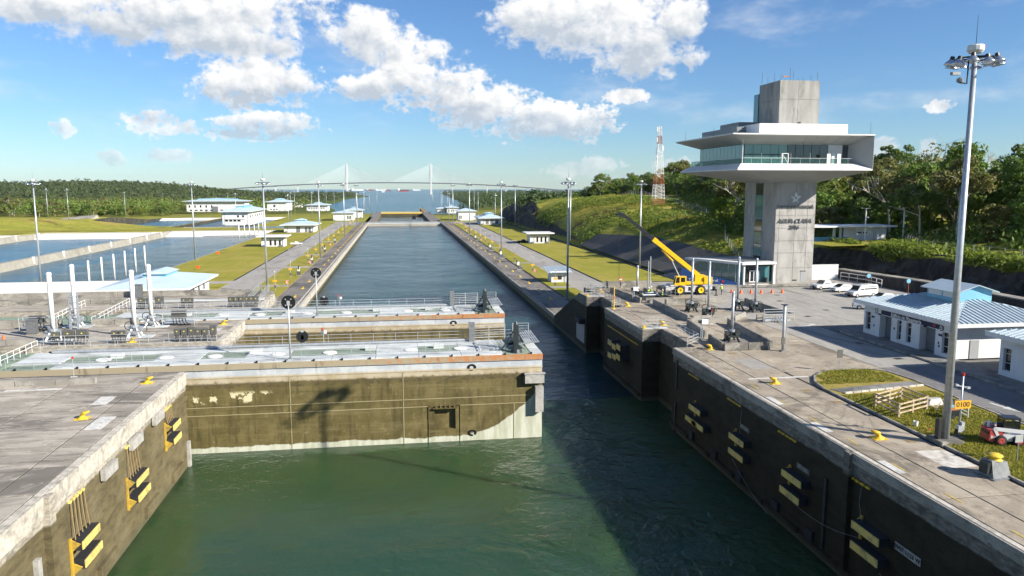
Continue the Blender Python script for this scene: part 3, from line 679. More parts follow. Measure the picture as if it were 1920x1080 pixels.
low_wall('far left gate pier at the end of the long chamber', -33, XL, 576.05, 597.9, ZF, 'lock_wall_low')
low_wall('long approach wall pier running out into the sea channel', 38, 44, 1062.1, 1330, ZL-1.5, 'lock_wall_lowest')

# ragged blasted rock face on the right
def rock_face(name, label, pts0, pts1, rows, seed, m='rock'):
    rg = np.random.default_rng(seed); n = len(pts0); vv = []
    for j in range(rows+1):
        t = j/rows
        for i in range(n):
            a, b = np.array(pts0[i]), np.array(pts1[i]); p = a*(1-t)+b*t
            q = rg.normal(0, 1, 3)*np.array([.9, .5, .35])*(1 if 0 < j < rows else .35)
            vv.append(tuple(p + q + np.array([-1.1*math.sin(math.pi*t)*(.4+rg.random()), 0, 0])))
    mb = MB(); mb.add(vv, [(j*n+i, j*n+i+1, (j+1)*n+i+1, (j+1)*n+i) for j in range(rows) for i in range(n-1)])
    return tag(mb.build(name, m), label, 'rock face')
# roads, verges, lawns on the lower level
def flat(name, m, poly, z, kind='structure'):
    mb = MB(); a = sum(poly[i-1][0]*poly[i][1]-poly[i][0]*poly[i-1][1] for i in range(len(poly)))
    if a < 0: poly = poly[::-1]
    mb.quad(*[(x, y, z) for x, y in poly]); return tag(mb.build(name, m), kind=kind)
flat('ground_right', 'lawn', [(39.9,140.2),(80,158.2),(80,640),(39.9,640)], ZF+.05) if False else None
def lawn(x0, x1, y0, y1, z, name='lawn', m='lawn'):
    mb = MB(); mb.bx(x0, x1, y0, y1, z-.3, z); return struct(name, mb, m)
struct('lower_ground', MB().bx(40.05, 80.5, 158, 590, ZF-.6, ZF+.03), 'road_concrete')
struct('lower_ground', MB().bx(40.05, 64, 140, 158, ZF-.6, ZF+.03), 'road_concrete')
lawn(57.3, 79, 206, 372, ZF+.14); lawn(57.3, 79, 378, 560, ZF+.14)
for a, b in ((156,196),(200,262),(267,330),(335,400),(405,470),(475,560)): lawn(40.3, 46.5, a, b, ZF+.13, 'verge')
lawn(-75, -47.5, 226, 335, ZF+.14); lawn(-75, -47.5, 342, 420, ZF+.14); lawn(-54, -47.5, 172, 219, ZF+.14); lawn(-75, -47.5, 426, 545, ZF+.14)
struct('road', MB().bx(-47.4, -38.2, 139.5, 600, ZF-.3, ZF+.05), 'road_concrete'); struct('path', MB().bx(-75, -47.4, 219.5, 225.5, ZF-.3, ZF+.05), 'road_concrete')
for a, b in ((150,210),(214,258),(264,305),(310,380),(385,450),(455,540)): lawn(-38.0, -29.7, a, b, ZF+.13, 'verge')
struct('verge_base', MB().bx(-38.1, -29.6, 139.5, 600, ZF-.3, ZF+.06), 'road_concrete')
kb = lambda x0, x1, y0, y1, z, m='kerb': struct('kerb', MB().bx(x0, x1, y0, y1, z-.2, z+.16), m)
kb(56.7, 57.25, 205.8, 372, ZF, 'rubber'); kb(56.7, 57.25, 378, 560, ZF, 'rubber'); kb(56.7, 79, 205.3, 205.9, ZF, 'rubber'); kb(-47.4, -46.9, 226, 335, ZF, 'rubber'); kb(-47.4, -46.9, 342, 420, ZF, 'rubber')  # lawn kerbs coloured black, the shadow line at the edge painted in
struct('drain_gap', MB().bx(39.75,40.28,156,570,ZF-.3,ZF+.07), 'rubber'); struct('drain_gap', MB().bx(-29.85,-29.5,152,570,ZF-.3,ZF+.09), 'chain'); struct('drain_channel', MB().bx(79.05, 80.4, 160, 560, ZF-.5, ZF+.35), 'rubber')
rock_face('rock_face', 'small grey and brown rock cut on the left bank before the forest', [(-300+8*k, 726-2.*k, float(hterr(-300+8*k, 722-2.*k))-.5) for k in range(14)], [(-300+8*k, 738-2.*k, float(hterr(-300+8*k, 745-2.*k))+2.6) for k in range(14)], 5, 9, 'basin_divider'); struct('embankment_road', MB().bx(-420, -48, 556, 566, ZL-.5, ZL+3.2), 'asphalt')
struct('bank_grass', MB().add([(-420,496,ZF+.1),(-76,496,ZF+.1),(-76,512,ZF+.2),(-420,512,ZF+.2)], [(0,1,2,3)]), 'lawn')
# dark geotextile slope behind the lawn
ys = np.arange(196, 336, 5.); prof = [(80.4, .25), (86, .2), (92, .22), (97, .2)]
mb = MB(); vv = []
for y in ys:
    taper = min(1, (336-y)/60)
    for (px, off) in prof:
        xx = 80.4+(px-80.4)*(.45+.55*taper); vv.append((xx, y, float(hterr(xx, y))+off + (.5 if px < 81 else .1)))
k = len(prof); mb.add(vv, [(i*k+j, i*k+j+1, (i+1)*k+j+1, (i+1)*k+j) for i in range(len(ys)-1) for j in range(k-1)])
tag(mb.build('geotextile_slope', 'tarp'), 'black geotextile slope with pale seams behind the yellow crane', 'slope cover')
yy = np.arange(60, 176, 2.2)
rock_face('rock_face', 'dark blasted rock cut behind the white service building', [(104.5+.5*math.sin(y*.3), y, -4) for y in yy][::-1], [(109.6+.8*math.sin(y*.21), y, float(hterr(111, y))+.15) for y in yy][::-1], 9, 3)
yy = np.arange(470, 640, 4.)
rock_face('rock_face', 'distant black rock cut beyond the lawns, under the grassy hill', [(81.5+1.0*math.sin(y*.12), y, ZF-1) for y in yy][::-1], [(88.5+1.0*math.sin(y*.17), y, float(hterr(91.5, y))+1.2) for y in yy][::-1], 8, 5)

# =================================================================== GATES
def railing_parts(t, pts, h=1.1, step=2.6, r=.027, rails=(1.0, .55), m='galvanised_rail', first='railing_post'):
    pm = MB().cyl((0,0,0), (0,0,h), r, r, 5).mesh('railing_post', m)
    for a, b in zip(pts, pts[1:]):
        a, b = Vector(a), Vector(b); L = (b-a).length; n = max(1, round(L/step))
        for i in range(n+1): put('railing_post', pm, t, a.lerp(b, i/n))
        for k in rails: MB().bar(a+Vector((0,0,h*k)), b+Vector((0,0,h*k)), r*1.7, r*1.7).build('handrail', m, t)
def railing(label, pts, h=1.1, step=2.0, rails=(1.0, .55), m='galvanised_rail', r=.032, group=None):
    o = Vector(pts[0]); t = thing('railing', label, 'railing', o, 0, group)
    railing_parts(t, [Vector(p)-o for p in pts], h, step, r, rails, m); return t
def c_mark(parent, x, z, y=-.012, s=.46):
    mb = MB(); n = 18
    for i in range(n):
        a0, a1 = R(-105+330*i/n), R(-105+330*(i+1)/n)
        f = lambda a, r: (x-r*1.15*math.cos(a)*s, y, z+r*.85*math.sin(a)*s)
        p = [f(a0,.45), f(a1,.45), f(a1,1.), f(a0,1.)]; q = [(u, v-.02, w) for u, v, w in p]
        mb.add(q+p, [(0,1,2,3),(4,7,6,5),(0,4,5,1),(3,2,6,7)])
    mb.build('letter_mark', 'black_paint', parent)
def gate(label, y0, xe, skin, near):
    xw = -41.5; t = thing('lock_gate', label, 'lock gate', (0, y0, 0))
    D = 8.4; hx0, hx1, hz0, hz1 = 3.7, 6.1, -8.5, -6.15
    MB().bx(xw, xe, .5, D, -13, -.02).build('hull', skin, t)
    sk = MB()
    if near:
        sk.bx(xw, hx0, 0, .5, -13, -.02).bx(hx1, xe, 0, .5, -13, -.02).bx(hx0, hx1, 0, .5, -13, hz0).bx(hx0, hx1, 0, .5, hz1, -.02)
    else: sk.bx(xw, xe, 0, .5, -13, -.02)
    sk.build('front_skin', skin, t)
    MB().bx(xw, xe+.05, -.14, -.002, -.66, -.01).build('rubbing_strip', skin, t)
    MB().bx(xw, xe+.05, -.05, -.003, -1.62, -1.5).build('seam', skin, t)
    if near:
        for z in (-4.85, -5.75): MB().bx(xw, xe-1.6, -.045, 0, z-.035, z+.035).build('weld_seam', 'weld_line', t)
        for x in (-34, -12.2, .2, 12.9): MB().bx(x-.04, x+.04, -.045, 0, -12, -1.7 if x < 10 else -5.8).build('weld_seam', 'weld_line', t)
        fr = MB().bx(3.0,3.12,-.10,0,-10.2,-5.6).bx(6.6,6.72,-.08,0,-10.2,-5.6).bx(3.12,6.6,-.10,0,-5.75,-5.6); fr.build('recess_frame', skin, t)
        MB().bx(3.5, 6.3, -.35, 0, -6.02, -5.92).build('recess_shelf', skin, t)
        fin = MB().add([(-.05,0,0),(.05,0,0),(.05,-.34,0),(-.05,-.34,0),(-.05,0,.42),(.05,0,.42)], [(0,1,2,3),(4,5,1,0),(3,2,5,4),(1,5,2),(0,3,4)]).mesh('fin', skin)
        for k in range(5): put('fin', fin, t, (3.85+k*.52, 0, -5.9))
        MB().bx(14.1, 16.35, -.62, 0, -3.35, -2.3).build('fender_box', 'fender_grey', t); MB().bx(14.0, 16.5, -.70, -.02, -2.28, -2.2).build('fender_lid', 'fender_grey', t)
        MB().bx(15.3, 16.25, -.75, 0, -6.75, -3.75).build('fender_post', 'fender_grey', t)
        MB().bx(13.9, 14.1, -.5, 0, -3.4, -2.2).build('bracket', 'rubber', t)
        c_mark(t, 8.0, -9.1)
    c_mark(t, 8.0, -1.35)
    # deck plates, each with a small gap
    xs = list(np.linspace(xw, xe-4.5, 12)); rows = ((0, 2.3), (2.3, 6.1), (6.1, D))
    for j, (a, b) in enumerate(rows):
        for i in range(11):
            m = 'gate_deck'
            if j == 1 and i % 5 in (1, 2, 4): m = 'gate_deck_green'
            if j == 0 and i in (0,): m = 'gate_deck_green'
            MB().bx(xs[i]+.02, xs[i+1]-.02, a+.03, b-.03, -.02, .10 if m == 'gate_deck' else .03).build('deck_plate', m, t)
    MB().bx(xe-4.45, xe-1.3, .03, D-.03, -.02, .03).build('deck_plate', 'gate_deck_green', t); MB().bx(xe-1.28, xe, .03, D-.03, -.02, .08).build('deck_plate', 'gate_deck', t)
    hm = MB().lathe([(0,.16),(.75,.15),(.8,.1),(.8,-.02)], n=18).mesh('hatch', 'white_paint')
    for x in (-32.6, -26, -20.8, -13.9, -8.1, 1.2, 7.0): put('hatch', hm, t, (x, 3.6, .03))
    em = MB().bx(-.09,.09,-.16,.05,-.02,.2).mesh('lashing_eye', 'black_paint')
    for k in range(19): put('lashing_eye', em, t, (xw+1.5+k*3.05, .02, .02)); put('lashing_eye', em, t, (xw+1.5+k*3.05, D-.1, .06))
    MB().cyl((xw+2, D-.6, .28), (xe-8, D-.6, .28), .16, n=8).build('pipe', 'galvanised', t)
    # hatch guard frames
    for x in (-31.5, -16.5, -3.5, 4.5):
        q = [(x, 2.6, .1), (x+2.2, 2.6, .1)]
        railing_parts(t, q, 1.0, 2.2)
        MB().bx(x-.6, x+.6, 4.4, 5.2, .03, .5).build('deck_box', 'gate_deck', t)
    # long railings
    railing_parts(t, [(xw+.5, .25, .08), (xe-5.2, .25, .08)], 1.1, 2.75); railing_parts(t, [(xw+.5, D-.2, .08), (xe-.6, D-.2, .08)], 1.25, 2.75, rails=(1., .66, .33))
    # end machinery: dark lifting mast, slatted folding walkways, guard hoops
    mx = xe-2.9
    ms = MB().bx(mx-.28, mx+.28, .9, 1.45, .05, 3.3).bx(mx-.5, mx+.5, .7, 1.7, .05, .5); ms.cyl((mx,1.17,3.3),(mx,1.17,3.65),.25,.12,8); ms.build('lifting_mast', 'machine_dark', t)
    MB().bar((mx-.2,1.2,2.6),(mx-1.7,1.4,.2),.14,.14).bar((mx+.2,1.3,2.4),(mx+1.3,2.6,.4),.14,.14).bar((mx-.9,1.6,.9),(mx+.7,2.2,1.1),.4,.3).build('mast_brace', 'machine_dark', t)
    MB().lathe([(0,.45),(.55,.42),(.75,.0)], (mx,.95,.03), 12).build('drum', 'machine_dark', t)
    sl = MB().bar((0,0,0),(0,5.6,.25),.12,.07).mesh('walkway_slat', 'galvanised_rail')
    for k in range(10): put('walkway_slat', sl, t, (mx+.55+k*.24, 1.7, .75+.04*k))
    for yy_ in (1.8, 4.4, 7.1): MB().bar((mx+.4,yy_,.7+.05*yy_/2),(mx+2.9,yy_,1.0+.05*yy_/2),.09,.09).build('walkway_beam', 'galvanised_rail', t)
    s2 = MB().bar((0,0,0),(3.2,0,0),.1,.06).mesh('grille_bar', 'galvanised_rail')
    for k in range(9): put('grille_bar', s2, t, (mx-4.1, 1.6+k*.62, .38))
    for x in (mx-4.1, mx-2.5, mx-1.0): MB().bar((x,1.5,.34),(x,6.7,.34),.09,.07).build('grille_beam', 'white_paint', t)
    for k in range(6): MB().cyl((mx-4.4,D-.9,.55+k*.3),(mx-.4,D-.7,.6+k*.3),.03,n=5).build('guard_rail', 'galvanised_rail', t)
    for k in range(6): MB().cyl((mx+.6,D-.4,.55+k*.32),(mx+2.6,D-.4,.55+k*.32),.03,n=5).build('guard_rail', 'galvanised_rail', t)
    for x in (mx-4.4, mx-2.4, mx-.4, mx+.6, mx+2.6): MB().cyl((x,D-.7,.05),(x,D-.7,2.2),.05,n=5).build('guard_post', 'galvanised_rail', t)
    MB().bx(mx-4.9, mx-4.2, D-1.1, D-.5, .05, 2.5).build('control_pillar', 'steel_grey', t)
    ld = MB()
    for k in range(8): ld.bar((mx-.9+.1*k,2.2+.4*k,.4),(mx+.1+.1*k,2.0+.4*k,1.7),.06,.06)
    ld.build('link_chain', 'machine_dark', t)
    return t
gate1 = gate('nearer sliding lock gate, olive algae-covered face with the mast shadow on it', 84.1, 16.2, 'gate_skin', True)
gate2 = gate('farther sliding lock gate, only the top of its tan face showing', 112.7, 15.8, 'gate_skin_far', False)

def disc_sign(label, loc, h, r, facing, patt=False):
    t = thing('disc_sign', label, 'sign', loc, 0, 'black disc signs on the gates')
    MB().cyl((0,0,0),(0,0,h),.10,.07,8).build('pole', 'galvanised_rail', t, smooth=True)
    MB().bx(-.25,.25,-.25,.25,-.02,.1).build('base_plate', 'galvanised_rail', t)
    MB().cyl((0,.03*facing,h),(0,.10*facing,h),r,r,28).build('disc', 'black_paint', t)
    bm = MB().cyl((0,-.05,0),(0,.06,0),.07,.07,8).mesh('bolt', 'galvanised_rail')
    for a in (45,135,225,315): put('bolt', bm, t, (.55*r*math.cos(R(a)), -.02 if facing > 0 else .0, h+.62*r*math.sin(R(a))))
    MB().bx(-.16,.16,-.1,.04,-.35+h,.16+h).build('bracket', 'galvanised_rail', t)
    if patt: MB().bx(-.18,.18,-.16,-.02,h+r*.75,h+r*1.05).build('lamp', 'galvanised_rail', t)
disc_sign('black disc sign on a tall pale pole at the front of the nearer gate', (-12.1, 84.65, .1), 6.45, .76, 1)
disc_sign('black disc sign on a tall pale pole at the front of the farther gate', (-12.1, 113.2, .1), 6.5, .76, 1)
disc_sign('low black disc behind the back railing of the nearer gate', (-11.7, 92.35, .1), 1.1, .72, -1, True)
disc_sign('low black disc behind the back railing of the farther gate', (-11.8, 121.0, .1), 1.15, .72, -1, True)
def signal(label, loc):
    t = thing('signal_lamp', label, 'signal', loc, 0, 'small signal lamps on the gates')
    MB().cyl((0,0,0),(0,0,1.5),.05,.05,6).build('pole', 'galvanised_rail', t); MB().bx(-.28,.02,-.12,.12,1.45,1.85).build('lamp_box', 'steel_grey', t)
    MB().lathe([(0,.28),(.1,.22),(.12,0)], (-.13,0,1.85), 8).build('red_lamp', 'red_lamp', t); MB().bx(.06,.36,-.1,.1,1.4,1.75).build('camera_box', 'white_paint', t)
signal('small red topped signal post at the back of the nearer gate', (-9.2, 92.3, .1)); signal('small red topped signal post at the back of the farther gate', (-9.4, 121.0, .1))
def lamp_stick(label, loc):
    t = thing('marker_lamp', label, 'lamp', loc); MB().cyl((0,0,0),(0,0,1.9),.035,.03,6).build('pole', 'galvanised_rail', t); MB().lathe([(0,.25),(.09,.2),(.1,0)], (0,0,1.9), 8).build('red_lamp', 'red_lamp', t); MB().bx(-.3,.3,-.1,.1,.0,.06).build('base_plate', 'line_white', t)
lamp_stick('thin marker post with a red lamp on the bottom left wall edge', (-32.8, 80.4, 0))

# =================================================================== LEFT DECK MACHINERY
def gauge(name, label, loc, h, r, white, group, base=True):
    t = thing(name, label, 'gauge post', loc, 0, group); m = 'white_paint' if white else 'galvanised'
    MB().cyl((0,0,.9),(0,0,h),r,r,12).build('tube', m, t, smooth=True); MB().lathe([(0,.18),(r*.7,.12),(r*1.15,0),(r*1.15,-.25)], (0,0,h), 12).build('cap', m, t)
    bm = MB().bx(r*.55, r+.09, -.07, .07, -.10, .10).mesh('clamp', 'mast_red' if white else 'steel_grey')
    for k in range(int(h/.75)-1): put('clamp', bm, t, (0, 0, 1.6+k*.75), rz=(2.6 if white else .4))
    if base:
        MB().lathe([(r,1.6),(r*2.1,1.55),(r*2.1,1.25),(r,1.2)], n=12).build('collar', 'galvanised', t)
        leg = MB().bar((r*.8,0,1.45),(1.0,0,.06),.16,.22).bx(.8,1.2,-.15,.15,0,.1).mesh('leg', m if white else 'machine_dark')
        for k in range(4): put('leg', leg, t, rz=R(45+90*k))
        MB().bx(-.75,.75,-.6,.6,.62,.86).bx(.35,.95,-.35,.35,.86,1.35).bx(-.85,-.45,-.3,.3,.3,1.3).build('actuator', 'galvanised' if white else 'machine_dark', t)
        hp = [(.6*math.cos(a)-.5, -.3, 1.5+.55*math.sin(a)) for a in np.linspace(0, 4.6, 12)]
        MB().path(hp, .05, 5).build('hose', 'cable', t)
        hp = [(.7*math.cos(a)+.7, .25, 1.0+.6*math.sin(a)) for a in np.linspace(-.6, 3.4, 10)]; MB().path(hp, .05, 5).build('hose', 'cable', t)
        MB().bx(-1.5,2.2,-1.0,1.0,.0,.07).build('base_plate', 'gate_deck' if white else 'deck_far', t)
    return t
G_ = 'white gauge posts on the left pier'
for nm, x, y in (('foremost left', -42.9, 100.3), ('rear left', -44.2, 110.3), ('foremost right', -33.7, 101.5), ('rear right', -33.9, 108.9)):
    gauge('gauge_post', 'tall white gauge post on the left pier, %s of four' % nm, (x, y, 0), 8.5, .27, True, G_)
def slim_post(label, loc, h, group):
    t = thing('gauge_post', label, 'gauge post', loc, 0, group); MB().cyl((0,0,0),(0,0,h),.24,.24,10).build('tube', 'white_paint', t, smooth=True); MB().lathe([(0,.2),(.28,.1),(.28,-.2)], (0,0,h), 10).build('cap', 'white_paint', t)
    bm = MB().bx(.2,.42,-.08,.08,-.1,.1).mesh('clamp', 'steel_grey')
    for k in range(int(h/1.1)): put('clamp', bm, t, (0,0,.8+k*1.1), rz=.3)
ordn = ['nearest', 'second', 'third', 'fourth', 'fifth', 'farthest']
for k in range(6): slim_post('plain white post beside the basin behind the blue roof, %s of six' % ordn[k], (-82.4, 216+k*9.2, ZF), 7.2+.1*k, 'white posts beside the first basin')
for k in range(6): slim_post('distant white post at the far end of the first basin, %s of six' % ordn[k], (-81, 405+k*14, ZF), 8., 'white posts at the far end of the basin')

def cabinet(label, loc, w, h, group):
    t = thing('cabinet', label, 'cabinet', loc, 0, group)
    MB().bx(-w/2,w/2,-.22,.22,.75,.75+h).build('housing', 'cabinet', t); MB().bx(-w/2+.05,w/2-.05,-.245,-.222,.8,.7+h).build('door', 'cabinet', t)
    MB().bx(-.08,.08,-.262,-.247,.85+h*.45,.85+h*.57).build('label_plate', 'yellow_label', t)
    lm = MB().bx(-.04,.04,-.04,.04,0,.74).mesh('leg', 'galvanised_rail')
    for dx in (-w/2+.06, w/2-.06):
        for dy in (-.15,.15): put('leg', lm, t, (dx,dy,0))
    MB().bar((-w/2,-.18,.35),(w/2,-.18,.35),.06,.06).build('crossbar', 'galvanised_rail', t)
    cb = MB()
    for q in range(4):
        x = -w/2+.12+q*(w-.24)/3; cb.path([(x,0,.75),(x+.05,-.3,.4),(x-.04,-.42,-.35)], .045, 5)
    cb.build('cable_bundle', 'cable', t)
gA = 'grey cabinets on the edge of the middle left pier'; gB = 'grey cabinets on the edge of the rear left pier'
for k, (x, w, h) in enumerate(((-41.6,.9,.8),(-40.1,1.35,1.05),(-38.5,1.3,1.05))): cabinet('grey control cabinet beside the foremost white gauge post, %s of three' % ('left','middle','right')[k], (x, 97.7, 0), w, h, gA)
for k, x in enumerate((-34.8, -33.9)): cabinet('small grey control cabinet in front of the right gauge posts, %s of a pair' % ('left','right')[k], (x, 97.7, 0), .75, .8, gA)
for k, (x, w, h) in enumerate(((-27.5,.7,.85),(-26.65,.75,.85),(-25.8,.8,1.0),(-25.0,.75,.75),(-24.2,.7,.75),(-23.2,.75,1.15))): cabinet('grey control cabinet in the row of six by the nearer gate, %s from left' % ('first','second','third','fourth','fifth','sixth')[k], (x, 97.7, 0), w, h, gA)
for k, (x, w, h) in enumerate(((-40.3,1.,1.),(-39.1,1.,1.),(-37.6,1.3,1.15))): cabinet('grey control cabinet at the rear pier edge, %s of the left three' % ('left','middle','right')[k], (x, 125.1, 0), w, h, gB)
for k, x in enumerate((-33.9, -32.9)): cabinet('small grey control cabinet at the rear pier edge, %s of a pair' % ('left','right')[k], (x, 125.1, 0), .85, .85, gB)
for k, x in enumerate((-26.8,-26.0,-25.2,-24.3,-23.6,-22.9)): cabinet('grey control cabinet in the row of six by the farther gate, %s from left' % ('first','second','third','fourth','fifth','sixth')[k], (x, 125.1, 0), .75, .9, gB)
def standcab(label, loc, w=1., h=2.):
    t = thing('cabinet', label, 'cabinet', loc); MB().bx(-w/2,w/2,-.35,.35,.1,h).build('housing', 'cabinet', t); MB().bx(-w/2-.06,w/2+.06,-.4,.4,h,h+.1).build('lid', 'steel_grey', t); MB().bx(-w/2+.04,w/2-.04,-.37,-.352,.2,h-.1).build('door', 'steel_grey', t); MB().bx(-w/2-.1,w/2+.1,-.45,.45,0,.1).build('plinth', 'parapet_concrete', t)
standcab('upright dark cabinet near the left edge behind the orange cone', (-47.4, 105, 0), 1.2, 1.9); standcab('upright dark cabinet against the long left parapet', (-44.6, 137.6, 0), 1.1, 2.3)
def valve_frame(label, loc):
    t = thing('valve_station', label, 'valve station', loc, 0, 'pipe frames with a cabinet on the left pier')
    for x in (-2.1, 2.1):
        for y in (-.6, .6): MB().cyl((x,y,0),(x,y,1.9),.05,.05,6).build('post', 'galvanised_rail', t)
    for z in (1.1, 1.85):
        for y in (-.6, .6): MB().cyl((-2.1,y,z),(2.1,y,z),.045,n=6).build('rail', 'galvanised_rail', t)
    MB().bx(-1.0,.9,-.35,.35,.95,2.0).build('cabinet_box', 'cabinet', t)
    hs = MB()
    for k in range(5): hs.path([(-.8+k*.4,-.3,.95),(-.7+k*.42,-.5,.5),(-.5+k*.5,-.6,.1)], .06, 5)
    hs.build('hoses', 'cable', t); MB().bx(-1.9,1.9,-.5,.5,.35,.55).build('tray', 'galvanised', t)
valve_frame('pipe frame with a dark cabinet left of the foremost white gauge post', (-48.0, 108, 0)); valve_frame('pipe frame with a dark cabinet right of the rear white gauge posts', (-30.4, 109.5, 0))
# low concrete kerb walls and trays on the left pier
def low_wall_thing(label, x0, x1, y0, y1, h, loc_z=0.):
    t = thing('low_wall', label, 'low wall', (x0, y0, loc_z)); n = max(1, round(max(x1-x0, y1-y0)/3.2))
    for k in range(n):
        if x1-x0 > y1-y0: MB().bx((x1-x0)*k/n+.03, (x1-x0)*(k+1)/n-.03, 0, y1-y0, 0, h).build('block', 'parapet_concrete', t)
        else: MB().bx(0, x1-x0, (y1-y0)*k/n+.03, (y1-y0)*(k+1)/n-.03, 0, h).build('block', 'parapet_concrete', t)
low_wall_thing('low concrete wall in front of the rear left white gauge post', -62, -46.5, 111.1, 111.8, .9); low_wall_thing('low concrete wall between the two rear white gauge posts', -42.5, -36.5, 111.1, 111.8, .8)
low_wall_thing('low concrete wall at the far left of the middle pier', -60, -44.2, 98.0, 98.6, .7); low_wall_thing('low pale concrete wall in front of the long parapet at the far left', -72, -44, 131.5, 132, .9)
low_wall_thing('row of low concrete blocks on the bottom left deck', -40.5, -29.6, 77.2, 77.7, .55)
def rail_pair(lab, x, y0, y1, z): railing(lab, [(x, y0, z), (x, y1, z)], 1.1, 1.3)
railing('green-white railing up the edge of the nearer landing deck', [(-43.6, 83.0, -.5), (-43.6, 97.5, -.5)], 1.15, 1.5, m='frame_white'); railing('railing along the farther landing deck, right side', [(-43.5, 113.8, -.5), (-43.5, 129.5, 0)], 1.15, 1.5, m='frame_white'); railing('railing along the farther landing deck, left side', [(-49.6, 113.8, -.5), (-49.9, 128.5, 0)], 1.15, 1.5, m='frame_white')
railing('railing along the edge of the middle left pier above the nearer gate', [(-42.8, 97.25, 0), (-28.4, 97.25, 0)], 1.15, 2.4); railing('railing along the edge of the rear left pier above the farther gate', [(-42, 124.7, 0), (-27.4, 124.7, 0)], 1.1, 2.4)
railing('handrail of the steps going down beside the rear left pier', [(-24.6, 128, .1), (-24.6, 139, .8), (-24.6, 144, -2.4)], 1.3, 1.1, rails=(1., .66, .33)); railing('outer handrail of the steps beside the rear left pier', [(-22.9, 128, .1), (-22.9, 138, .8)], 1.3, 1.1, rails=(1., .66, .33))
# grey lattice stand-pipe beside the foremost post
t = thing('lattice_stand', 'blue grey lattice stand just right of the foremost white gauge post', 'stand', (-41.2, 103, 0))
for x in (-.45, .45): MB().bar((x-.3,0,0),(x-.35,.5,5.6),.22,.22).build('upright', 'galvanised', t)
for k in range(7): MB().bar((-.75,.05*k,.6+k*.75),(.2,.05*k,.6+k*.75),.1,.1).build('rung', 'galvanised', t)
struct('walkway', MB().bx(-60, -23, 132.4, 134, .0, .12), 'gate_deck')
for x, y, w, d in ((-36.5,100.2,2.6,1.3),(-38.5,109.5,3.2,1.3),(-27.5,104.5,2.2,1.2),(-25.6,104,1.6,2.2),(-37,75.4,5.,.5),(-27.2,69.5,1.3,2.6),(-25.0,62.2,1.3,3.4)):
    tag(MB().bx(x,x+w,y,y+d,.004,.03).build('cover_plate', 'line_white'), {100.2:'pale steel plate at the foot of the foremost gauge posts',109.5:'pale steel plate at the foot of the rear gauge posts',104.5:'pale cover plate in the middle of the left pier',104:'pale cover plate at the right edge of the middle left pier',75.4:'long thin pale strip on the bottom left deck',69.5:'pale cover plate beside the upper yellow bollard at bottom left',62.2:'pale cover plate between the wall edge and the lower yellow bollard'}[y], 'plate')

# =================================================================== BOLLARDS
def bollard_proto():
    t = thing('bollard', '', 'bollard')
    mb = MB(); n = 12
    mb.lathe([(.62,0),(.62,.10),(.34,.16),(.27,.30),(.30,.52),(.42,.66),(.45,.74),(.34,.82),(0,.84)], n=n)
    mb.v = [(x - max(0, z-.3)*.9, y*(1+max(0,z-.45)*.6), z) for x, y, z in mb.v]
    mb.build('head', 'bollard_yellow', t, smooth=True); t.scale = (.74,)*3
    MB().bx(-.75,.7,-.62,.62,0,.07).build('base_plate', 'bollard_yellow', t)
    bm = MB().cyl((0,0,.07),(0,0,.13),.07,.07,6).mesh('bolt', 'bollard_yellow')
    for a in (-.5,.5):
        for b in (-.45,.45): put('bolt', bm, t, (a,b,0))
    return t
BP = bollard_proto()
near = [((36.1,51.0,0),0,'beside the mast shadow on the right deck'),((36.3,67.5,0),0,'at the white line on the right deck'),((36.4,83.3,0),0,'beside the nearest concrete trough on the right'),((36.3,99.2,0),0,'behind the railing of the first gate slot on the right'),((36.5,116.4,0),0,'beside the yellow post on the right pier'),((36.6,133.2,0),0,'at the far end of the right pier below the steps'),
        ((-26.3,65.4,0),math.pi,'on the bottom left deck, lower one'),((-24.7,76.8,0),math.pi,'on the bottom left deck, near the wall end'),((-24.5,109.0,0),math.pi,'on the middle left pier beside the wall edge'),((-33.0,97.9,0),math.pi,'beside the pair of small cabinets on the middle left pier')]
for i, (p, rz, s) in enumerate(near):
    lab = 'yellow mooring bollard ' + s
    if i == 0: BP.location = p; BP.rotation_euler = (0,0,rz); BP['label'] = lab; BP['group'] = 'near yellow bollards'
    else: dup(BP, p, rz, lab, 'near yellow bollards')
ordw = lambda k: ('nearest','second','third')[k] if k < 3 else ('%d%s' % (k+1, 'st' if k == 20 else 'nd' if k == 21 else 'rd' if k == 22 else 'th'))
for k in range(26):
    dup(BP, (36.1, 176.5+k*15.4, ZF), 0, 'yellow bollard along the right wall of the far chamber, %s from the camera' % ordw(k), 'bollards along the right far wall', .62); dup(BP, (-25.6, 174.6+k*15.4, ZF), math.pi, 'yellow bollard along the left wall of the far chamber, %s from the camera' % ordw(k), 'bollards along the left far wall', .62)
t = thing('capstan', 'grey steel capstan housing with a yellow drum at the far right deck', 'capstan', (39.0, 42.9, 0), R(8))
mb = MB(); mb.hull([(-.75,-.6,0),(.75,-.6,0),(.75,.6,0),(-.75,.6,0)], [(-.75,-.35,1.25),(.6,-.35,1.05),(.6,.45,1.05),(-.75,.45,1.25)]); mb.build('housing', 'steel_grey', t)
MB().lathe([(0,.34),(.5,.33),(.52,.25),(.4,.2),(.4,.05),(.52,0)], (-.1,.05,1.15), 16).build('drum', 'bollard_yellow', t, smooth=True); MB().bx(-1.05,-.76,-.35,.3,.35,1.1).build('motor', 'machine_dark', t); MB().bx(-.9,.9,-.8,.8,0,.08).build('base_plate', 'steel_grey', t)

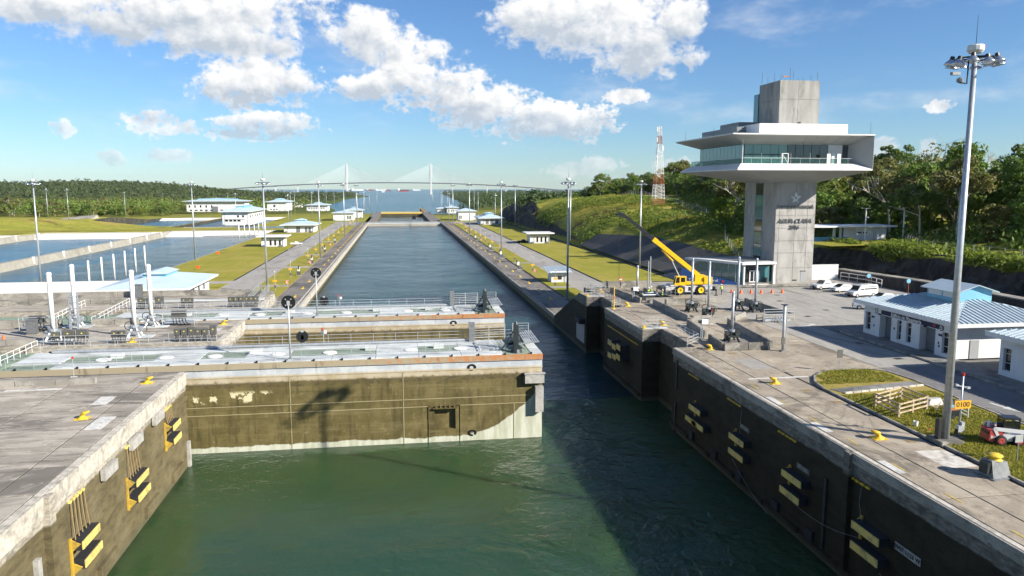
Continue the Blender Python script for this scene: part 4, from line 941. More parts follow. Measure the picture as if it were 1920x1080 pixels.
# =================================================================== FENDERS ON THE LOCK WALLS
def fender(label, side, y, z, arms=((0,0),(0,-1.5)), L=3.0, chains=True, small=False, group='yellow faced fenders'):
    # local: +x away from the wall, y along it
    t = thing('wall_fender', label, 'fender', (XR if side > 0 else XL, y, z), math.pi if side > 0 else 0, group)
    if not small:
        MB().bx(.02,.16,-L/2-.12,-L/2+.12,-2.2,.55).build('back_plate', 'fender_yellow', t)
        for zz in (.15, -1.5):
            mb = MB(); mb.add([(.16,-L/2-.05,zz-.55),(.16,-L/2+.05,zz-.55),(.75,-L/2+.05,zz),(.75,-L/2-.05,zz),(.16,-L/2-.05,zz+.3),(.16,-L/2+.05,zz+.3)], [(0,1,2,3),(4,3,2,5),(1,5,2),(0,3,4)]); mb.build('gusset', 'fender_yellow', t)
    for (dy, dz) in arms:
        w = L if not small else 1.7
        MB().bx(.05,.8,dy-w/2,dy+w/2,dz-.32,dz+.32).build('rubber_block', 'rubber', t)
        n = 2 if w > 2 else 1
        for k in range(n): MB().bx(.8,.88,dy-w/2+w*k/n+.02,dy-w/2+w*(k+1)/n-.02,dz-.27,dz+.27).build('face_panel', 'fender_face', t)
    MB().bx(.1,.95,-L/2,L/2,.36,.46).build('lid', 'fender_yellow', t) if False else None
    if chains:
        top = -z-1.95
        for k in range(5):
            yy_ = -L/2+.3+k*(L-.6)/4; MB().path([(.12,yy_*.9,top),(.2,yy_*.95,top*.5),(.3,yy_,.34)], .045, 5).build('chain', 'chain', t)
            MB().bx(.0,.17,yy_*.9-.13,yy_*.9+.13,top-.05,top+.10).build('anchor_block', 'fender_face', t)
    return t
wh = ['below the 0100 sign, nearest the camera', 'second from the camera', 'third from the camera', 'fourth, with a broken lower bar']
for (y, z, lb, arms) in ((45.4,-4.7,0,((0,0),(0,-1.5))),(55.4,-4.7,1,((0,0),(-.2,-1.5))),(65.7,-4.9,2,((0,0),(0,-1.5))),(76.0,-5.0,3,((0,0),(.9,-1.5),(-.9,-1.55)))):
    fender('black and yellow fender on the right wall, %s' % wh[lb], 1, y, z, arms, 3.1, False)
    for k in range(5):
        yb = y+2.6+1.0-k*.62
        tag(MB().bx(XR-.12,XR-.001,yb-.22,yb+.22,-1.98,-1.84).build('anchor_block', 'bollard_yellow'), 'small yellow anchor block under the right coping, above the %s fender' % ('first','second','third','fourth')[lb], 'anchor', 'yellow anchors on the right wall')
f5 = thing('wall_fender', 'cluster of six black fender boxes with yellow faces on the middle right pier', 'fender', (XR, 105.6, -4.4), math.pi)
MB().bx(.02,.14,-2.95,-2.75,-2.4,.9).build('back_plate', 'fender_yellow', f5)
for i, (dy, dz) in enumerate(((-2.2,.35),(0,.15),(2.3,.55),(-2.2,-1.6),(.1,-1.3),(2.2,-.9))):
    MB().bx(.02,1.3,dy-.95,dy+.95,dz-.45,dz+.45).build('rubber_block', 'rubber', f5); MB().bx(1.3,1.38,dy-.9,dy+.9,dz-.38,dz+.38).build('face_panel', 'fender_face', f5)
for k in range(18): tag(MB().bx(XR-.1,XR-.001,-.25,.25,-.07,.07).build('anchor_block', 'bollard_yellow', None, (0, 98.6+k*.86, -2.5)), 'small yellow anchor in the dashed row on the middle right pier', 'anchor', 'yellow anchors on the middle right pier')
for (y, z, lb, arms, ch) in ((74.4,-3.6,'nearest the sliding gate',((0,0),(0,-1.35)),True),(64.2,-4.9,'second from the gate, hung on chains',((0,0),(.2,-1.4)),True),(53.4,-4.9,'at the bottom of the picture, hung on chains',((0,0),(.2,-1.4)),True)):
    fender('yellow fender on the sunlit left wall, %s' % lb, -1, y, z, arms, 3.0 if z < -4 else 2.4, ch)
# ropes between the right-hand fenders, and the marker plate
for k, (p, q, sag) in enumerate((((57.2,-6.6),(46.6,-5.6),1.3),((44.0,-6.9),(36,-9.5),.6),((67.0,-7.2),(59.6,-9.6),.7))):
    pts = [(XR-.55, p[0]+(q[0]-p[0])*s, p[1]+(q[1]-p[1])*s - sag*4*s*(1-s)*.5) for s in np.linspace(0,1,9)]
    tag(MB().path(pts, .02, 5).build('rope', 'steel_grey'), ['thin rope sagging between the two nearest right fenders','thin rope hanging from the nearest right fender','thin rope hanging from the third right fender'][k], 'rope')
tag(MB().path([(XR-.2,56.4+9.6,-2.0),(XR-.25,66.1,-3.0),(XR-.4,65.9,-4.4)], .02, 5).build('rope', 'steel_grey'), 'short rope from the wall anchors to the third right fender', 'rope')
tag(MB().path([(XR-.2,47.0,-2.0),(XR-.25,47.1,-3.2),(XR-.45,46.4,-4.3)], .02, 5).build('rope', 'steel_grey'), 'short rope from the wall anchors to the nearest right fender', 'rope')
t = thing('marker_plate', 'white plate with black characters on the dark right wall', 'sign', (XR-.05, 42.0, -4.55))
MB().bx(-.03,0,-1.25,1.25,-.27,.27).build('plate', 'fender_grey', t)
lettering('lettering', 'W07 1126 W', .44, 'black_paint', t, (-.05,0,0), (R(90),0,R(-90)), .012)
for y in (53.6, 64.2):
    tt = thing('marker_plate', 'faded grey plate with characters above the %s right fender' % ('second' if y < 60 else 'third'), 'sign', (XR-.04, y+1.4, -3.75)); MB().bx(-.02,0,-1.0,1.0,-.24,.24).build('plate', 'cabinet', tt); lettering('lettering', '0711263', .42, 'fender_grey', tt, (-.04,0,0), (R(90),0,R(-90)), .012)

# =================================================================== LIGHT MASTS
def mast_proto(h, r0, full):
    t = thing('light_mast', '', 'light mast'); n = 10 if full else 7
    MB().cyl((0,0,0),(0,0,h-.6),r0,r0*.58,n).build('pole', 'galvanised', t, smooth=True)
    MB().bx(-.9,.9,-.9,.9,0,.35).build('plinth', 'parapet_concrete', t)
    MB().lathe([(.05,.7),(.5,.68),(.56,.6),(.56,.3),(.4,.12),(.05,.1)], (0,0,h-.3), 14).build('hoist_housing', 'white_paint', t)
    ring = [(1.2*math.cos(a),1.2*math.sin(a),h-.55) for a in np.linspace(0,2*math.pi,19)]
    MB().path(ring, .06, 5).build('ring', 'dark_metal', t)
    arm = MB().bar((.2,0,h-.5),(1.3,0,h-.55),.09,.09).mesh('arm', 'dark_metal')
    for k in range(4): put('arm', arm, t, rz=R(20+90*k))
    lm = MB(); lm.lathe([(0,.42),(.22,.40),(.3,.3),(.52,.05),(.62,-.12),(.60,-.14),(.3,-.1),(0,-.1)], n=12 if full else 8); lh = lm.mesh('lamp', 'lamp_metal', True)
    gm = MB().lathe([(0,.36),(.2,.34),(.22,.0)], (0,0,.36), 10).mesh('gear_case', 'dark_metal')
    for k in range(10 if full else 8):
        a = 2*math.pi*(k+.3)/(10 if full else 8); l = put('lamp', lh, t, (1.5*math.cos(a), 1.5*math.sin(a), h-.85 - .12*(k % 2)), rot=(.22*math.sin(a), -.22*math.cos(a), 0), scale=.74)
        if full: put('gear_case', gm, l)
    MB().cyl((0,0,h+.4),(0,0,h+2.4),.025,.01,5).build('lightning_rod', 'dark_metal', t)
    if full:
        for x in (.5,.75): MB().lathe([(0,.16),(.07,.12),(.07,0)], (x,.1,h+.3), 8).build('red_lamp', 'red_lamp', t)
        MB().path([(-1.2,-.9,h-.9),(-1.25,-.95,h-2.4),(-2.0,-1.2,h-2.4)], .05, 5).build('camera_arm', 'dark_metal', t); MB().lathe([(0,.35),(.22,.2),(.2,0),(0,-.1)], (-2.0,-1.2,h-2.35), 8).build('camera', 'steel_grey', t); MB().bx(-2.7,-2.1,-1.35,-1.1,h-1.9,h-1.7).build('sensor', 'steel_grey', t)
        MB().bx(-.75,-.5,-.2,.2,.4,1.9).build('switch_box', 'dark_metal', t)
    return t
GM = 'light masts along the locks'
M1 = mast_proto(28.6, .30, True); M1.location = (40.4, 49.35, 0); M1['label'] = 'nearest tall light mast, foreground right beside the 0100 sign'
M2 = mast_proto(28.6, .30, False)
mastpos = [((40.1,176.5,ZF),'dark shaded light mast by the small white hut on the right'),((39.9,293,ZF),'light mast on the right verge, between the two small right huts'),((40.1,428,ZF),'third light mast along the right deck of the far chamber'),((40,556,ZF),'farthest light mast along the right deck of the far chamber'),
  ((79.4,241.4,ZF),'light mast beside the dark slope, above the crane tip'),((80.2,348,ZF),'light mast at the foot of the bushy slope, behind the white hut'),((79,510,ZF),'light mast before the distant black rock cut'),
  ((-97,222,ZF),'light mast at the left edge in front of the first basin'),((-74.3,292,ZF),'light mast at the corner of the left lawn beside the basin'),((-33.6,199.8,ZF),'large light mast left of the two black disc signs'),((-29.2,292,ZF),'second light mast along the left deck of the far chamber'),((-29.1,424,ZF),'third light mast along the left deck of the far chamber'),((-29.5,560,ZF),'farthest light mast along the left deck of the far chamber'),
  ((-83,600,ZL),'light mast right of the large two storey white building'),((-286,716,-11.5),'light mast left of the brown earth bank, in front of the forest'),((-318,752,-11.5),'leftmost distant light mast in front of the forest'),((-297,890,ZL),'light mast in front of the forest right of the earth bank'),((-147,726,ZL),'light mast hidden behind the lawn corner mast'),
  ((-384,1330,-20),'far light mast deep in the left forest'),((-279,1317,-20),'far light mast above the long white building')]
for k, (p, lab) in enumerate(mastpos):
    if k == 0: M2.location = p; M2['label'] = lab; M2['group'] = GM
    else: dup(M2, p, 0, lab, GM)
M1['group'] = GM
for p in ((-108,800),(-135,1037),(-92,845),(-117,1292),(-100,1240),(-30,1135),(-38.6,1065),(-43,1023),(-36,700),(-36,830)): dup(M2, (p[0],p[1],ZL), .5, 'small far light mast on the left side of the lowest lock', 'far masts left')
for p in ((61,1050),(63,967),(61,1334),(47,700),(47,830),(82,640),(80,760),(90,900)): dup(M2, (p[0],p[1],ZL), .5, 'small far light mast on the right side of the lowest lock', 'far masts right')

# =================================================================== GRASS ISLAND, KERBS, MARKINGS (right foreground)
isl = [(39.75,-30),(49.35,-30),(49.35,40),(49.7,57),(50.2,66.4),(49.9,69.6),(48.9,70.9),(47,71.5),(44.8,71.35),(43,70.6),(41.3,69),(40.2,67),(39.8,65)]
mb = MB(); mb.prism(isl, -.3, .13); struct('grass_island', mb, 'island_grass')
def kerb_line(pts, m='kerb', w=.2, h=.2):
    mb = MB()
    for a, b in zip(pts, pts[1:]): mb.bar((a[0],a[1],h/2-.03), (b[0],b[1],h/2-.03), w, h+.06)
    return struct('kerb', mb, m)
kerb_line(isl[1:]); kerb_line([(39.72,65),(39.72,-30)], 'kerb', .16, .16)
struct('drain_gap', MB().bx(39.37, 39.63, -30, 66, -.29, -.2), 'rubber')
pth = thing('garden_path', 'narrow concrete path crossing the grass island, pale stone edge', 'path', (0,0,0)); pth['kind'] = 'structure'
mb = MB(); mb.prism([(40.1,64.2),(40.6,62.7),(49.6,64.2),(49.7,65.7)], .13, .17); mb.build('path_slab', 'pavement', pth)
km = MB().bx(-.42,.42,-.09,.09,.13,.28).mesh('edge_stone', 'kerb_white')
for k in range(10): put('edge_stone', km, pth, (41.0+k*.92, 62.65+k*.155, 0), rz=.166)
pv = [(60.2,92.6),(58.3,92.2),(57.8,90.6),(57.75,30),(60.2,30)]
mb = MB(); mb.prism([(61,92.4),(58.6,92.2),(57.9,91),(57.8,80),(57.4,60),(57.4,20),(61,20)], -.2, .15); struct('pavement', mb, 'pavement')
kerb_line([(61,92.5),(58.5,92.3),(57.75,91.1),(57.65,80),(57.25,60),(57.25,20)])
def marking(label, m, poly, z=.012, name='road_marking'):
    mb = MB(); mb.prism(poly, z-.006, z); return tag(mb.build(name, m), label, 'marking')
marking('white stop line painted across the right deck beside the bollard', 'line_white', [(34.4,69.2),(40.9,69.3),(40.9,69.75),(34.4,69.65)])
marking('white straight arrow painted on the shaded road', 'line_white', [(51.75,58.3),(52.0,58.3),(52.3,56.9),(52.55,57.0),(52.35,55.4),(51.7,56.75),(52.0,56.8)], .012)
marking('white curved arrow painted in front of the parked cars', 'line_white', [(54.0,95.6),(55.8,95.9),(56.9,96.6),(56.5,97.1),(57.6,97.2),(57.4,96.2),(56.9,96.2),(55.8,95.3),(54.1,95.1)])
for k in range(9): tag(MB().bx(33.62,33.78,0,1.5,.004,.012).build('road_marking','line_yellow',None,(0,34+k*5.3,0)), 'short worn yellow dash along the right deck edge', 'marking', 'yellow dashes on the right deck')
for k, y in enumerate((44.2, 53.0, 60.6)): tag(MB().bx(32.95,33.55,y,y+2.4,.004,.012).build('road_marking','line_white'), 'worn white patch beside the right coping, %s' % ('nearest','middle','farthest')[k], 'marking')
patch = lambda lab, x0, x1, y0, y1, m='kerb_white': tag(MB().bx(x0,x1,y0,y1,.004,.01).build('concrete_patch', m), lab, 'patch')
patch('large pale repair patch on the right deck before the white line', 36.7, 39.2, 73.2, 77.8, 'road_concrete'); patch('pale square repair slab on the deck beside the nearest mast', 36.9, 39.2, 44.6, 48.0, 'kerb_white')
for k, (x, y) in enumerate(((38.0,80.8),(37.9,64.6),(38.6,60.6),(38.2,50.1),(63.5,118),(66,108),(71,101),(60,103),(58.5,112),(78.5,119),(66.5,124.5),(56,84),(55.2,75.5),(53.8,64),(54.4,52))):
    tag(MB().bx(-.45,.45,-.35,.35,.003,.014).build('manhole_cover','cable' if x > 50 else 'chain',None,(x,y,0)), 'small dark manhole cover on the right deck and yard', 'manhole cover', 'manhole covers right')

# =================================================================== CONCRETE TROUGHS
def blocks(t, a, b, h=.9, w=.42, L=3.1):
    a, b = Vector((*a, 0)), Vector((*b, 0)); D = (b-a); n = max(1, round(D.length/L)); ang = math.atan2(D.y, D.x); l = D.length/n
    mb = MB(); q = .04; mb.hull([(q,-w/2,0),(l-q,-w/2,0),(l-q,w/2,0),(q,w/2,0)], [(q,-w/3,h),(l-q,-w/3,h),(l-q,w/3,h),(q,w/3,h)]); me = mb.mesh('barrier_block', 'parapet_concrete')
    for k in range(n): put('barrier_block', me, t, a+D*(k/n), rz=ang)
T1 = thing('concrete_trough', 'nearest trough of low concrete barriers on the right deck', 'barrier'); blocks(T1, (37.6,82.3), (43.5,82.3)); blocks(T1, (37.6,82.6), (38.2,88)); blocks(T1, (38.6,90), (39.6,98.6)); blocks(T1, (43.8,82.8), (45.5,98.6)); blocks(T1, (40.4,99.6), (45.3,99.6), .8)
T2 = thing('concrete_trough', 'middle trough of low concrete barriers around four gauge posts', 'barrier'); blocks(T2, (41.2,117.6), (40.9,101.6)); blocks(T2, (41.3,101.1), (47,101.1)); blocks(T2, (43,117.3), (53.5,117.3)); blocks(T2, (56.6,100.5), (56.6,116.5)); blocks(T2, (47.5,101), (50.8,104.5), .7); blocks(T2, (50.8, 100.8), (56.5, 100.6))
T3 = thing('concrete_trough', 'far trough of low concrete barriers where the workers stand', 'barrier'); blocks(T3, (38.4,133), (39.6,119.2)); blocks(T3, (44.2,131.5), (45.2,119.6)); blocks(T3, (40.3,118.9), (44.8,118.9)); blocks(T3, (38.6,138.2), (48,138.2), 1.3)
gr = 'grey gauge posts in the right troughs'
for nm, x, y, h in (('front left', 45.0,104.4,8.2), ('rear left', 44.5,109.6,8.2), ('rear middle', 52.4,110.4,8.2), ('front right', 54.1,107.9,8.2)):
    gauge('gauge_post', 'tall grey gauge post in the middle right trough, %s of four' % nm, (x, y, 0), h, .17, False, gr)
gauge('gauge_post', 'grey gauge post standing in the nearest right trough', (40.8, 87.2, 0), 6.2, .17, False, gr)
gauge('gauge_post', 'grey gauge post beside the workers in the far right trough', (40.6, 124.4, 0), 5.6, .16, False, gr)
t = thing('sensor_post', 'thick pale post with a side pipe at the end of the nearest trough', 'post', (44.3, 81.0, 0)); MB().cyl((0,0,0),(0,0,5.5),.17,.17,10).build('pole','galvanised_rail',t,smooth=True); MB().cyl((.35,.05,0),(.35,.05,5.0),.05,.05,6).build('conduit','galvanised_rail',t); MB().bx(-.32,.05,-.25,-.12,.9,1.7).build('junction_box','cabinet',t); MB().bx(-.35,.35,-.3,.3,5.5,5.56).build('solar_panel','navy',t); MB().bx(-.3,.5,-.3,.3,0,.12).build('base','parapet_concrete',t)
t = thing('sensor_post', 'twin thin posts behind the workers, left of the crane', 'post', (45.7, 133, 0)); MB().cyl((-.25,0,0),(-.25,0,5.6),.11,.11,8).build('pole','galvanised',t); MB().cyl((.2,.2,0),(.2,.2,6.4),.10,.10,8).build('pole','galvanised_rail',t); MB().bx(-.5,.4,-.25,.2,0,.15).build('base','parapet_concrete',t)
for lab, p, hh in (('white post with a box in the nearest trough beside the railing', (37.6,89.0,0), 2.6), ('white post with a box at the edge of the workers\' trough', (39.0,121.5,0), 2.4)):
    t = thing('control_post', lab, 'post', p); MB().cyl((-.12,0,0),(-.12,0,hh),.06,n=6).cyl((.12,0,0),(.12,0,hh),.06,n=6).build('legs','galvanised_rail',t); MB().bx(-.1,.75,-.25,.25,hh-.6,hh).build('box','white_paint',t); MB().bx(-.45,-.1,-.15,.15,hh-.5,hh-.15).build('lamp','dark_metal',t); MB().bx(-.4,.4,-.4,.4,0,.1).build('base','parapet_concrete',t)
t = thing('height_post', 'bright yellow post at the corner of the right pier', 'post', (33.4, 113.9, 0)); MB().cyl((0,0,0),(0,0,3.6),.12,.12,8).build('pole','bollard_yellow',t); MB().bx(-.25,.25,-.25,.25,0,.1).build('foot','bollard_yellow',t); MB().bx(-.14,.14,-.14,.14,1.6,2.1).build('collar','mast_red',t)
lamp_stick('thin post with an orange lamp behind the nearest trough', (43.2, 99.0, 0))
t = thing('pipe_rack', 'steel railing frame with pipes right of the four gauge posts', 'railing', (51.0, 99.0, 0)); railing_parts(t, [(0,0,0),(4.6,0,0)], 1.9, 4.6, .05, (1.,.8,.6,.4)); MB().bx(.3,4.2,.2,1.0,.1,.5).build('tray','galvanised',t)
for k in range(4): MB().path([(1.8+k*.4,.1,1.0),(2.0+k*.4,-.3,.5),(2.3+k*.4,-.5,.05)],.06,5).build('hose','galvanised_rail',t)
railing('railing round the first gate slot on the right wall', [(34.0,84.7,0),(36.4,87.2,0),(36.4,94.5,0),(34.9,97.2,0),(32.9,97.2,0)], 1.15, 1.6, (1., .66, .33)); railing('railing round the second gate slot on the right wall', [(33.4,115.0,0),(35.4,117,0),(35.4,126,0),(35.2,127.8,0)], 1.15, 1.6, (1., .66, .33))
railing('railing of the steps at the far end of the right pier', [(35.4,128.2,0),(35.4,138,0),(38.6,138,0)], 1.15, 1.6, (1., .66, .33)); railing('slanting railing beside the crane outrigger', [(46.2,127.2,0),(47.4,122.2,0)], 1.6, 1.3, (1., .66, .33))
t = thing('gangway', 'small pale landing stage with railings at the first right gate slot', 'landing stage', (32.6,96.9,0)); MB().bx(0,3.6,.0,1.2,-.15,.05).build('floor','gate_deck',t); railing_parts(t, [(0.1,1.1,.05),(3.4,1.1,.05)], 1.5, 1.1, .035, (1.,.66,.33)); MB().bx(-.05,.3,-.1,.2,.05,.5).build('lamp','bollard_yellow',t)
t = thing('gangway', 'small pale landing stage with railings at the second right gate slot', 'landing stage', (32.5,127.6,0)); MB().bx(0,3.2,.0,1.2,.005,.08).build('floor','gate_deck',t); railing_parts(t, [(0.1,1.1,.05),(3.0,1.1,.05)], 1.4, 1.1, .035, (1.,.66,.33)); MB().bx(-.05,.3,-.1,.2,.05,.5).build('lamp','bollard_yellow',t)
tag(MB().bx(XR-1.05,XR-.02,128.4,131.9,-5.0,-4.1).build('fender_beam','rubber'), 'black rubber beam on the sloping end of the right pier', 'fender')
tag(MB().bx(XR-.06,XR-.003,128.6,134.5,-8.6,-5.0).build('steel_panel','fender_grey'), 'pale steel panels on the face of the sloping right pier end', 'panel')
# machinery litter in the workers' trough
t = thing('hydraulic_unit', 'dark hydraulic machinery opened up among the workers', 'machine', (42.2,122.6,0))
MB().bx(-1.6,1.8,-.8,.8,.1,.7).bx(-.9,.6,-.5,.5,.7,1.15).build('frame','machine_dark',t); MB().cyl((-1.4,-.5,.9),(1.5,-.5,.9),.16,n=8).cyl((-1.2,.4,1.0),(.9,.5,1.2),.12,n=8).build('cylinder','galvanised',t); MB().lathe([(0,.6),(.35,.55),(.35,0)],(1.2,.2,.7),10).build('motor','steel_grey',t)

# =================================================================== PEOPLE
hel = MB().lathe([(0,.16),(.08,.14),(.125,.06),(.13,0),(.17,-.01),(.17,-.03),(.1,-.03)], n=10).mesh('helmet', 'helmet')
for lab, p, rz, m in (('worker in a green vest and helmet standing left at the machinery', (41.1,125.4,0), 2.6, pm1), ('worker in a green vest bending over the machinery', (42.6,124.6,0), 3.3, pm2), ('worker in a green vest at the right side of the trough', (43.6,125.6,0), 1.2, pm1), ('worker in a green vest behind the crane tail', (57.0,126.6,0), .6, pm1), ('worker in a vest beside the dark barrier, farthest right of the group', (44.0,121.4,0), 4.2, pm1)):
    t = thing('person', lab, 'person', p, rz, 'workers at the troughs'); put('body', m, t); put('helmet', hel, t, (0, .09 if m is pm1 else .33, 1.78))

# =================================================================== MOBILE CRANE
C_ = thing('mobile_crane', 'yellow mobile crane with its long boom raised to the left', 'crane', (51.3,128.3,0), R(-3))
mb = MB(); mb.bx(-4.4,4.1,-1.15,1.15,.95,1.6).bx(-3.6,-.9,-1.3,1.3,1.6,1.85).bx(2.3,4.1,-1.25,1.25,1.6,1.8).bx(-.95,.95,-1.28,1.28,.55,1.5); mb.build('carrier','crane_grey',C_)
MB().bx(-5.2,-4.4,-1.1,1.1,.8,1.5).bx(4.1,4.7,-1.1,1.1,.7,1.4).build('outrigger_box','crane_black',C_)
for x in (-5.0,4.4):
    for s in (-1,1): MB().bar((x,s*1.0,1.0),(x,s*2.3,1.0),.25,.25).cyl((x,s*2.3,.08),(x,s*2.3,1.1),.1,n=8).cyl((x,s*2.3,0),(x,s*2.3,.08),.35,n=10).build('outrigger','crane_black',C_)
tm = MB().lathe([(.5,.33),(.80,.33),(.88,.2),(.88,-.2),(.80,-.33),(.5,-.33)], n=20).mesh('tyre','tyre',True); rm = MB().lathe([(0,.12),(.2,.14),(.22,.3),(.46,.32),(.52,.34),(.52,-.3),(0,-.3)], n=16).mesh('rim','rim_yellow')
def wheel(parent, x, y, z, s=1., side=-1, tm=tm, rm=rm):
    w = put('wheel', tm, parent, (x,y,z), rot=(R(90) if side < 0 else R(-90),0,0), scale=s); put('rim', rm, w); return w
for x in (-1.85,1.95):
    wheel(C_, x, -1.2, .88, 1., -1); wheel(C_, x, 1.2, .88, 1., 1)
MB().bx(-.35,.35,-1.3,-1.16,.75,1.45).build('steps','dark_metal',C_)
MB().lathe([(1.0,.2),(1.05,0),(0,0)], (.6,0,1.62), 18).build('turntable','crane_black',C_)
mb = MB(); mb.bx(-.6,3.2,-1.05,1.05,1.85,2.35).bx(1.0,2.9,-.85,-.55,2.35,3.5).bx(1.0,2.9,.0,.3,2.35,3.5); mb.build('superstructure','crane_yellow',C_)
MB().bx(2.6,4.1,-1.15,1.15,1.95,3.15).build('counterweight','crane_yellow',C_)
cb = MB(); cb.add([(-2.9,-1.35,1.75),(-.75,-1.35,1.75),(-.75,-.3,1.75),(-2.9,-.3,1.75),(-2.6,-1.35,3.35),(-.75,-1.35,3.35),(-.75,-.3,3.35),(-2.6,-.3,3.35)],[(0,3,2,1),(4,5,6,7),(0,1,5,4),(1,2,6,5),(2,3,7,6),(3,0,4,7)]); cab = cb.build('cab','crane_yellow',C_)
MB().bx(-1.75,-1.0,-1.37,-1.352,2.35,3.15).build('window','glass_dark',cab); MB().add([(-2.72,-1.36,2.2),(-2.0,-1.36,2.2),(-2.0,-1.36,3.2),(-2.55,-1.36,3.2)],[(0,1,2,3)]).build('window','glass_dark',cab); MB().add([(-2.87,-1.2,2.1),(-2.87,-.4,2.1),(-2.64,-.4,3.25),(-2.64,-1.2,3.25)],[(3,2,1,0)]).build('windscreen','glass_dark',cab)
b0, b1, b2 = Vector((2.3,-.28,3.0)), Vector((-6.6,-.28,9.9)), Vector((-12.2,-.28,14.3))
MB().bar(b0,b1,.62,.74).build('boom_base','crane_yellow',C_); MB().bar(b1.lerp(b0,.06),b1.lerp(b2,.02),.70,.84).build('boom_collar','crane_yellow',C_)
MB().bar(b1,b1.lerp(b2,.55),.5,.6).build('boom_section','crane_black',C_); MB().bar(b1.lerp(b2,.5),b2,.40,.48).build('boom_section','crane_black',C_)
MB().bx(b2.x-.75,b2.x+.2,-.6,.05,b2.z-.45,b2.z+.25).cyl((b2.x-.7,-.65,b2.z+.15),(b2.x-.7,.1,b2.z+.15),.32,n=12).bar((b2.x-1.2,-.28,b2.z-.05),(b2.x-.3,-.28,b2.z+.1),.2,.2).build('boom_head','crane_black',C_)
MB().cyl((-1.3,-.28,2.35),(-3.3,-.28,6.3),.11,n=8).build('lift_rod','lamp_metal',C_); MB().cyl((-3.0,-.28,6.0),(-5.0,-.28,8.0),.2,n=8).build('lift_cylinder','crane_yellow',C_)
for s in (-.14,.14): MB().cyl((b2.x-.55+s,-.28,b2.z-.3),(b2.x-.55+s,-.28,3.3),.022,n=4).build('hoist_rope','cable',C_)
hk = thing('hook_block', 'red and white striped crane hook block hanging over the trough', 'hook', (38.85,128.65,2.2)); MB().bx(-.24,.24,-.15,.15,.35,1.1).build('block','mast_red',hk); MB().bx(-.25,.25,-.16,.16,.55,.72).build('stripe','white_paint',hk); MB().path([(0,0,.35),(0,0,.1),(.14,0,-.05),(.1,0,-.22),(-.08,0,-.22),(-.14,0,-.08)],.055,6).build('hook','dark_metal',hk)
tag(MB().path([(38.85,128.6,1.95),(38.3,128.2,.9),(38.7,126.9,.75)],.03,5).path([(38.85,128.6,1.95),(39.9,127.6,.9)],.03,5).build('sling','cable'),'lifting slings hanging from the crane hook','sling')

# =================================================================== CONTROL TOWER
TW = thing('control_tower', 'tall concrete control tower with a wide glazed cabin on top', 'tower', (0,0,0))
sx0, sx1, sy0, sy1 = 73.5, 81.9, 139.7, 153.3
shaft = MB().bx(sx0+.08,sx1-.02,sy0+.08,sy1,0,22).build('shaft','tower_concrete',TW)
def panel(x0,x1,y0,y1,z0,z1,p,m): MB().bx(x0,x1,y0,y1,z0,z1).build('concrete_panel',m,p)
cols = [73.5,74.3,77.6,80.2,81.9]; rws = [0,3.1,6.1,8.5,11.0,13.5,16.2,20.3]
for i in range(4):
    for j in range(7): panel(cols[i]+.035,cols[i+1]-.035,sy0,sy0+.08,rws[j]+.035,rws[j+1]-.035,shaft,'tower_concrete')
for (a, b) in ((139.72,142.6),(142.6,145.2),(148.6,153.3)):
    for j in range(7): panel(sx0,sx0+.08,a+.02,b-.02,rws[j]+.02,rws[j+1]-.02,shaft,'tower_concrete')
for j in range(7):
    w = MB().bx(sx0-.02,sx0+.075,145.25,148.55,2.4+j*2.5,2.4+j*2.5+.12).build('window_sill','frame_dark',TW)
    MB().bx(sx0+.02,sx0+.076,145.3,148.5,2.54+j*2.5,2.4+j*2.5+2.48).build('window_pane','glass_teal' if j % 3 else 'glass_dark',TW)
MB().bx(79.4,80.3,sy0-.03,sy0,.25,2.35).build('door','door_grey',TW); MB().bx(79.25,80.45,sy0-.05,sy0-.002,2.35,2.5).build('door_lintel','frame_dark',TW)
MB().bx(77.7,78.6,sy0-.03,sy0-.002,.5,.75).build('vent','frame_dark',TW)
# saucer
ox0,ox1,oy0,oy1 = 61.0,88.6,132.0,160.5
def rect(x0,x1,y0,y1,z): return [(x0,y0,z),(x1,y0,z),(x1,y1,z),(x0,y1,z)]
MB().hull(rect(sx0-.1,sx1+.1,sy0-.1,sy1+.1,20.0), rect(ox0+.6,ox1-.1,oy0,oy1,22.15)).build('soffit_cone','cladding',TW)
MB().hull(rect(ox0+.6,ox1-.1,oy0,oy1,22.16), rect(ox0+.6,ox1-.1,oy0,oy1,22.4)).build('floor_rim','white_wall',TW)
MB().hull(rect(ox0+.6,ox1-.1,oy0,oy1,22.41), rect(63.2,ox1-2.0,134.1,oy1-2,23.45)).build('floor_slope','white_wall',TW)
# roof: plate, sloping soffit in panels, right-hand flared end wall
MB().bx(ox0-.5,ox1,oy0,oy1+.3,28.62,28.85).build('roof_plate','white_wall',TW)
MB().hull(rect(64.7,86.0,136.0,157.5,27.1), rect(ox0-.45,ox1-.05,oy0+.05,oy1+.25,28.6)).build('roof_soffit','cladding',TW)
fx = np.linspace(64.75, 85.95, 12); tx = np.linspace(ox0+.4, ox1-2.2, 12)
for k in range(11):
    e = .05; a = [(fx[k]+e,136.0,27.09),(fx[k+1]-e,136.0,27.09),(tx[k+1]-e,oy0+.08,28.57),(tx[k]+e,oy0+.08,28.57)]
    MB().add(a+[(x,y-.03,z-.05) for x,y,z in a],[(0,1,2,3),(7,6,5,4),(0,4,5,1),(1,5,6,2),(2,6,7,3),(3,7,4,0)]).build('soffit_panel','cladding',TW)
ew = MB(); ew.add([(85.9,136.2,23.5),(88.5,132.0,22.42),(88.5,132.0,28.6),(85.9,136.2,27.1),(86.3,136.4,23.5),(88.75,132.3,22.42),(88.75,132.3,28.6),(86.3,136.4,27.1)],[(0,1,2,3),(7,6,5,4),(1,5,6,2),(0,3,7,4)]); ew.build('end_wall','cladding',TW)
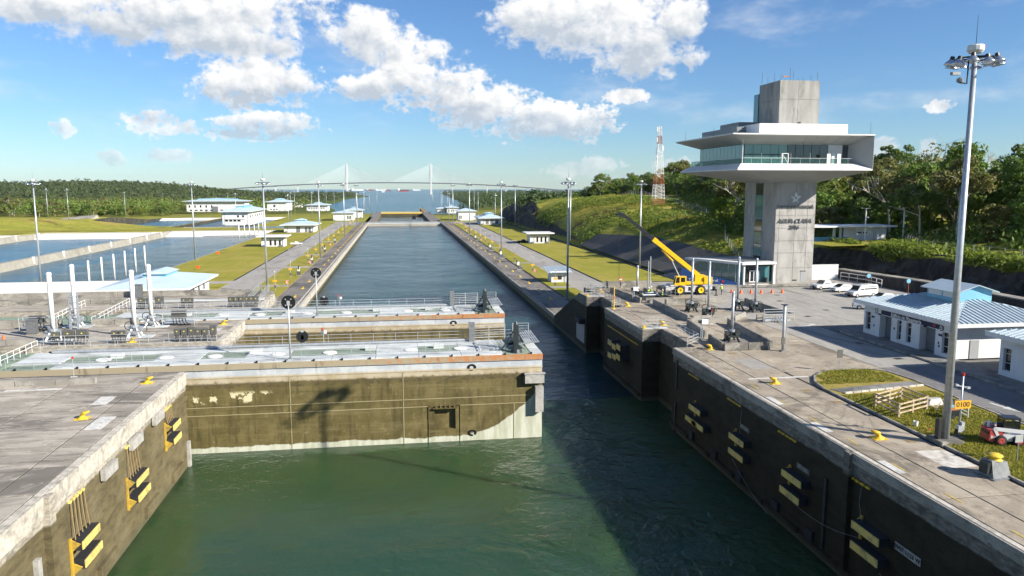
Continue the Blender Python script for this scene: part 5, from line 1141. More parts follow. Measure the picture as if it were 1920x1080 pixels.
MB().bx(86.2,88.5,136.5,157,23.4,27.2).build('end_block','cladding',TW)
MB().bx(64.9,86.1,136.25,157.4,23.46,27.08).build('cabin_core','frame_dark',TW)
for k in range(5): MB().bx(64.75+k*1.72+.04,64.75+(k+1)*1.72-.04,136.1,136.16,23.5,27.05).build('window_pane','glass_green',TW)
for k in range(5): MB().bx(73.35+k*1.66+.04,73.35+(k+1)*1.66-.04,136.1,136.16,23.5,27.05).build('window_pane','glass_dark',TW)
for k in range(5): MB().bx(64.75+k*1.72+.04,64.75+(k+1)*1.72-.04,136.04,136.09,25.1,25.25).build('glazing_bar','frame_dark',TW)
MB().bx(81.7,84.6,136.02,136.2,23.5,27.05).build('white_panel','white_wall',TW); MB().bx(84.7,86.0,136.2,136.24,23.5,27.0).build('recess_door','frame_dark',TW)
MB().bx(82.4,83.3,135.9,136.01,23.5,25.6).build('white_door','frame_white',TW)
for k in range(12): MB().bx(64.7,64.77,136.3+k*1.75+.05,136.3+(k+1)*1.75-.05,23.5,27.05).build('window_pane','glass_teal',TW)
for k in range(6):
    x = 65.2+k*1.7; MB().bx(x,x+1.3,138,138.3,23.5,25).build('interior_desk','door_grey',TW) if k % 3 == 0 else None
for k in range(11): MB().bx(63.4+k*1.95+.03,63.4+(k+1)*1.95-.03,134.25,134.29,23.5,24.4).build('balustrade_pane','glass_clear',TW)
for k in range(11): MB().bx(63.3,63.34,134.3+k*2.2+.03,134.3+(k+1)*2.2-.03,23.5,24.4).build('balustrade_pane','glass_clear',TW)
MB().bar((63.3,134.25,24.45),(85.6,134.25,24.45),.07,.07).build('handrail','galvanised_rail',TW); MB().bar((63.3,134.25,24.45),(63.3,158.4,24.45),.07,.07).build('handrail','galvanised_rail',TW)
for k in range(12): MB().cyl((63.4+k*1.95,134.27,23.45),(63.4+k*1.95,134.27,25.4 if k in (2,4,5,7,9) else 24.45),.035,n=5).build('baluster','galvanised_rail',TW)
for x in (71.4,72.6): MB().bx(x-.06,x+.06,134.18,134.32,23.46,25.3).build('gate_frame','frame_white',TW)
MB().bar((71.4,134.25,25.3),(72.6,134.25,25.3),.12,.12).bar((71.4,134.25,25.3),(72.6,134.25,23.5),.06,.06).build('gate_frame','frame_white',TW)
for x in (80.8,82.9): MB().bx(x-.35,x+.35,134.2,134.3,23.46,25.3).build('door_leaf','frame_white',TW)
MB().cyl((63.5,134.2,23.46),(63.5,134.2,28.0),.07,n=6).build('column','frame_white',TW)
MB().bx(66.8,84.6,134.6,157,28.86,30.85).build('roof_parapet','white_wall',TW); MB().bx(64.9,66.78,140,157,28.86,30.6).build('roof_plant','steel_grey',TW); MB().bx(68.5,73,147,156,30.86,32.1).build('plant_room','steel_grey',TW)
blk = MB().bx(73.35,81.4,139.85,148.2,30.86,39.45).build('lift_block','tower_concrete_old',TW)
for (a, b) in ((73.25,77.1),(77.1,81.5)):
    for (c, d) in ((30.9,35.9),(35.9,39.5)): panel(a+.02,b-.02,139.75,139.85,c+.02,d-.02,blk,'tower_concrete_old')
for (c, d) in ((30.9,35.9),(35.9,39.5)): panel(73.25,73.35,139.87,148.2,c+.02,d-.02,blk,'tower_concrete_old')
MB().bx(73.1,74.6,148.3,150.2,30.9,37.8).build('glass_lift','glass_teal',TW)
MB().bx(77.3,77.8,139.6,139.74,31.0,31.6).build('lamp','dark_metal',TW)
for k, (x, y, h) in enumerate(((73.6,140.3,1.2),(73.7,143,1.9),(74.6,147.5,1.8),(75.5,140.3,2.4),(76.1,140.2,1.9),(78.6,141,.8),(80.2,141,1.3),(80.9,147,1.5),(81.1,140.2,1.8),(73.5,147.8,2.6))): MB().cyl((x,y,39.4),(x,y,39.4+h),.03,n=4).build('antenna','dark_metal',TW)
MB().bx(74.2,75.4,140.5,140.7,40.2,40.4).build('beacon_arm','mast_red',TW)
for x, y in ((62,159),(64.5,150),(66,140),(88,132.6),(67.5,135)): MB().cyl((x,y,28.8),(x,y,31.0),.025,n=4).build('antenna','dark_metal',TW)
MB().path([(63.5,153,28.85),(63.5,153,29.6),(66,151,29.6),(66.6,150.5,28.9)],.05,4).build('cradle_arm','frame_white',TW)
lettering('lettering','CANAL DE PANAMÁ',.86,'letter_dark',TW,(77.5,sy0-.12,15.15),(R(90),0,0),.06,bold=.012)
lettering('lettering','AGUA CLARA',1.15,'letter_dark',TW,(77.5,sy0-.12,12.4),(R(90),0,0),.06,shear=.25,bold=.02); lettering('lettering','2016',1.1,'letter_dark',TW,(77.4,sy0-.12,11.15),(R(90),0,0),.06,shear=.25,bold=.02)
def star(parent, cx, cz, y, r):
    mb = MB()
    for rr, wd in ((1., .13), (.56, .10)):
        pts = []
        for k in range(10):
            a = R(90+36*k); q = r*rr*(1 if k % 2 == 0 else .42); pts.append((cx+q*math.cos(a), y, cz+q*math.sin(a)))
        for k in range(10):
            if rr == 1. and k in (1, 6): continue
            mb.bar(pts[k], pts[(k+1) % 10], .10, wd)
    mb.build('emblem','star_metal',parent)
star(TW, 77.55, 16.95, sy0-.1, 1.05)
# lobby at the foot
LB = thing('entrance_lobby', 'glazed entrance lobby with flat roof at the foot of the tower', 'building', (0,0,0))
fl = [(66.8,138.3),(73.3,138.9),(73.3,150),(61.0,150)]
MB().prism(fl, 0, .35).build('plinth','parapet_concrete',LB)
MB().prism([(66.0,137.6),(73.4,138.2),(73.4,150.4),(59.3,150.4),(59.6,149)], 4.05, 4.5).build('roof','white_wall',LB); MB().prism([(67.2,139.3),(72.8,139.8),(72.8,149.6),(62.2,149.6)], 4.5, 4.62).build('roof_membrane','steel_grey',LB)
MB().prism([(67.3,140.2),(73.2,140.4),(73.2,149.8),(62.6,149.8)], .36, 4.0).build('interior','frame_dark',LB)
a, b = Vector((66.6,138.5,0)), Vector((61.2,149.8,0))
for k in range(7):
    p, q = a.lerp(b,k/7+.004), a.lerp(b,(k+1)/7-.004); MB().add([(p.x,p.y,.4),(p.x,p.y,4.0),(q.x,q.y,4.0),(q.x,q.y,.4)],[(0,1,2,3)]).build('window_pane','glass_teal',LB); MB().cyl((p.x,p.y,.36),(p.x,p.y,4.02),.07,n=6).build('mullion','galvanised_rail',LB)
MB().bx(66.6,66.9,138.2,138.5,.0,4.04).bx(72.9,73.3,138.4,138.9,0,4.04).build('portal','white_wall',LB)
for x0, x1, m in ((67.1,68.5,'glass_dark'),(70.6,72.8,'glass_teal')): MB().bx(x0,x1,139.9,139.96,.4,3.6).build('window_pane',m,LB)
dr = MB().bx(68.6,70.5,139.8,139.9,.36,2.7).build('door','frame_white',LB); MB().bx(68.85,69.45,139.76,139.795,.6,2.5).bx(69.65,70.3,139.76,139.795,.6,2.5).build('door_glass','glass_dark',dr)
MB().bx(67.6,71.5,137.0,138.6,0,.18).build('step','white_paint',LB)
t = thing('waste_bin', 'dark bin inside the lobby porch', 'bin', (71.8,139.3,.35)); MB().lathe([(.32,0),(.36,.9),(.3,.95),(.3,.8)],n=10).build('drum','dark_metal',t)
t = thing('name_board', 'blue wedge shaped name board with white lettering beside the lobby', 'sign', (0,0,0))
A, B = Vector((55.4,142.2,0)), Vector((66.3,137.7,0)); n_ = Vector((-(B-A).y,(B-A).x,0)).normalized()*.12
MB().add([A,B,B+Vector((0,0,.25)),A+Vector((0,0,3.2)),A+n_,B+n_,B+n_+Vector((0,0,.25)),A+n_+Vector((0,0,3.2))],[(0,1,2,3),(7,6,5,4),(0,3,7,4),(3,2,6,7)]).build('board','blue_board',t)
ang = math.atan2((B-A).y,(B-A).x); c = A.lerp(B,.36)-n_*.1
lettering('lettering','Torre de Control',.78,'letter_white',t,(c.x,c.y,.85),(R(90),0,ang),.012); c = A.lerp(B,.68)-n_*.3; MB().bx(-.22,.22,-.02,.02,.5,.95).build('red_square','red_paint',t,(c.x,c.y,0),ang)
low_wall_thing('low concrete terrace wall below the tower and lobby', 57.5, 86, 135.2, 135.7, .38)
struct('terrace', MB().bx(57.5,91.9,135.72,157.9,-.28,.12), 'road_concrete')
t = thing('site_wall', 'plain white wall right of the tower foot', 'wall', (82.5,143.5,.12)); MB().bx(0,7.4,0,.35,0,3.0).build('wall_body','white_wall',t); MB().bx(-.05,7.45,-.05,.4,3.0,3.1).build('coping','white_paint',t)
railing('white pipe railing right of the white wall', [(90.2,143,.12),(91.6,136.5,.12),(91.2,131,.05)], 1.5, 1.9, (1.,.5), 'frame_white', .07)
t = thing('retaining_wall', 'long pale topped retaining wall behind the parked cars', 'wall', (0,0,0))
rw = [(90.8,146),(92.4,136),(94.0,127),(94.6,116),(94.2,106),(94,90)]
for p, q in zip(rw, rw[1:]):
    d = Vector((q[0]-p[0],q[1]-p[1],0)); nn = Vector((d.y,-d.x,0)).normalized()
    MB().add([(p[0],p[1],-4),(q[0],q[1],-4),(q[0],q[1],1.9),(p[0],p[1],1.9),(p[0]-nn.x*2.2,p[1]-nn.y*2.2,1.9),(q[0]-nn.x*2.2,q[1]-nn.y*2.2,1.9)],[(3,2,1,0),(4,5,2,3)]).build('wall_panel','rock',t)
    MB().prism([(p[0]-.1,p[1]),(q[0]-.1,q[1]),(q[0]+2.0,q[1]),(p[0]+2.0,p[1])],1.905,2.1).build('wall_cap','parapet_concrete',t)
for k, (x, y) in enumerate(((88.6,131.2),(90.8,122.8))):
    s = thing('blue_sign', 'small round blue sign behind the parked cars, %s' % ('left','right')[k], 'sign', (x,y,0)); MB().cyl((0,0,0),(0,0,2.2),.04,n=5).build('pole','mast_red',s); MB().cyl((0,-.03,2.3),(0,.03,2.3),.42,n=14).build('disc','sky_blue_paint',s)

# =================================================================== SERVICE BUILDINGS (near right)
def slope_panels(parent, A, B, up, run, hl, hr, top, m, pw=.62, th=.05, name='roof_panel'):
    """standing seam panels on a roof slope: eave A->B, up = unit slope vector, run = slope length, hl/hr = hip run per metre at each end"""
    A, B, up = Vector(A), Vector(B), Vector(up); e = (B-A); L = e.length; e.normalize(); nn = e.cross(up).normalized(); n = round(L/pw); h = lambda s: max(.02, min(run, s*hl if hl else run, (L-s)*hr if hr else run))
    for k in range(n):
        s0, s1 = L*k/n, L*(k+1)/n; g = .018
        P = [A+e*(s0+g), A+e*(s1-g), A+e*(s1-g)+up*h(s1-g), A+e*(s0+g)+up*h(s0+g)]
        mb = MB(); mb.add([p for p in P]+[p+nn*th*.4 for p in P],[(0,3,2,1),(4,5,6,7),(0,1,5,4),(1,2,6,5),(2,3,7,6),(3,0,4,7)])
        q0, q1 = A+e*(s0+.012)+nn*.06, A+e*(s0+.012)+up*h(s0+.012)+nn*.06
        mb.bar(q0-up*.04, q1, .05, .12); mb.build(name, m, parent)
def service_building(label, y0, y1, sign):
    t = thing('service_building', label, 'building', (60.3, y0, .15)); L = y1-y0; Dp = 12.2
    def wall(a, b, z0, z1): MB().bx(0,.95,a,b,z0,z1).build('wall','house_wall',t)
    MB().bx(.95,Dp,0.02,L-.02,0,3.85).build('wall_core','house_wall',t)
    ops = [(L-1.45,L-.45,.55,2.85,'w'),(L-5.6,L-3.3,0,2.9,'d'),(L-7.5,L-6.7,.4,2.8,'w'),(L-9.3,L-8.4,.4,2.8,'w'),(L-13.4,L-10.8,0,2.9,'d'),(L-15.5,L-14.5,.4,2.8,'w')]
    prev = L
    for (a, b, z0, z1, k) in ops:
        wall(b, prev, 0, 3.85); wall(a, b, z1, 3.85)
        if z0 > 0: wall(a, b, 0, z0)
        if k == 'w':
            f = MB().bx(.3,.36,a,b,z0,z1).build('window','frame_white',t)
            for (c, d) in ((z0+.05,z0+.75),(z0+.82,z1-.6),(z1-.53,z1-.05)): MB().bx(.27,.3,a+.05,b-.05,c,d).build('pane','glass_dark',f)
        else:
            dd = MB().bx(.88,.94,a,b,0,z1).build('shutter_door','shutter',t); sm = MB().bx(.855,.88,a+.03,b-.03,0,.19).mesh('slat','shutter')
            for k2 in range(12): put('slat', sm, dd, (0,0,.03+k2*.235))
        prev = a
    wall(0, prev, 0, 3.85)
    # roof: fascia, four slopes of seamed panels, monitor
    ex0, ex1, ey0, ey1, ez = -1.0, 13.2, -1.8, L+1.0, 4.32
    MB().bx(ex0,ex1,ey0,ey1,3.86,4.3).build('fascia','house_wall',t)
    W2 = (ex1-ex0)/2; sl_ = .25; cz = math.sqrt(1+sl_*sl_)
    rf = MB().hull(rect(ex0+.05,ex1-.05,ey0+.05,ey1-.05,4.3), [(ex0+W2-.1,ey0+W2,4.3+sl_*W2-.03),(ex0+W2+.1,ey0+W2,4.3+sl_*W2-.03),(ex0+W2+.1,ey1-W2,4.3+sl_*W2-.03),(ex0+W2-.1,ey1-W2,4.3+sl_*W2-.03)]).build('roof','roof_metal',t)
    slope_panels(rf,(ex0,ey1,ez),(ex0,ey0,ez),Vector((1,0,sl_))/cz,W2*cz,cz,cz,0,'roof_metal'); slope_panels(rf,(ex0,ey0,ez),(ex1,ey0,ez),Vector((0,1,sl_))/cz,W2*cz,cz,cz,0,'roof_metal')
    slope_panels(rf,(ex1,ey0,ez),(ex1,ey1,ez),Vector((-1,0,sl_))/cz,W2*cz,cz,cz,0,'roof_metal',1.6); slope_panels(rf,(ex1,ey1,ez),(ex0,ey1,ez),Vector((0,-1,sl_))/cz,W2*cz,cz,cz,0,'roof_metal',1.6)
    my0, my1, mx0, mx1 = L/2-3.6, L/2+1.7, 4.0, 8.3
    mo = MB().bx(mx0,mx1,my0,my1,5.6,6.95).add([(mx0,my0,6.95),(mx1,my0,6.95),((mx0+mx1)/2,my0,7.6),(mx0,my1,6.95),(mx1,my1,6.95),((mx0+mx1)/2,my1,7.6)],[(0,1,2),(3,5,4)]).build('roof_monitor','sky_blue_paint',t)
    for k in range(2): MB().bx(mx0-.04,mx0-.002,my0+.3+k*2.5,my0+2.5+k*2.5,6.05,6.8).build('louvre','frame_white',mo)
    xm = (mx0+mx1)/2
    for s in (-1,1):
        xa = xm+s*(mx1-mx0+1.2)/2; MB().add([(xa,my0-.5,6.82),(xa,my1+.5,6.82),(xm,my1+.5,7.7),(xm,my0-.5,7.7),(xa,my0-.5,6.72),(xa,my1+.5,6.72),(xm,my1+.5,7.6),(xm,my0-.5,7.6)],[(0,1,2,3) if s > 0 else (3,2,1,0),(4,5,1,0),(0,3,7,4),(1,5,6,2),(7,6,5,4)]).build('monitor_roof','roof_metal',mo)
    MB().bx(.0,.0+.01,0,0.01,0,.01) if False else None
    dd = MB().bx(2.2,3.3,-.05,.015,.0,2.1).build('side_door','door_grey',t)
    if sign:
        sb = MB().bx(-.08,-.005,L-14,L-3.6,3.0,3.52).build('name_sign','navy',t); lettering('lettering','Edificio de Maquinaria',.62,'letter_white',sb,(-.1,L-8.3,3.26),(R(90),0,R(-90)),.012,bold=.008)
        MB().bx(-.1,-.082,L-13.4,L-13.05,3.15,3.45).build('red_mark','red_paint',sb)
        MB().cyl((-.1,L-14.35,3.2),(-.02,L-14.35,3.2),.32,n=16).build('round_emblem','navy',sb); MB().cyl((-.13,L-14.35,3.2),(-.11,L-14.35,3.2),.22,n=14).build('round_emblem_ring','letter_white',sb); MB().cyl((-.15,L-14.35,3.2),(-.132,L-14.35,3.2),.13,n=12).build('round_emblem_core','navy',sb)
        star(t, 0, 0, 0, .01) if False else None
        em = MB()
        for k in range(8):
            a0, a1 = R(45*k), R(45*k+30); em.bar((-.03,L-2.6+.26*math.cos(a0),3.35+.26*math.sin(a0)),(-.03,L-2.6+.26*math.cos(a1),3.35+.26*math.sin(a1)),.07,.03)
        em.build('emblem','navy',t); MB().bx(-.03,-.005,L-3.0,L-2.2,2.93,2.99).build('emblem_line','navy',t)
        for yb in (L-1.9, L-14.2): MB().bx(-.03,-.004,yb-.3,yb+.3,2.25,2.5).build('door_plate','navy',t)
        for yb, zz in ((L-2.2,1.15),(L-6.2,1.5),(L-14.0,1.3),(L-14.1,.95)): MB().bx(-.02,-.003,yb-.12,yb+.12,zz,zz+.28).build('notice','frame_dark',t)
        for yb in (L-3.4, L-11.8): MB().bx(-.3,-.02,yb-.15,yb+.15,2.88,3.02).build('wall_lamp','dark_metal',t)
    return t
service_building('white service building with the name sign and pale seamed roof', 73.7, 89.8, True)
service_building('white service building cut off by the right edge of the picture', 50.9, 67.0, False)

# =================================================================== CARS
ctm = MB().lathe([(.2,.11),(.31,.11),(.34,.08),(.34,-.08),(.31,-.11),(.2,-.11)], n=16).mesh('tyre','tyre',True); crm = MB().lathe([(0,.09),(.08,.12),(.2,.11),(.23,.1),(.23,-.1),(0,-.1)], n=12).mesh('rim','rim_grey')
def vehicle(label, loc, rz, kind, m='car_white'):
    # local x forward
    t = thing({'van':'passenger_van','pickup':'pickup_truck','sedan':'parked_car'}[kind], label, {'van':'van','pickup':'pickup','sedan':'car'}[kind], loc, rz, 'vehicles in the yard')
    L, Wd = dict(van=(5.6,1.95), pickup=(5.3,1.85), sedan=(4.5,1.75))[kind]; h = L/2; w = Wd/2
    def loft(secs, name, m, parent=t):   # secs: list of (x, zlo, zhi, halfwidth_lo, halfwidth_hi)
        mb = MB(); k = 6
        for (x, a, b, wl, wh) in secs: mb.v += [(x,-wl,a),(x,-wl*1.02,a+(b-a)*.55),(x,-wh,b),(x,wh,b),(x,wl*1.02,a+(b-a)*.55),(x,wl,a)]
        n = len(secs); mb.f = [(i*k+j,(i)*k+(j+1)%k,(i+1)*k+(j+1)%k,(i+1)*k+j) for i in range(n-1) for j in range(k)] + [tuple(range(k)), tuple((n-1)*k+j for j in range(k-1,-1,-1))]; mb.mi = [0]*len(mb.f)
        me = mb.mesh(name, m); import bmesh; bm = bmesh.new(); bm.from_mesh(me); bmesh.ops.recalc_face_normals(bm, faces=bm.faces); bm.to_mesh(me); bm.free(); return put(name, me, parent)
    if kind == 'van':
        body = loft([(-h,.42,1.05,w*.96,w),(-h+.1,.35,1.15,w,w),(h-1.0,.35,1.15,w,w),(h-.15,.38,1.0,w*.97,w*.94),(h,.45,.8,w*.9,w*.85)],'body',m)
        loft([(-h+.02,1.14,2.0,w,w*.86),(-h+.25,1.14,2.12,w,w*.86),(h-2.0,1.14,2.12,w,w*.86),(h-1.7,1.14,1.95,w,w*.8),(h-1.0,1.14,1.2,w*.97,w*.9)],'cabin',m)
        for s in (-1,1): MB().add([(-h+.35,s*(w*1.03),1.34),(h-2.5,s*(w*1.03),1.34),(h-2.5,s*(w*.985),1.86),(-h+.35,s*(w*.985),1.86)],[(0,1,2,3) if s < 0 else (3,2,1,0)]).build('side_window','glass_dark',t); MB().add([(h-2.35,s*(w*1.03),1.3),(h-1.5,s*(w*1.02),1.3),(h-1.85,s*(w*.985),1.82),(h-2.35,s*(w*.985),1.84)],[(0,1,2,3) if s < 0 else (3,2,1,0)]).build('door_window','glass_dark',t)
        MB().add([(h-1.03,-w*.86,1.27),(h-1.03,w*.86,1.27),(h-1.64,w*.76,1.95),(h-1.64,-w*.76,1.95)],[(0,1,2,3)]).build('windscreen','glass_dark',t)
    elif kind == 'pickup':
        loft([(-h,.45,.98,w*.97,w),(-h+.1,.38,1.0,w,w),(h-1.3,.38,1.02,w,w),(h-.2,.4,.98,w*.97,w*.92),(h,.48,.82,w*.88,w*.84)],'body',m)
        loft([(-.65,1.0,1.5,w*.98,w*.82),(-.5,1.0,1.72,w*.98,w*.8),(.55,1.0,1.72,w*.98,w*.8),(1.25,1.0,1.08,w*.97,w*.9)],'cabin',m)
        MB().bx(-h+.12,-.75,-w+.1,w-.1,1.0,1.012).build('cargo_bed','dark_metal',t)
        for s in (-1,1): MB().bx(-h+.05,-.7,s*w-.06 if s > 0 else -w,s*w if s > 0 else -w+.06,.98,1.12).build('bed_side',m,t); MB().add([(-.45,s*w*1.01,1.12),(.85,s*w*1.01,1.12),(.5,s*w*.915,1.58),(-.4,s*w*.915,1.58)],[(0,1,2,3) if s < 0 else (3,2,1,0)]).build('side_window','glass_dark',t)
        MB().add([(1.22,-w*.88,1.15),(1.22,w*.88,1.15),(.64,w*.74,1.70),(.64,-w*.74,1.70)],[(0,1,2,3)]).build('windscreen','glass_dark',t)
    else:
        loft([(-h,.45,.85,w*.92,w*.9),(-h+.2,.3,.92,w,w*.96),(h-1.0,.28,.9,w,w*.96),(h-.15,.35,.74,w*.95,w*.88),(h,.42,.6,w*.85,w*.8)],'body',m)
        loft([(-h+.35,.88,.95,w*.96,w*.85),(-h+1.1,.88,1.40,w*.96,w*.74),(.2,.88,1.45,w*.96,w*.74),(1.25,.88,.93,w*.95,w*.86)],'cabin',m)
        for s in (-1,1): MB().add([(-1.35,s*w*.99,.98),(.75,s*w*.99,.98),(.2,s*w*.87,1.34),(-1.05,s*w*.87,1.34)],[(0,1,2,3) if s < 0 else (3,2,1,0)]).build('side_window','glass_dark',t)
        MB().add([(1.2,-w*.86,1.0),(1.2,w*.86,1.0),(.35,w*.7,1.42),(.35,-w*.7,1.42)],[(0,1,2,3)]).build('windscreen','glass_dark',t)
    zr = .36 if kind != 'sedan' else .32
    for x in (h-.95, -h+1.05):
        for s in (-1,1): wheel(t, x, s*(w-.1), zr, zr/.34, s, ctm, crm)
    for s in (-1,1): MB().bx(h-.1,h+.02,s*w*.62-.2,s*w*.62+.2,.66,.82).build('headlight','lamp_metal',t)
    MB().bx(h-.05,h+.06,-w*.92,w*.92,.38,.55).build('bumper','car_dark' if kind != 'sedan' else m,t); MB().bx(h-.06,h+.03,-w*.35,w*.35,.58,.76).build('grille','car_dark',t)
    if kind == 'van':
        for s in (-1,1): MB().bx(h-.1,h+.03,s*w*.8-.12,s*w*.8+.12,.6,.7).build('indicator','amber',t)
    return t
vehicle('silver white pickup parked nearest the tower door', (79.4,130.9,0), R(192), 'pickup'); vehicle('low white car parked between the pickup and the van', (80.6,127.2,0), R(192), 'sedan')
vehicle('white passenger van with dark side windows in the row of cars', (80.4,120.9,0), R(192), 'van'); vehicle('white car half hidden by the service building roof', (80.6,115.2,0), R(190), 'sedan'); vehicle('white pickup seen side-on just above the service building roof', (73.3,107.6,0), R(150), 'pickup')
vehicle('dark pickup parked beside the white hut on the right lawn', (59.8,361,ZF), R(10), 'pickup', 'car_dark'); vehicle('small white pickup parked beside the flat roofed hut on the left lawn', (-47.0,362,ZF+.1), R(0), 'pickup')
cn = thing('traffic_cone', '', 'traffic cone', (59.8,128.6,0)); MB().lathe([(.26,.06),(.07,.72),(0,.73)],n=12).build('cone','cone_orange',cn); MB().lathe([(.175,.30),(.13,.45)],n=12).build('stripe','white_paint',cn).scale=(1.05,1.05,1); MB().bx(-.3,.3,-.3,.3,0,.06).build('foot','cone_orange',cn)
for k, (x, y) in enumerate(((59.8,128.6),(61.2,127.8),(63.0,127.5),(64.9,127.3),(66.9,127.2),(68.9,127.2))):
    lab = 'orange traffic cone in front of the tower, %s of six from left' % ('first','second','third','fourth','fifth','sixth')[k]
    if k == 0: cn['label'] = lab; cn['group'] = 'cones in front of the tower'
    else: dup(cn, (x,y,0), 0, lab, 'cones in front of the tower')
dup(cn, (-49.2,101.4,0), 0, 'lone orange traffic cone at the left edge beside a cabinet', None)

# =================================================================== SMALL THINGS ON THE GRASS ISLAND
t = thing('distance_sign', 'slim post with an orange board reading 0100 beside the nearest mast', 'sign', (41.9,49.8,.13)); MB().cyl((0,0,0),(0,0,4.9),.075,.06,8).build('pole','galvanised',t,smooth=True)
MB().bx(-.62,.72,-.14,-.09,2.35,2.98).build('board','sign_orange',t); lettering('lettering','0100',.56,'dark_metal',t,(.05,-.15,2.66),(R(90),0,0),.006)
MB().lathe([(0,.22),(.11,.16),(.12,0)],(0,0,4.9),10).build('red_lamp','red_lamp',t); MB().bar((-.45,0,4.15),(.4,0,3.95),.08,.08).bx(-.6,-.4,-.1,.1,4.1,4.25).bx(.35,.6,-.1,.1,3.85,4.0).build('camera_bar','galvanised_rail',t)
MB().bx(-.3,.2,-.3,.05,.55,1.05).bx(.0,.25,-.25,.05,1.05,1.3).build('box','galvanised_rail',t); MB().lathe([(0,.4),(.2,.35),(.22,0)],(-.2,-.1,.4),10).build('horn','dark_metal',t); MB().bx(-.4,.4,-.35,.35,-.05,.1).build('base','parapet_concrete',t)
t = thing('board_sign', 'grey back of a square sign on a pole at the island tip', 'sign', (45.2,71.0,.13)); MB().cyl((0,0,0),(0,0,2.2),.035,n=6).build('pole','galvanised',t); MB().bx(-.32,.32,-.05,-.02,1.35,2.2).build('board','cabinet',t)
t = thing('board_sign', 'grey square sign on a pole beside the small loader at the right edge', 'sign', (42.3,44.7,.13)); MB().cyl((0,0,0),(0,0,1.9),.03,n=6).build('pole','galvanised',t); MB().bx(-.3,.3,-.04,-.02,1.4,1.95).build('board','galvanised_rail',t)
t = thing('timber_enclosure', 'timber post and rail enclosure on the grass island', 'fence', (0,0,.13))
for (x, y) in ((40.75,58.3),(40.75,55.2),(44.5,60.1),(44.6,56.9),(42.7,59.2),(42.6,56.0)): MB().bx(x-.07,x+.07,y-.07,y+.07,0,1.25).build('post','timber',t)
for (p, q) in (((40.75,58.3),(44.5,60.1)),((40.75,55.2),(44.6,56.9)),((40.75,58.3),(40.75,55.2)),((44.5,60.1),(44.6,56.9))):
    for z in (.4,.78,1.15): MB().bar((p[0],p[1]-.08,z),(q[0],q[1]-.08,z),.05,.13).build('rail','timber',t)
t = thing('pallet_pile', 'pile of broken timber and wrapped goods behind the timber enclosure', 'debris', (46.0,57.2,.13)); rg = random.Random(4)
for k in range(16): x, y = rg.uniform(-1.2,1.6), rg.uniform(-.8,1.6); MB().bar((x,y,rg.uniform(.05,.5)),(x+rg.uniform(-1,1),y+rg.uniform(-.8,.8),rg.uniform(.05,.6)),.1,.04).build('plank','timber' if k % 3 else 'pavement',t)
MB().hull([(-.6,.5,0),(.9,.4,0),(1.2,1.5,0),(-.4,1.7,0)],[(-.3,.7,.55),(.6,.6,.7),(.8,1.2,.6),(-.2,1.4,.5)]).build('wrapped_goods','line_white',t); MB().hull([(1.2,.2,0),(2.1,.1,0),(2.2,1.0,0),(1.3,1.1,0)],[(1.3,.4,.5),(1.9,.3,.6),(1.9,.8,.5),(1.4,.9,.4)]).build('black_bag','rubber',t)
t = thing('barrow', 'small cart with a rusty bin and blue tray beside the timber enclosure', 'cart', (45.0,54.4,.13)); MB().hull([(-.4,-.3,.25),(.4,-.3,.25),(.4,.3,.25),(-.4,.3,.25)],[(-.5,-.4,.75),(.5,-.4,.75),(.5,.4,.75),(-.5,.4,.75)]).build('tub','machine_dark',t); MB().bx(-.4,.3,-.3,.35,.76,.9).build('rusty_tray','mast_red',t); MB().bx(-.1,.5,.0,.5,.91,.97).build('blue_tray','sky_blue_paint',t); MB().cyl((-.1,-.35,.2),(-.1,.35,.2),.2,n=10).build('wheel','tyre',t)
t = thing('white_gate', 'small white tubular gate panel beside the timber enclosure', 'gate', (46.3,54.2,.13)); railing_parts(t, [(0,0,0),(.2,1.3,0)], 1.2, 1.3, .045, (1.,.7,.4,.15), 'frame_white')
t = thing('bucket', 'white bucket on the edge of the grass island', 'bucket', (40.6,52.9,.13)); MB().lathe([(0,.02),(.16,0),(.2,.42),(.17,.42),(.15,.05)],n=10).build('pail','white_paint',t)
t = thing('brick_heap', 'few orange bricks lying beside the white bucket', 'bricks', (41.2,52.0,.13))
for k in range(4): MB().bx(-.12,.12,-.06,.06,0,.09).build('brick','mast_red',t,(rg.uniform(-.35,.35),rg.uniform(-.3,.3),.0),rg.uniform(0,3))
S_ = thing('skid_loader', 'small red and white skid steer loader at the right edge', 'loader', (44.6,48.35,.13), R(-14))
MB().bx(-1.25,.9,-.62,.62,.3,.85).build('chassis','car_white',S_); MB().hull([(-1.5,-.7,.28),(-.5,-.7,.28),(-.5,.7,.28),(-1.5,.7,.28)],[(-1.45,-.68,1.1),(-.55,-.66,1.15),(-.55,.66,1.15),(-1.45,.68,1.1)]).build('engine_hood','loader_red',S_); MB().bx(-1.52,-1.46,-.5,.5,.75,.95).build('grille','car_dark',S_)
lettering('lettering','Bobcat',.3,'letter_white',S_,(-1.0,-.705,.62),(R(90),0,0),.004)
cb = MB().bx(-.45,.75,-.48,.48,1.9,2.02).build('cab','car_dark',S_)
for x in (-.42,.7):
    for y in (-.45,.45): MB().bar((x,y,.85),(x*.95,y,1.92),.08,.08).build('cab_post','car_dark',cb)
MB().bx(-.36,.64,-.47,-.45,1.1,1.8).build('cab_mesh','glass_dark',cb); MB().bx(-.46,-.43,-.4,.4,1.1,1.85).build('rear_window','glass_dark',cb)
for s in (-1,1): MB().bar((-1.2,s*.66,1.25),(.95,s*.66,1.05),.12,.26).bar((.95,s*.66,1.1),(1.35,s*.66,.35),.12,.22).bar((-1.2,s*.66,1.3),(-.9,s*.66,.7),.12,.2).build('lift_arm','car_white',S_)
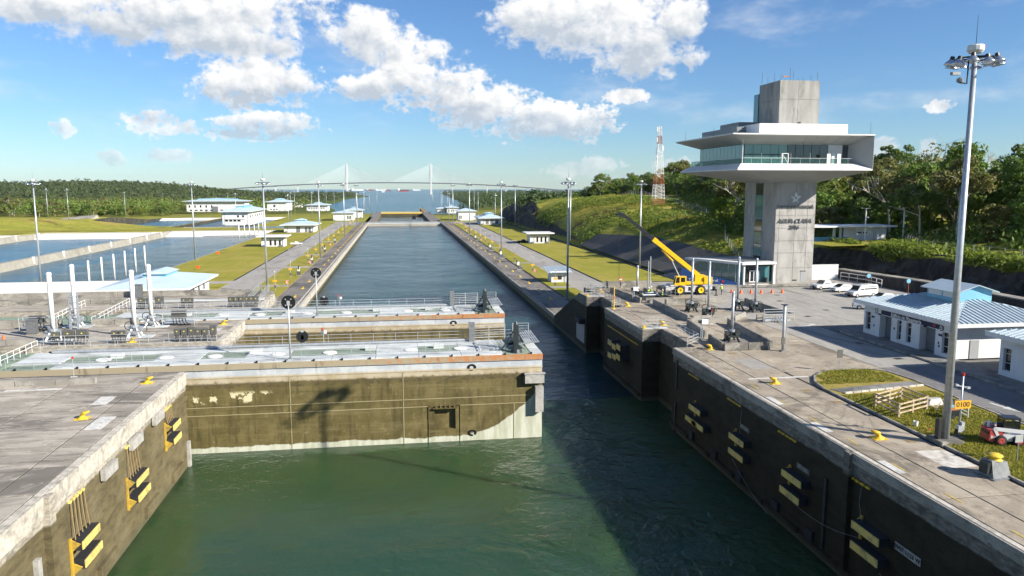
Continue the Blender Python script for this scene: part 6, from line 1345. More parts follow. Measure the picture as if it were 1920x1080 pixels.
MB().bx(1.3,1.5,-.8,.8,.1,.65).bx(1.3,2.0,-.8,.8,.08,.16).build('bucket','steel_grey',S_); MB().lathe([(0,.5),(.12,.45),(.12,0)],(-1.1,.3,1.12),8).build('exhaust','car_white',S_)
rl = MB().lathe([(0,.09),(.08,.12),(.2,.11),(.23,.1),(.23,-.1),(0,-.1)], n=12).mesh('rim','loader_red')
for x in (-.72,.55):
    for s in (-1,1): wheel(S_, x, s*.76, .40, 1.18, s, ctm, rl)

# orange boards and small gear along the far chamber
os_ = thing('distance_sign', '', 'sign', (41.2,196,ZF)); MB().cyl((0,0,0),(0,0,5),.09,.07,6).build('pole','galvanised_rail',os_); MB().bx(-.55,.55,-.16,-.10,2.4,2.9).build('board','sign_orange',os_); MB().lathe([(0,.25),(.14,.15),(.15,0)],(0,0,5),8).build('lamp','white_paint',os_); MB().bx(-.25,.25,-.2,.1,.8,1.5).build('box','cabinet',os_)
first = True
for side, x, lst in ((1,41.5,(196,232,269,307,335,362,384,408,433,470,505,540)),(-1,-32,(202,231,276,303,329,359,388,418,450,484,520,550))):
    for k, y in enumerate(lst):
        lab = 'slim post with an orange board on the %s verge, %s' % ('right' if side > 0 else 'left', 'number %d from the camera' % (k+1) if k > 3 else ('nearest to the camera','second from the camera','third from the camera','fourth from the camera')[k])
        if first: os_['label'] = lab; os_['group'] = 'orange boards along the far chamber'; first = False
        else: dup(os_, (x,y,ZF), 0, lab, 'orange boards along the far chamber')
lr = thing('lifebuoy_stand', '', 'lifebuoy', (42.0,231,ZF)); MB().cyl((0,0,0),(0,0,1.5),.06,n=6).build('post','galvanised_rail',lr); MB().path([(.34*math.cos(a),-.1,1.1+.34*math.sin(a)) for a in np.linspace(0,2*math.pi,13)],.09,6).build('buoy','cone_orange',lr); MB().bx(-.3,.3,-.05,.15,.6,1.5).build('board','white_paint',lr)
first = True
for side, x, lst in ((1,40.6,(231,300,372,452)),(-1,-30.4,(212,268,350,440))):
    for k, y in enumerate(lst):
        lab = 'orange lifebuoy stand on the %s deck edge, %s from the camera' % ('right' if side > 0 else 'left', ('nearest','second','third','fourth','fifth','sixth','seventh')[k])
        if first: lr['label'] = lab; lr['group'] = 'lifebuoy stands'; first = False
        else: dup(lr, (x,y,ZF), 0, lab, 'lifebuoy stands')
wn = thing('mooring_winch', '', 'winch', (39.2,243,ZF)); MB().bx(-1.1,1.1,-.7,.7,0,.25).build('base','parapet_concrete',wn); MB().bx(-.5,.3,-.5,.5,.25,1.5).build('housing','cabinet',wn); MB().cyl((.3,0,.8),(1.0,0,.8),.45,n=12).build('drum','steel_grey',wn); MB().bar((-.5,0,1.5),(-1.2,-.2,3.2),.3,.3).build('boom','machine_dark',wn); MB().bx(-.9,-.2,-.3,.3,1.5,2.6).build('control_head','white_paint',wn)
for k, (x, y) in enumerate(((39.2,243),(39.0,284),(39.0,318),(39.1,380),(-30.2,236),(-30.2,272),(-30.0,318),(-30.1,370))):
    lab = 'mooring winch with a raised arm on the %s deck, %s' % ('right' if k < 4 else 'left', ('nearest','second','third','farthest')[k % 4])
    if k == 0: wn['label'] = lab; wn['group'] = 'mooring winches'
    else: dup(wn, (x,y,ZF), 1.5 if k > 3 else 0, lab, 'mooring winches')
rd = thing('marker_box', 'orange box on the edge of the left lawn, nearest the basin', 'box', (-66,262,ZF+.14)); MB().bx(-.5,.5,-.4,.4,0,.7).build('housing','cone_orange',rd); MB().bx(-.55,.55,-.45,.45,.7,.8).build('lid','cone_orange',rd); dup(rd, (-72,318,ZF+.14), 0, 'orange box at the far edge of the left lawn'); dup(rd, (-58,221,ZF+.14), 0, 'orange box beside the path on the left lawn')

# =================================================================== DISTANT AND SIDE BUILDINGS
def house(label, x0, x1, y0, y1, z, h, roof='hip', over=1.2, rise=1.6, mon=None, wins=(), name='lock_building', rm='roof_far', side=()):
    t = thing(name, label, 'building', ((x0+x1)/2, y0, z)); w = (x1-x0)/2; d = y1-y0
    MB().bx(-w,w,0,d,0,h).build('wall','house_wall',t)
    if roof == 'hip':
        r = min(w, d/2)+over; q = r*.92
        MB().hull(rect(-w-over,w+over,-over,d+over,h), rect(-w-over,w+over,-over,d+over,h+.45)).build('fascia','white_wall',t)
        MB().hull(rect(-w-over+.05,w+over-.05,-over+.05,d+over-.05,h+.46), rect(-w-over+q,w+over-q,-over+q,d+over-q,h+.46+rise)).build('roof',rm,t)
        if mon:
            mw, md, mh = mon; c = d/2
            MB().bx(-mw,mw,c-md,c+md,h+rise*.5,h+rise+mh).build('roof_monitor','sky_blue_paint',t); MB().hull(rect(-mw-.5,mw+.5,c-md-.5,c+md+.5,h+rise+mh), [(-.1,c-md-.5,h+rise+mh+.7),(.1,c-md-.5,h+rise+mh+.7),(.1,c+md+.5,h+rise+mh+.7),(-.1,c+md+.5,h+rise+mh+.7)]).build('monitor_roof',rm,t)
    else:
        MB().hull(rect(-w-over,w+over,-over,d+over,h+.25), rect(-w-over,w+over,-over,d+over,h+.75)).build('roof','white_wall',t); MB().bx(-w+.2,w-.2,.2,d-.2,h,h+.25).build('clerestory','glass_teal',t)
    if h > 3:
        for q in range(2 if w < 12 else 4): ax_ = -w+1.2+q*(2*w-2.4)/(1 if w < 12 else 3); MB().bx(ax_-.5,ax_+.5,-.75,-.06,.15,1.0).build('air_unit','steel_grey',t); MB().cyl((ax_+.8,-.1,.0),(ax_+.8,-.1,h),.09,n=6).build('downpipe','fender_grey',t)
        MB().bx(-w+.1,w-.1,-.06,-.003,h-.45,h-.15).build('eaves_strip','steel_grey',t); MB().bx(-w-.02,w+.02,-.05,-.002,.0,.35).build('plinth','fender_grey',t)
    for (xa, xb, za, zb, m) in wins: MB().bx(xa,xb,-.08,-.003,za,zb).build('window' if m != 'shutter' else 'door',m,t)
    for (ya, yb, za, zb, m) in side: MB().bx(w+.003,w+.08,ya,yb,za,zb).build('window',m,t)
    return t
def row(n, x0, st, wd, z0, z1, m='glass_dark'): return [(x0+k*st, x0+k*st+wd, z0, z1, m) for k in range(n)]
house('white building with a pale blue hipped roof below the left parapet', -66, -49.6, 182, 207, ZF, 3.5, 'hip', 2., 1.9, (2.6,5,.9), name='valve_building', side=[(4+k*5,5.2+k*5,1.0,2.4,'glass_dark') for k in range(4)])
struct('white_apron', MB().bx(-140,-66.5,184,209,ZF-.3,ZF+2.6), 'bank_white')
house('small flat roofed white hut with three windows on the left lawn', -61, -51.2, 352, 361, ZF, 4.3, 'flat', 1.9, wins=row(3,-1.2,2.0,.8,.8,3.2), name='hut')
house('white building with hipped roof and blue monitor beside the left road', -66.5, -49.5, 460, 482, ZF, 4.4, 'hip', 2.2, 2., (3,4,.9), row(1,-1.5,3,2.2,.3,3.6,'shutter')+row(2,3.5,2.,1.4,.4,3.2,'shutter'), 'valve_building')
house('large two storey white building above the farther basins', -157, -134.5, 716, 800, ZL, 12.2, 'hip', 3., 3.2, (4,22,1.6), row(4,-9,3.6,2.6,3.6,5.2)+row(2,1.6,4.4,1.6,7.4,9.2)+[(-10,8,5.3,5.6,'frame_dark')], 'power_building', side=[(8+k*12,12+k*12,7,9,'glass_dark') for k in range(6)])
house('long white building with blue ridge in front of the left forest', -292, -214, 1117, 1150, ZL, 14.5, 'hip', 4.5, 2.5, (27,3,1.4), row(5,-36,7.4,1.9,6.0,9.2)+row(5,-35,6.8,3.6,1.4,3.0)+[(-6,3,0,7.5,'shutter')]+row(4,6,7.,4,1.6,3.0), 'power_building')
house('tall white building behind the two storey one, blue ridge', -186, -160, 1134, 1200, ZL, 13.0, 'hip', 3.2, 3., (5,14,1.4), [(-4.5,-1.5,6,9,'glass_dark')]+row(3,-9,4,2.6,2,3.2), 'power_building', side=[(6+k*14,12+k*14,3,4,'glass_dark') for k in range(4)])
house('smaller white building with pale blue hipped roof near the left shore', -130, -101, 1127, 1165, ZL, 8.5, 'hip', 3., 2.4, (5,6,1.2), row(7,-12,3.4,2.2,3.6,5.0), 'power_building')
house('white building at the left end of the far gates', -66, -46, 800, 830, ZL, 7.8, 'hip', 1.8, 1.8, None, row(3,4,1.6,.9,1.5,5), 'valve_building'); house('white hip roofed building behind the left far gates', -58, -40, 868, 890, ZL, 8.5, 'hip', 2.4, 2.2, (3,3,1.), (), 'valve_building')
hut_ = house('little white hut with seamed roof on the right verge', 42.6, 47.2, 208, 213, ZF, 2.5, 'flat', .6, wins=[(-.4,.7,.9,1.9,'glass_dark'),(1.3,1.8,.1,2.1,'door_grey')], name='hut')
house('flat roofed white hut with three windows on the right lawn', 62, 71.5, 354, 363, ZF, 4.5, 'flat', 2.0, wins=row(3,-1.6,2.,.8,.8,3.4), name='hut')
house('white building with hipped roof before the black rock cut', 58.5, 73.5, 538, 566, ZF, 4.6, 'hip', 2.2, 2.2, (3,5,1.1), row(3,-4,3.4,2.2,.6,3.4,'shutter'), 'valve_building')
house('tall plain white building left of the black rock cut', 62, 80, 785, 812, ZL, 9.6, 'hip', 1.6, 2.4, None, row(2,-8,1.6,.8,2,5), 'valve_building'); house('white building at the far right gates', 64, 78, 1000, 1030, ZL, 7.5, 'hip', 1.8, 2., (2.5,5,1.), row(3,-5,3,1.4,2.5,4.5), 'valve_building'); house('low white building beside the far right gates', 52, 63, 1010, 1030, ZL, 6., 'hip', 1.5, 1.5, None, (), 'valve_building')
house('long pale warehouse roof on the right shore', 250, 330, 1290, 1330, -17, 9, 'hip', 2, 3.0, None, (), 'warehouse'); house('grey roofed shed beyond the left lawns', -230, -180, 1480, 1500, -20, 7, 'hip', 2, 2, None, (), 'warehouse')
slope_panels(hut_, (-3.6,-1.4,2.9), (3.6,-1.4,2.9), Vector((0,1,.16)).normalized(), 7.6, 0, 0, 0, 'roof_metal', .7)
# gate house on the bench right of the tower
gh = thing('gate_house', 'white gate house with a long flat canopy right of the tower', 'building', (112,178,5.0))
MB().bx(3.8,12.3,0,5.5,-.4,3.9).build('wall','house_wall',gh); MB().bx(8.6,8.7,-1.6,0,0,3.4).build('fin_wall','house_wall',gh); MB().hull(rect(-10,14.2,-1.6,7,3.95),rect(-10,14.2,-1.6,7,4.35)).build('canopy','white_wall',gh)
for x in (-8.5,-1.5,.3): MB().bx(x-.25,x+.25,1,1.5,-.4,3.94).build('column','house_wall' if x else 'dark_metal',gh)
for x in (4.2,5.7): MB().bx(x,x+1.1,-.06,-.002,2.3,2.7).build('window','glass_dark',gh)
MB().bx(10.4,10.7,-.06,-.002,1.5,1.9).build('window','glass_dark',gh); MB().bx(10.2,11.5,-.9,-.1,-.4,.6).build('air_unit','steel_grey',gh); MB().bx(-9,3.7,2,2.3,-.4,1.3).build('blue_wall','sky_blue_paint',gh)
ln = struct('bench_lawn', MB().add([(100,163,5.35),(135,160,6.1),(150,176,8.3),(128,176,5.9),(100,177,5.3)],[(0,1,2,3,4)]), 'lawn')
def pole_light(label, loc, h, name='lamp_post'):
    t = thing(name, label, 'lamp post', loc); MB().cyl((0,0,0),(0,0,h),.2,.12,8).build('pole','mast_white',t); MB().bar((-.7,0,h),(.7,0,h),.12,.1).build('arm','mast_white',t); MB().bx(-1.1,-.5,-.2,.2,h-.05,h+.15).bx(.5,1.1,-.2,.2,h-.05,h+.15).build('lamp','lamp_metal',t); MB().bx(.1,.7,-.3,.0,h*.72,h*.72+.3).build('camera','white_paint',t)
pole_light('white lamp post right of the gate house', (131.2,181,5.5), 8.2); pole_light('thin pole rising behind the gate house', (117.5,176.8,5.2), 8.5)
t = thing('warning_sign', 'yellow round sign on a pole right of the gate house', 'sign', (126,184,5.7)); MB().cyl((0,0,0),(0,0,2),.05,n=5).build('pole','galvanised',t); MB().cyl((0,-.04,2.2),(0,.04,2.2),.5,n=12).build('disc','sign_orange',t)
def fence(label, pts, step=4., h=2.4):
    t = thing('chain_fence', label, 'fence'); pm_ = MB().cyl((0,0,0),(0,0,h),.06,.06,5).bar((0,0,h),(.25,-.25,h+.35),.05,.05).mesh('post','galvanised_rail'); wires = [MB() for _ in range(4)]
    for a, b in zip(pts, pts[1:]):
        L = math.dist(a,b); n = max(1,round(L/step)); prev = None
        for k in range(n+1):
            x, y = a[0]+(b[0]-a[0])*k/n, a[1]+(b[1]-a[1])*k/n; z = float(hterr(x,y)); put('post',pm_,t,(x,y,z))
            if prev:
                for q, zz in enumerate((.3,1.0,1.7,h)): wires[q].cyl((prev[0],prev[1],prev[2]+zz),(x,y,z+zz),.025,n=3,caps=False)
            prev = (x,y,z)
    for w_ in wires: w_.build('wire','galvanised',t)
fence('chain fence with pale posts along the crest of the grassy hill', [(118,252),(128,300),(136,355),(142,420),(140,480)]); fence('chain fence behind the lobby on the slope', [(97,176),(97,205),(104,230),(112,248)]); fence('chain fence along the bench above the rock face', [(112.5,118),(113,150),(124,170),(150,178),(168,165)])
# lattice telecom tower
TT = thing('telecom_tower', 'red and white lattice telecom tower on the hill left of the tower', 'lattice tower', (127.2,360,float(hterr(127.2,360))-.3)); hT = 38.5
def tw(z): return 2.6*(1-z/hT)+.55*(z/hT)+.0
bands = [(0,3.5,'mast_red'),(3.5,10.5,'mast_white'),(10.5,15.5,'mast_red'),(15.5,25.5,'mast_white'),(25.5,30,'mast_white'),(30,34,'mast_red'),(34,hT,'mast_white')]
for (z0, z1, m) in bands:
    mb = MB(); n = max(1, round((z1-z0)/2.)); 
    for k in range(n):
        a, b = z0+(z1-z0)*k/n, z0+(z1-z0)*(k+1)/n; wa, wb = tw(a), tw(b); C4 = [(-1,-1),(1,-1),(1,1),(-1,1)]
        for i in range(4):
            p, q = C4[i], C4[(i+1)%4]; mb.cyl((p[0]*wa,p[1]*wa,a),(p[0]*wb,p[1]*wb,b),.11,n=4,caps=False); mb.cyl((p[0]*wa,p[1]*wa,a),(q[0]*wb,q[1]*wb,b),.06,n=3,caps=False); mb.cyl((q[0]*wa,q[1]*wa,a),(p[0]*wb,p[1]*wb,b),.06,n=3,caps=False); mb.cyl((p[0]*wb,p[1]*wb,b),(q[0]*wb,q[1]*wb,b),.06,n=3,caps=False)
    mb.build('lattice_section',m,TT)
for z, a in ((22,-1),(27,1),(31,-1),(36,-1)): MB().cyl((a*1.6,-.6,z),(a*1.6,-.6,z+2.2),.28,n=6).build('antenna','mast_white',TT)

# far gates of the lower locks
def far_gate(label, y, zt, zb, yellow):
    t = thing('lock_gate', label, 'lock gate', (0,y,0)); MB().bx(XL,XR,0,9,zb,zt).build('hull','gate_skin_low' if yellow else 'coping_edge',t); MB().bx(XL,XR,-.2,9.2,zt,zt+.25).build('deck','gate_deck',t)
    railing_parts(t, [(XL,.2,zt+.25),(XR,.2,zt+.25)], 1.3, 5., .09, (1.,.5), 'bollard_yellow' if yellow else 'galvanised_rail')
    MB().bx(XL,XR,-.25,-.201,zt-(1.5 if yellow else .5),zt+.1).build('beam','bollard_yellow' if yellow else 'coping_edge',t)
mat('gate_skin_low', (.075,.066,.04), (.055,.048,.03), .1, .85)
far_gate('closed pale gate at the far end of the long chamber', 578, ZF-.6, -32, False); far_gate('second closed gate just behind the pale one', 591, ZF-1.6, -32, False); far_gate('most distant gate, dark face under a yellow rail', 1032, ZL+.4, -32, True)
t = thing('disc_sign', 'small black disc sign on the far gate', 'sign', (12,579,ZF-.3)); MB().cyl((0,0,0),(0,0,3),.12,n=6).build('pole','galvanised_rail',t); MB().cyl((0,0,4),(0,.2,4),1.5,n=16).build('disc','black_paint',t)
for k in range(22):
    y = 1070+k*11.6; tag(MB().bx(37.6,38.4,-1.6,1.6,-4.,.4).build('pier_fender','mast_red' if k % 2 else 'bollard_yellow',None,(0,y,ZL-1.2)), 'orange fender block on the distant approach wall', 'fender', 'fenders on the approach wall')

# =================================================================== BRIDGE AND SHIPS
BR = thing('cable_stayed_bridge', 'distant cable stayed bridge with two tall pylons over the sea channel', 'bridge', (0,4777,ZS)); PX = (-303.5, 208.5)
def dz_(x): return 71.5 - 4.1e-5*(x+30)**2*1.0
xs_ = np.linspace(-1150,1250,60); mb = MB()
for a, b in zip(xs_, xs_[1:]): mb.bar((a,0,max(dz_(a),2)),(b,0,max(dz_(b),2)),20,6.5)
mb.build('deck','bridge_deck',BR)
for p in PX:
    mb = MB(); mb.hull([(p-6,-14,-3),(p+6,-14,-3),(p+6,14,-3),(p-6,14,-3)],[(p-4,-10,78),(p+4,-10,78),(p+4,10,78),(p-4,10,78)]); mb.hull([(p-4,-10,78),(p+4,-10,78),(p+4,10,78),(p-4,10,78)],[(p-3.4,-4,190),(p+3.4,-4,190),(p+3.4,4,190),(p-3.4,4,190)]); mb.build('pylon','bridge_concrete',BR)
    for s in (-1,1):
        for k in range(16):
            xe_ = p+s*(22+k*15.2); zt = 120+k*4.3
            MB().cyl((p,0,zt),(xe_,0,dz_(xe_)+2),.6,n=3,caps=False).build('stay_cable','cable_white',BR)
for x in (-1000,-860,-730,-600,340,450,560,680,820,960): MB().bx(x-2.5,x+2.5,-6,6,-8,max(dz_(x)-2,3)).build('pier','bridge_concrete',BR)
def ship(label, x, y, L, hgt, m, bow=False):
    t = thing('ship', label, 'ship', (x,y,ZS)); w = L/2
    MB().hull([(-w*.9,-9,-1),(w*.85,-9,-1),(w*.9,9,-1),(-w*.9,9,-1)],[(-w,-11,hgt*.45),(w,-11,hgt*.5),(w,11,hgt*.5),(-w,11,hgt*.45)]).build('hull',m,t); MB().bx(-w*.92,-w*.7,-9,9,hgt*.45,hgt*1.5).build('bridge_house','ship_white',t); MB().bx(-w*.62,w*.85,-8,8,hgt*.45,hgt*.8).build('cargo','ship_dark' if m != 'ship_white' else 'ship_white',t); MB().bx(-w*.86,-w*.78,-3,3,hgt*1.5,hgt*1.9).build('funnel','ship_red',t)
for k, (x, y, L, h, m, lab) in enumerate(((60,7500,112,22,'ship_red','red hulled ship anchored between the bridge pylons'),(-470,9300,150,20,'ship_white','white ship anchored right of the left pylon, on the horizon'),(-560,9800,90,18,'ship_dark','dark ship half behind the left pylon on the horizon'),(-330,9600,80,16,'ship_red','small red ship on the horizon right of the left pylon'),(-190,9500,150,15,'ship_white','long white ship low on the horizon before mid span'),(-110,8800,60,16,'ship_red','small red ship left of the larger red hulled ship'),(-120,6600,30,9,'ship_white','small white boat between the pylons'),(-70,7200,26,5,'ship_dark','low dark launch between the pylons'),(240,9600,100,15,'ship_white','white ship on the horizon near the right pylon'))): ship(lab, x, y, L, h, m)

# =================================================================== TREES
def leaf_cloud(rng, centers, radii, per, size, flat=.75, up=.25):
    V = []
    for c, r in zip(centers, radii):
        d = rng.normal(size=(per,3)); d /= np.linalg.norm(d,axis=1,keepdims=True); d[:,2] = d[:,2]*flat + up*.4
        p = c + d*r*(.55+.45*rng.random((per,1))**.5)*np.array([1,1,.8]); nrm = d + rng.normal(0,.55,(per,3)) + np.array([0,0,up]); nrm /= np.linalg.norm(nrm,axis=1,keepdims=True)
        a = np.cross(nrm, rng.normal(size=(per,3))); a /= np.linalg.norm(a,axis=1,keepdims=True)+1e-6; b = np.cross(nrm,a); s = size*(.55+.9*rng.random((per,1)))
        V.append(np.stack([p-a*s*.9, p-b*s*.5, p+a*s*.9, p+b*s*.5],1))
    return np.concatenate(V).reshape(-1,3)
def quads_mesh(name, V, m):
    n = len(V)//4; me = bpy.data.meshes.new(name); me.vertices.add(len(V)); me.vertices.foreach_set('co', V.astype(np.float32).ravel()); me.loops.add(n*4); me.loops.foreach_set('vertex_index', np.arange(n*4,dtype=np.int32)); me.polygons.add(n); me.polygons.foreach_set('loop_start', np.arange(0,n*4,4,dtype=np.int32)); me.polygons.foreach_set('loop_total', np.full(n,4,np.int32)); me.materials.append(MATS[m]); me.update(); me.validate(); return me
def limb(mb, rng, p, d, L, r, depth, nb=3, spread=.6):
    q = p + d*L; mb.cyl(p, q, r, r*.62, 6 if depth > 1 else 4, caps=False)
    tips = []
    if depth == 0: return [q]
    for k in range(nb):
        dd = (d + Vector(rng.normal(0,spread,3))).normalized(); dd.z = abs(dd.z)*.8+.15; tips += limb(mb, rng, p.lerp(q,.65+.35*rng.random()), dd.normalized(), L*(.55+.25*rng.random()), r*.58, depth-1, nb, spread)
    return tips
def make_tree(seed, H, Rr, kind, lm, bark='bark', leafy=1.):
    rng = np.random.default_rng(seed); mb = MB(); th_ = H*(.42 if kind == 'round' else .6)
    tips = limb(mb, rng, Vector((0,0,-.6)), Vector((rng.normal(0,.04),rng.normal(0,.04),1)).normalized(), th_, .17+.009*H, 3 if leafy < 1 else 2, 3 if leafy else 4, .65)
    tr = mb.mesh('trunk', bark)
    n = 36 if kind == 'round' else 26; cs, rs = [], []
    for k in range(n):
        u = rng.random()*2*math.pi; v = rng.random()**.55
        if kind == 'round': z = H*(.14+.80*rng.random()**.85); rad = Rr*math.sqrt(max(.05,1-((z/H-.52)/.52)**2))*v
        else: z = H*(.68+.26*rng.random()*(1.05-v*.6)); rad = Rr*v*1.05
        cs.append(np.array([rad*math.cos(u),rad*math.sin(u),z])); rs.append(Rr*(.20+.2*rng.random()))
    for q in tips[:8]: cs.append(np.array(q)); rs.append(Rr*.22)
    V = leaf_cloud(rng, cs, rs, int(80*leafy), .50 if Rr > 4 else .4) if leafy > 0 else None
    return tr, (quads_mesh('crown', V, lm) if V is not None else None)
PT = [make_tree(1,19,6.4,'round','leaf_dark'), make_tree(2,17,6.0,'round','leaf_mid'), make_tree(3,21,7.4,'umbrella','leaf_olive','bark_pale'), make_tree(4,15,5.4,'round','leaf_olive'), make_tree(5,18,6.6,'umbrella','leaf_dark','bark_pale'), make_tree(6,12,5.0,'round','leaf_bright'), make_tree(7,22,7.0,'round','leaf_mid','bark_pale')]
BARE = [make_tree(21,19,7,'umbrella','leaf_olive','bark_pale',0), make_tree(22,16,6,'umbrella','leaf_olive','bark_pale',0)]
THIN = make_tree(31,20,8.4,'umbrella','leaf_olive','bark_pale',.28)
KN = ['dense dark green round tree', 'mid green round crowned tree', 'wide olive flat-topped tree', 'small olive round tree', 'dark green flat-topped tree', 'low bright green bushy tree', 'tall mid green tree']
def tree(pt, x, y, z, s, rz, label, group, name='forest_tree'):
    t = thing(name, label, 'tree', (x,y,z), rz, group); t.scale = (s,s,s*random.uniform(.9,1.12)); put('trunk', pt[0], t)
    if pt[1]: put('crown', pt[1], t)
    return t
ey, ex = [120,165,185,205,232,262,300,360,450,600,760], [136,133,131,129,116,114,138,156,168,156,124]
rg = np.random.default_rng(11); taken = []; cnt = 0
def clear(x, y, dmin): return all((x-a)**2+(y-b)**2 > dmin*dmin for a, b in taken)
GR = 'trees of the right hillside forest'
for ring, (d0, d1, dm) in enumerate(((0,9,7.2),(9,24,8.4),(24,48,10),(48,85,12.5))):
    tries = 0
    while tries < 900 and cnt < (80,150,215,268)[ring]:
        tries += 1; y = rg.uniform(128,640) if ring < 3 else rg.uniform(128,560); d = rg.uniform(d0,d1); y = 128+(y-128)*(1 if rg.random() < .5 else .45); x = float(np.interp(y,ey,ex))+d
        if not clear(x,y,dm): continue
        px = x/y
        if px > 1.02 or (y > 520 and d > 60): continue
        taken.append((x,y)); s = rg.uniform(.62,.9) if ring == 0 else (rg.uniform(.85,1.1) if ring == 1 else rg.uniform(1.0,1.25)); k = int(rg.integers(0,7)); 
        if y > 400: s *= .9
        tree(PT[k], x, y, float(hterr(x,y)), s, rg.uniform(0,6), KN[k] + (' in the right hillside forest, left of the tower shaft' if x/y < .475 else ' at the forest edge right of the tower' if ring < 2 else ' deep in the forest right of the tower'), GR); cnt += 1
for k, (pt, x, y, s, lab) in enumerate(((THIN,196,258,1.15,'wide thin-crowned tree with pale branches rising right of the tower'),(BARE[0],235,470,1.1,'bare spreading tree on the skyline left of the lattice tower'),(BARE[1],152,330,1.25,'bare branching tree on the skyline beside the tower cabin'),(BARE[0],225,262,.95,'bare twiggy tree on the skyline just right of the tower'),(BARE[1],240,250,1.05,'bare twiggy tree on the skyline left of the near mast'),(THIN,148,184,.62,'pale trunked open tree standing before the forest right of the gate house'),(BARE[1],205,205,.7,'small dead white tree in the forest near the right edge'),(PT[6],152,560,1.05,'tall tree at the left end of the hilltop forest'))):
    tree(pt, x, y, float(hterr(x,y)), s, .7*k, lab, None)
# left forest: front trees as individuals
GL = 'trees of the left forest edge'; cl = 0; tk2 = []
while cl < 58:
    y = rg.uniform(945,1180); f = rg.uniform(-.545,-.17)
    if y < 1180 and f > -.275: continue
    if y < 905 and f > -.30: continue
    x = f*y
    if not all((x-a)**2+(y-b)**2 > 144 for a, b in tk2): 
        continue
    tk2.append((x,y)); k = int(rg.integers(0,7)); tree(PT[k], x, y, float(hterr(x,y))-.5, rg.uniform(.7,1.05), rg.uniform(0,6), KN[k] + (' in the front row of the left forest' if y < 1040 else ' a little back in the left forest'), GL); cl += 1
# far woods as one mass
def wood(name, label, pts, seed, per=34, sz=1.5, m='leaf_far'):
    rng = np.random.default_rng(seed); cs, rs = [], []
    for (x, y), z in zip(pts, hterr(pts[:,0], pts[:,1])):
        h = rng.uniform(9,17); r = rng.uniform(4.,7.5)*(1+.9*rng.random()**3); h *= (1+.5*rng.random()**3)
        if z < ZS+1.2: continue
        for q in range(2): cs.append(np.array([x+rng.normal(0,2.5),y+rng.normal(0,2.5),z+h*(.5+.3*q)])); rs.append(r*(.9-.2*q))
    V = leaf_cloud(rng, cs, rs, per//2, sz, .8, .5); return tag(put(name, quads_mesh(name, V, m)), label, None, None, 'stuff')
rg2 = np.random.default_rng(5)
def spread(n, ya, yb, pw, fmax):
    m = n*9; y = ya+(yb-ya)*rg2.random(m)**pw; f = rg2.uniform(-.57,fmax,m); x = f*y
    ok = ~((y < 1200) & (f > -.285)) & (hterr(x,y) > ZS+1.5) & ~((f > -.17) & (rg2.random(m) < .6) & (y < 2400))
    return np.stack([x[ok],y[ok]],1)[:n]
wood('far_woodland', 'near belt of mixed green trees before the left hills', spread(900, 965, 1500, 1., -.1), 1, 64, 1.3, 'leaf_mid')
wood('far_woodland', 'olive and brownish trees scattered in the left woods', spread(420, 965, 1900, 1., -.1), 3, 56, 1.5, 'leaf_olive')
wood('far_woodland', 'dark green woods covering the hills on the left horizon', spread(3600, 2050, 3700, .9, -.05), 4, 30, 2.6, 'leaf_far')
y = 760+5200*rg2.random(14000)**1.9; f = rg2.uniform(.03,.40,14000); x = f*y
ok = ~((y < 1100) & (f < .16)) & (hterr(x,y) > ZS+1.5); pts = np.stack([x[ok],y[ok]],1)[:2600]
wood('far_woodland', 'dark green woods along the right shore of the sea channel', pts, 2, 30, 1.9)
# undergrowth on the right slopes, tall grass on the bench, tufts on the island
def scrub(name, label, n, xr, yr, test, size, hgt, m, seed, per=9):
    rng = np.random.default_rng(seed); x = rng.uniform(*xr,n); y = rng.uniform(*yr,n); ok = test(x,y); x, y = x[ok], y[ok]; z = hterr(x,y)
    V = []; r = hgt*(.35+.9*rng.random(len(x))**2)
    for k in range(per):
        d = rng.normal(size=(len(x),3)); d /= np.linalg.norm(d,axis=1,keepdims=True); p = np.stack([x,y,z],1)+np.stack([d[:,0]*r*1.1,d[:,1]*r*1.1,np.abs(d[:,2])*r*.9+.08],1)
        nrm = d+rng.normal(0,.5,d.shape)+np.array([0,0,.5]); nrm /= np.linalg.norm(nrm,axis=1,keepdims=True); a = np.cross(nrm,rng.normal(size=d.shape)); a /= np.linalg.norm(a,axis=1,keepdims=True)+1e-6; b = np.cross(nrm,a); s = size*(.5+rng.random((len(x),1)))
        V.append(np.stack([p-a*s,p-b*s*.45,p+a*s,p+b*s*.45],1))
    return tag(put(name, quads_mesh(name, np.concatenate(V).reshape(-1,3), m)), label, None, None, 'stuff')
nz = lambda x, y, s, k: wob(x,y,s,k)
fe = lambda y: np.interp(y,ey,ex)
scrub('undergrowth', 'bright green bushes on the slope above the right lawn', 11000, (82,150), (212,470), lambda x,y: (x < fe(y)-1)&(nz(x,y,16,3) > -.02)&((x > 97)|(y > 330)), .36, .85, 'leaf_bright', 1)
scrub('undergrowth', 'darker bushes scattered on the grassy hill', 3500, (84,140), (220,560), lambda x,y: (x < fe(y)+2)&(nz(x,y,13,8) > .12)&((x > 98)|(y > 330)), .42, 1.5, 'leaf_mid', 2)
scrub('undergrowth', 'low shrubs under the forest edge on the right', 4600, (105,200), (130,420), lambda x,y: (x > fe(y)-4)&(x < fe(y)+14), .55, 3.8, 'leaf_mid', 3, 18)
scrub('undergrowth', 'dark leafy thicket filling the forest floor on the right', 3200, (108,230), (120,520), lambda x,y: (x > fe(y)+2)&(x < fe(y)+60), .6, 4.6, 'leaf_dark', 13, 16)
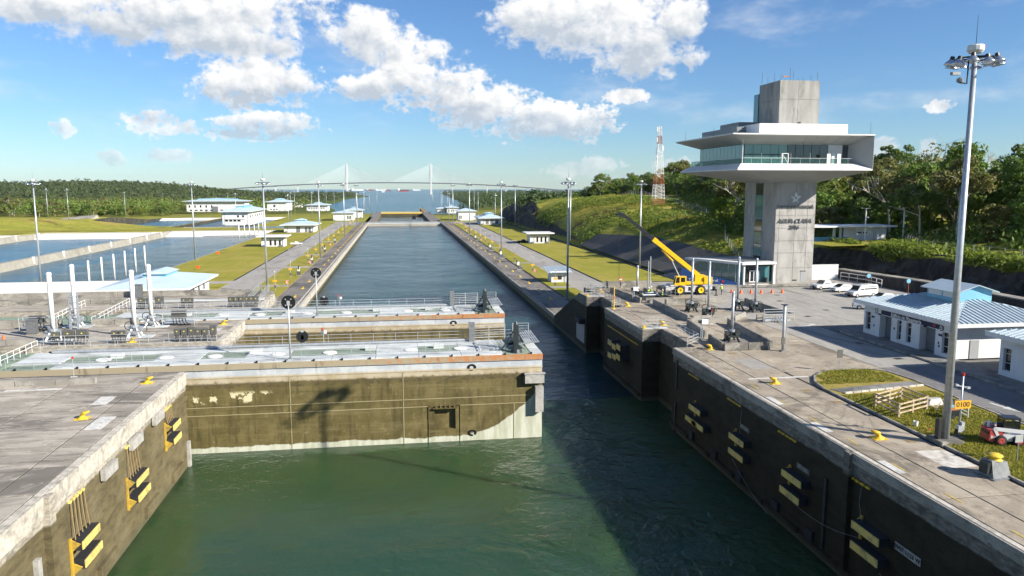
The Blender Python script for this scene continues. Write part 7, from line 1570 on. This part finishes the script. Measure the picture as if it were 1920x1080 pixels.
scrub('tall_grass', 'tall yellow green grass along the top of the rock face', 6000, (107.6,121), (70,178), lambda x,y: (nz(x,y,7,2) > -.15)&~((y > 160)&(x > 109.5)), .42, 1.9, 'leaf_bright', 4, 10)
scrub('tall_grass', 'rough grass on the hill crest', 7000, (90,140), (220,520), lambda x,y: (x < fe(y)+1)&(nz(x,y,19,5) < .2)&((x > 97)|(y > 330)), .28, .45, 'grass_blade', 5, 6)
def tufts(name, label, n, poly_test, xr, yr, z, m, seed, s=.07):
    rng = np.random.default_rng(seed); x = rng.uniform(*xr,n); y = rng.uniform(*yr,n); ok = poly_test(x,y); x, y = x[ok], y[ok]; k = len(x); a = rng.uniform(0,6.28,k); h = s*(.6+1.2*rng.random(k)); w = s*.5
    c, sn = np.cos(a)*w, np.sin(a)*w; lx, ly = rng.normal(0,.5,k)*h, rng.normal(0,.5,k)*h; z0 = np.full(k,z)
    V = np.stack([np.stack([x-c,y-sn,z0],1),np.stack([x+c,y+sn,z0],1),np.stack([x+c*.3+lx,y+sn*.3+ly,z0+h],1),np.stack([x-c*.3+lx,y-sn*.3+ly,z0+h],1)],1)
    return tag(put(name, quads_mesh(name, V.reshape(-1,3), m)), label, None, None, 'stuff')
tufts('grass_tufts', 'short grass on the island in the right foreground', 42000, lambda x,y: ((y < 62.2)|(y > 65.9))&~((x < 41.4)&(y > 67))&(x < 49.2)&((y < 69.5)|((x > 43)&(x < 48.6))), (39.95,49.9), (40,71), .13, 'grass_blade', 6, .085)

# =================================================================== AIR
m = bpy.data.materials.new('haze'); m.use_nodes = True; MATS['haze'] = m
for n in list(m.node_tree.nodes):
    if n.type == 'BSDF_PRINCIPLED': m.node_tree.nodes.remove(n)
pv_ = m.node_tree.nodes.new('ShaderNodeVolumePrincipled'); pv_.inputs['Color'].default_value = (.78, .88, 1., 1); pv_.inputs['Density'].default_value = 1.6e-5; pv_.inputs['Anisotropy'].default_value = .2
m.node_tree.links.new(pv_.outputs[0], m.node_tree.nodes['Material Output'].inputs['Volume'])
hz = MB().bx(-14900,14900,-120,14600,-36,185).build('haze','haze'); tag(hz, 'thin blue haze in the distant air', None, None, 'stuff')
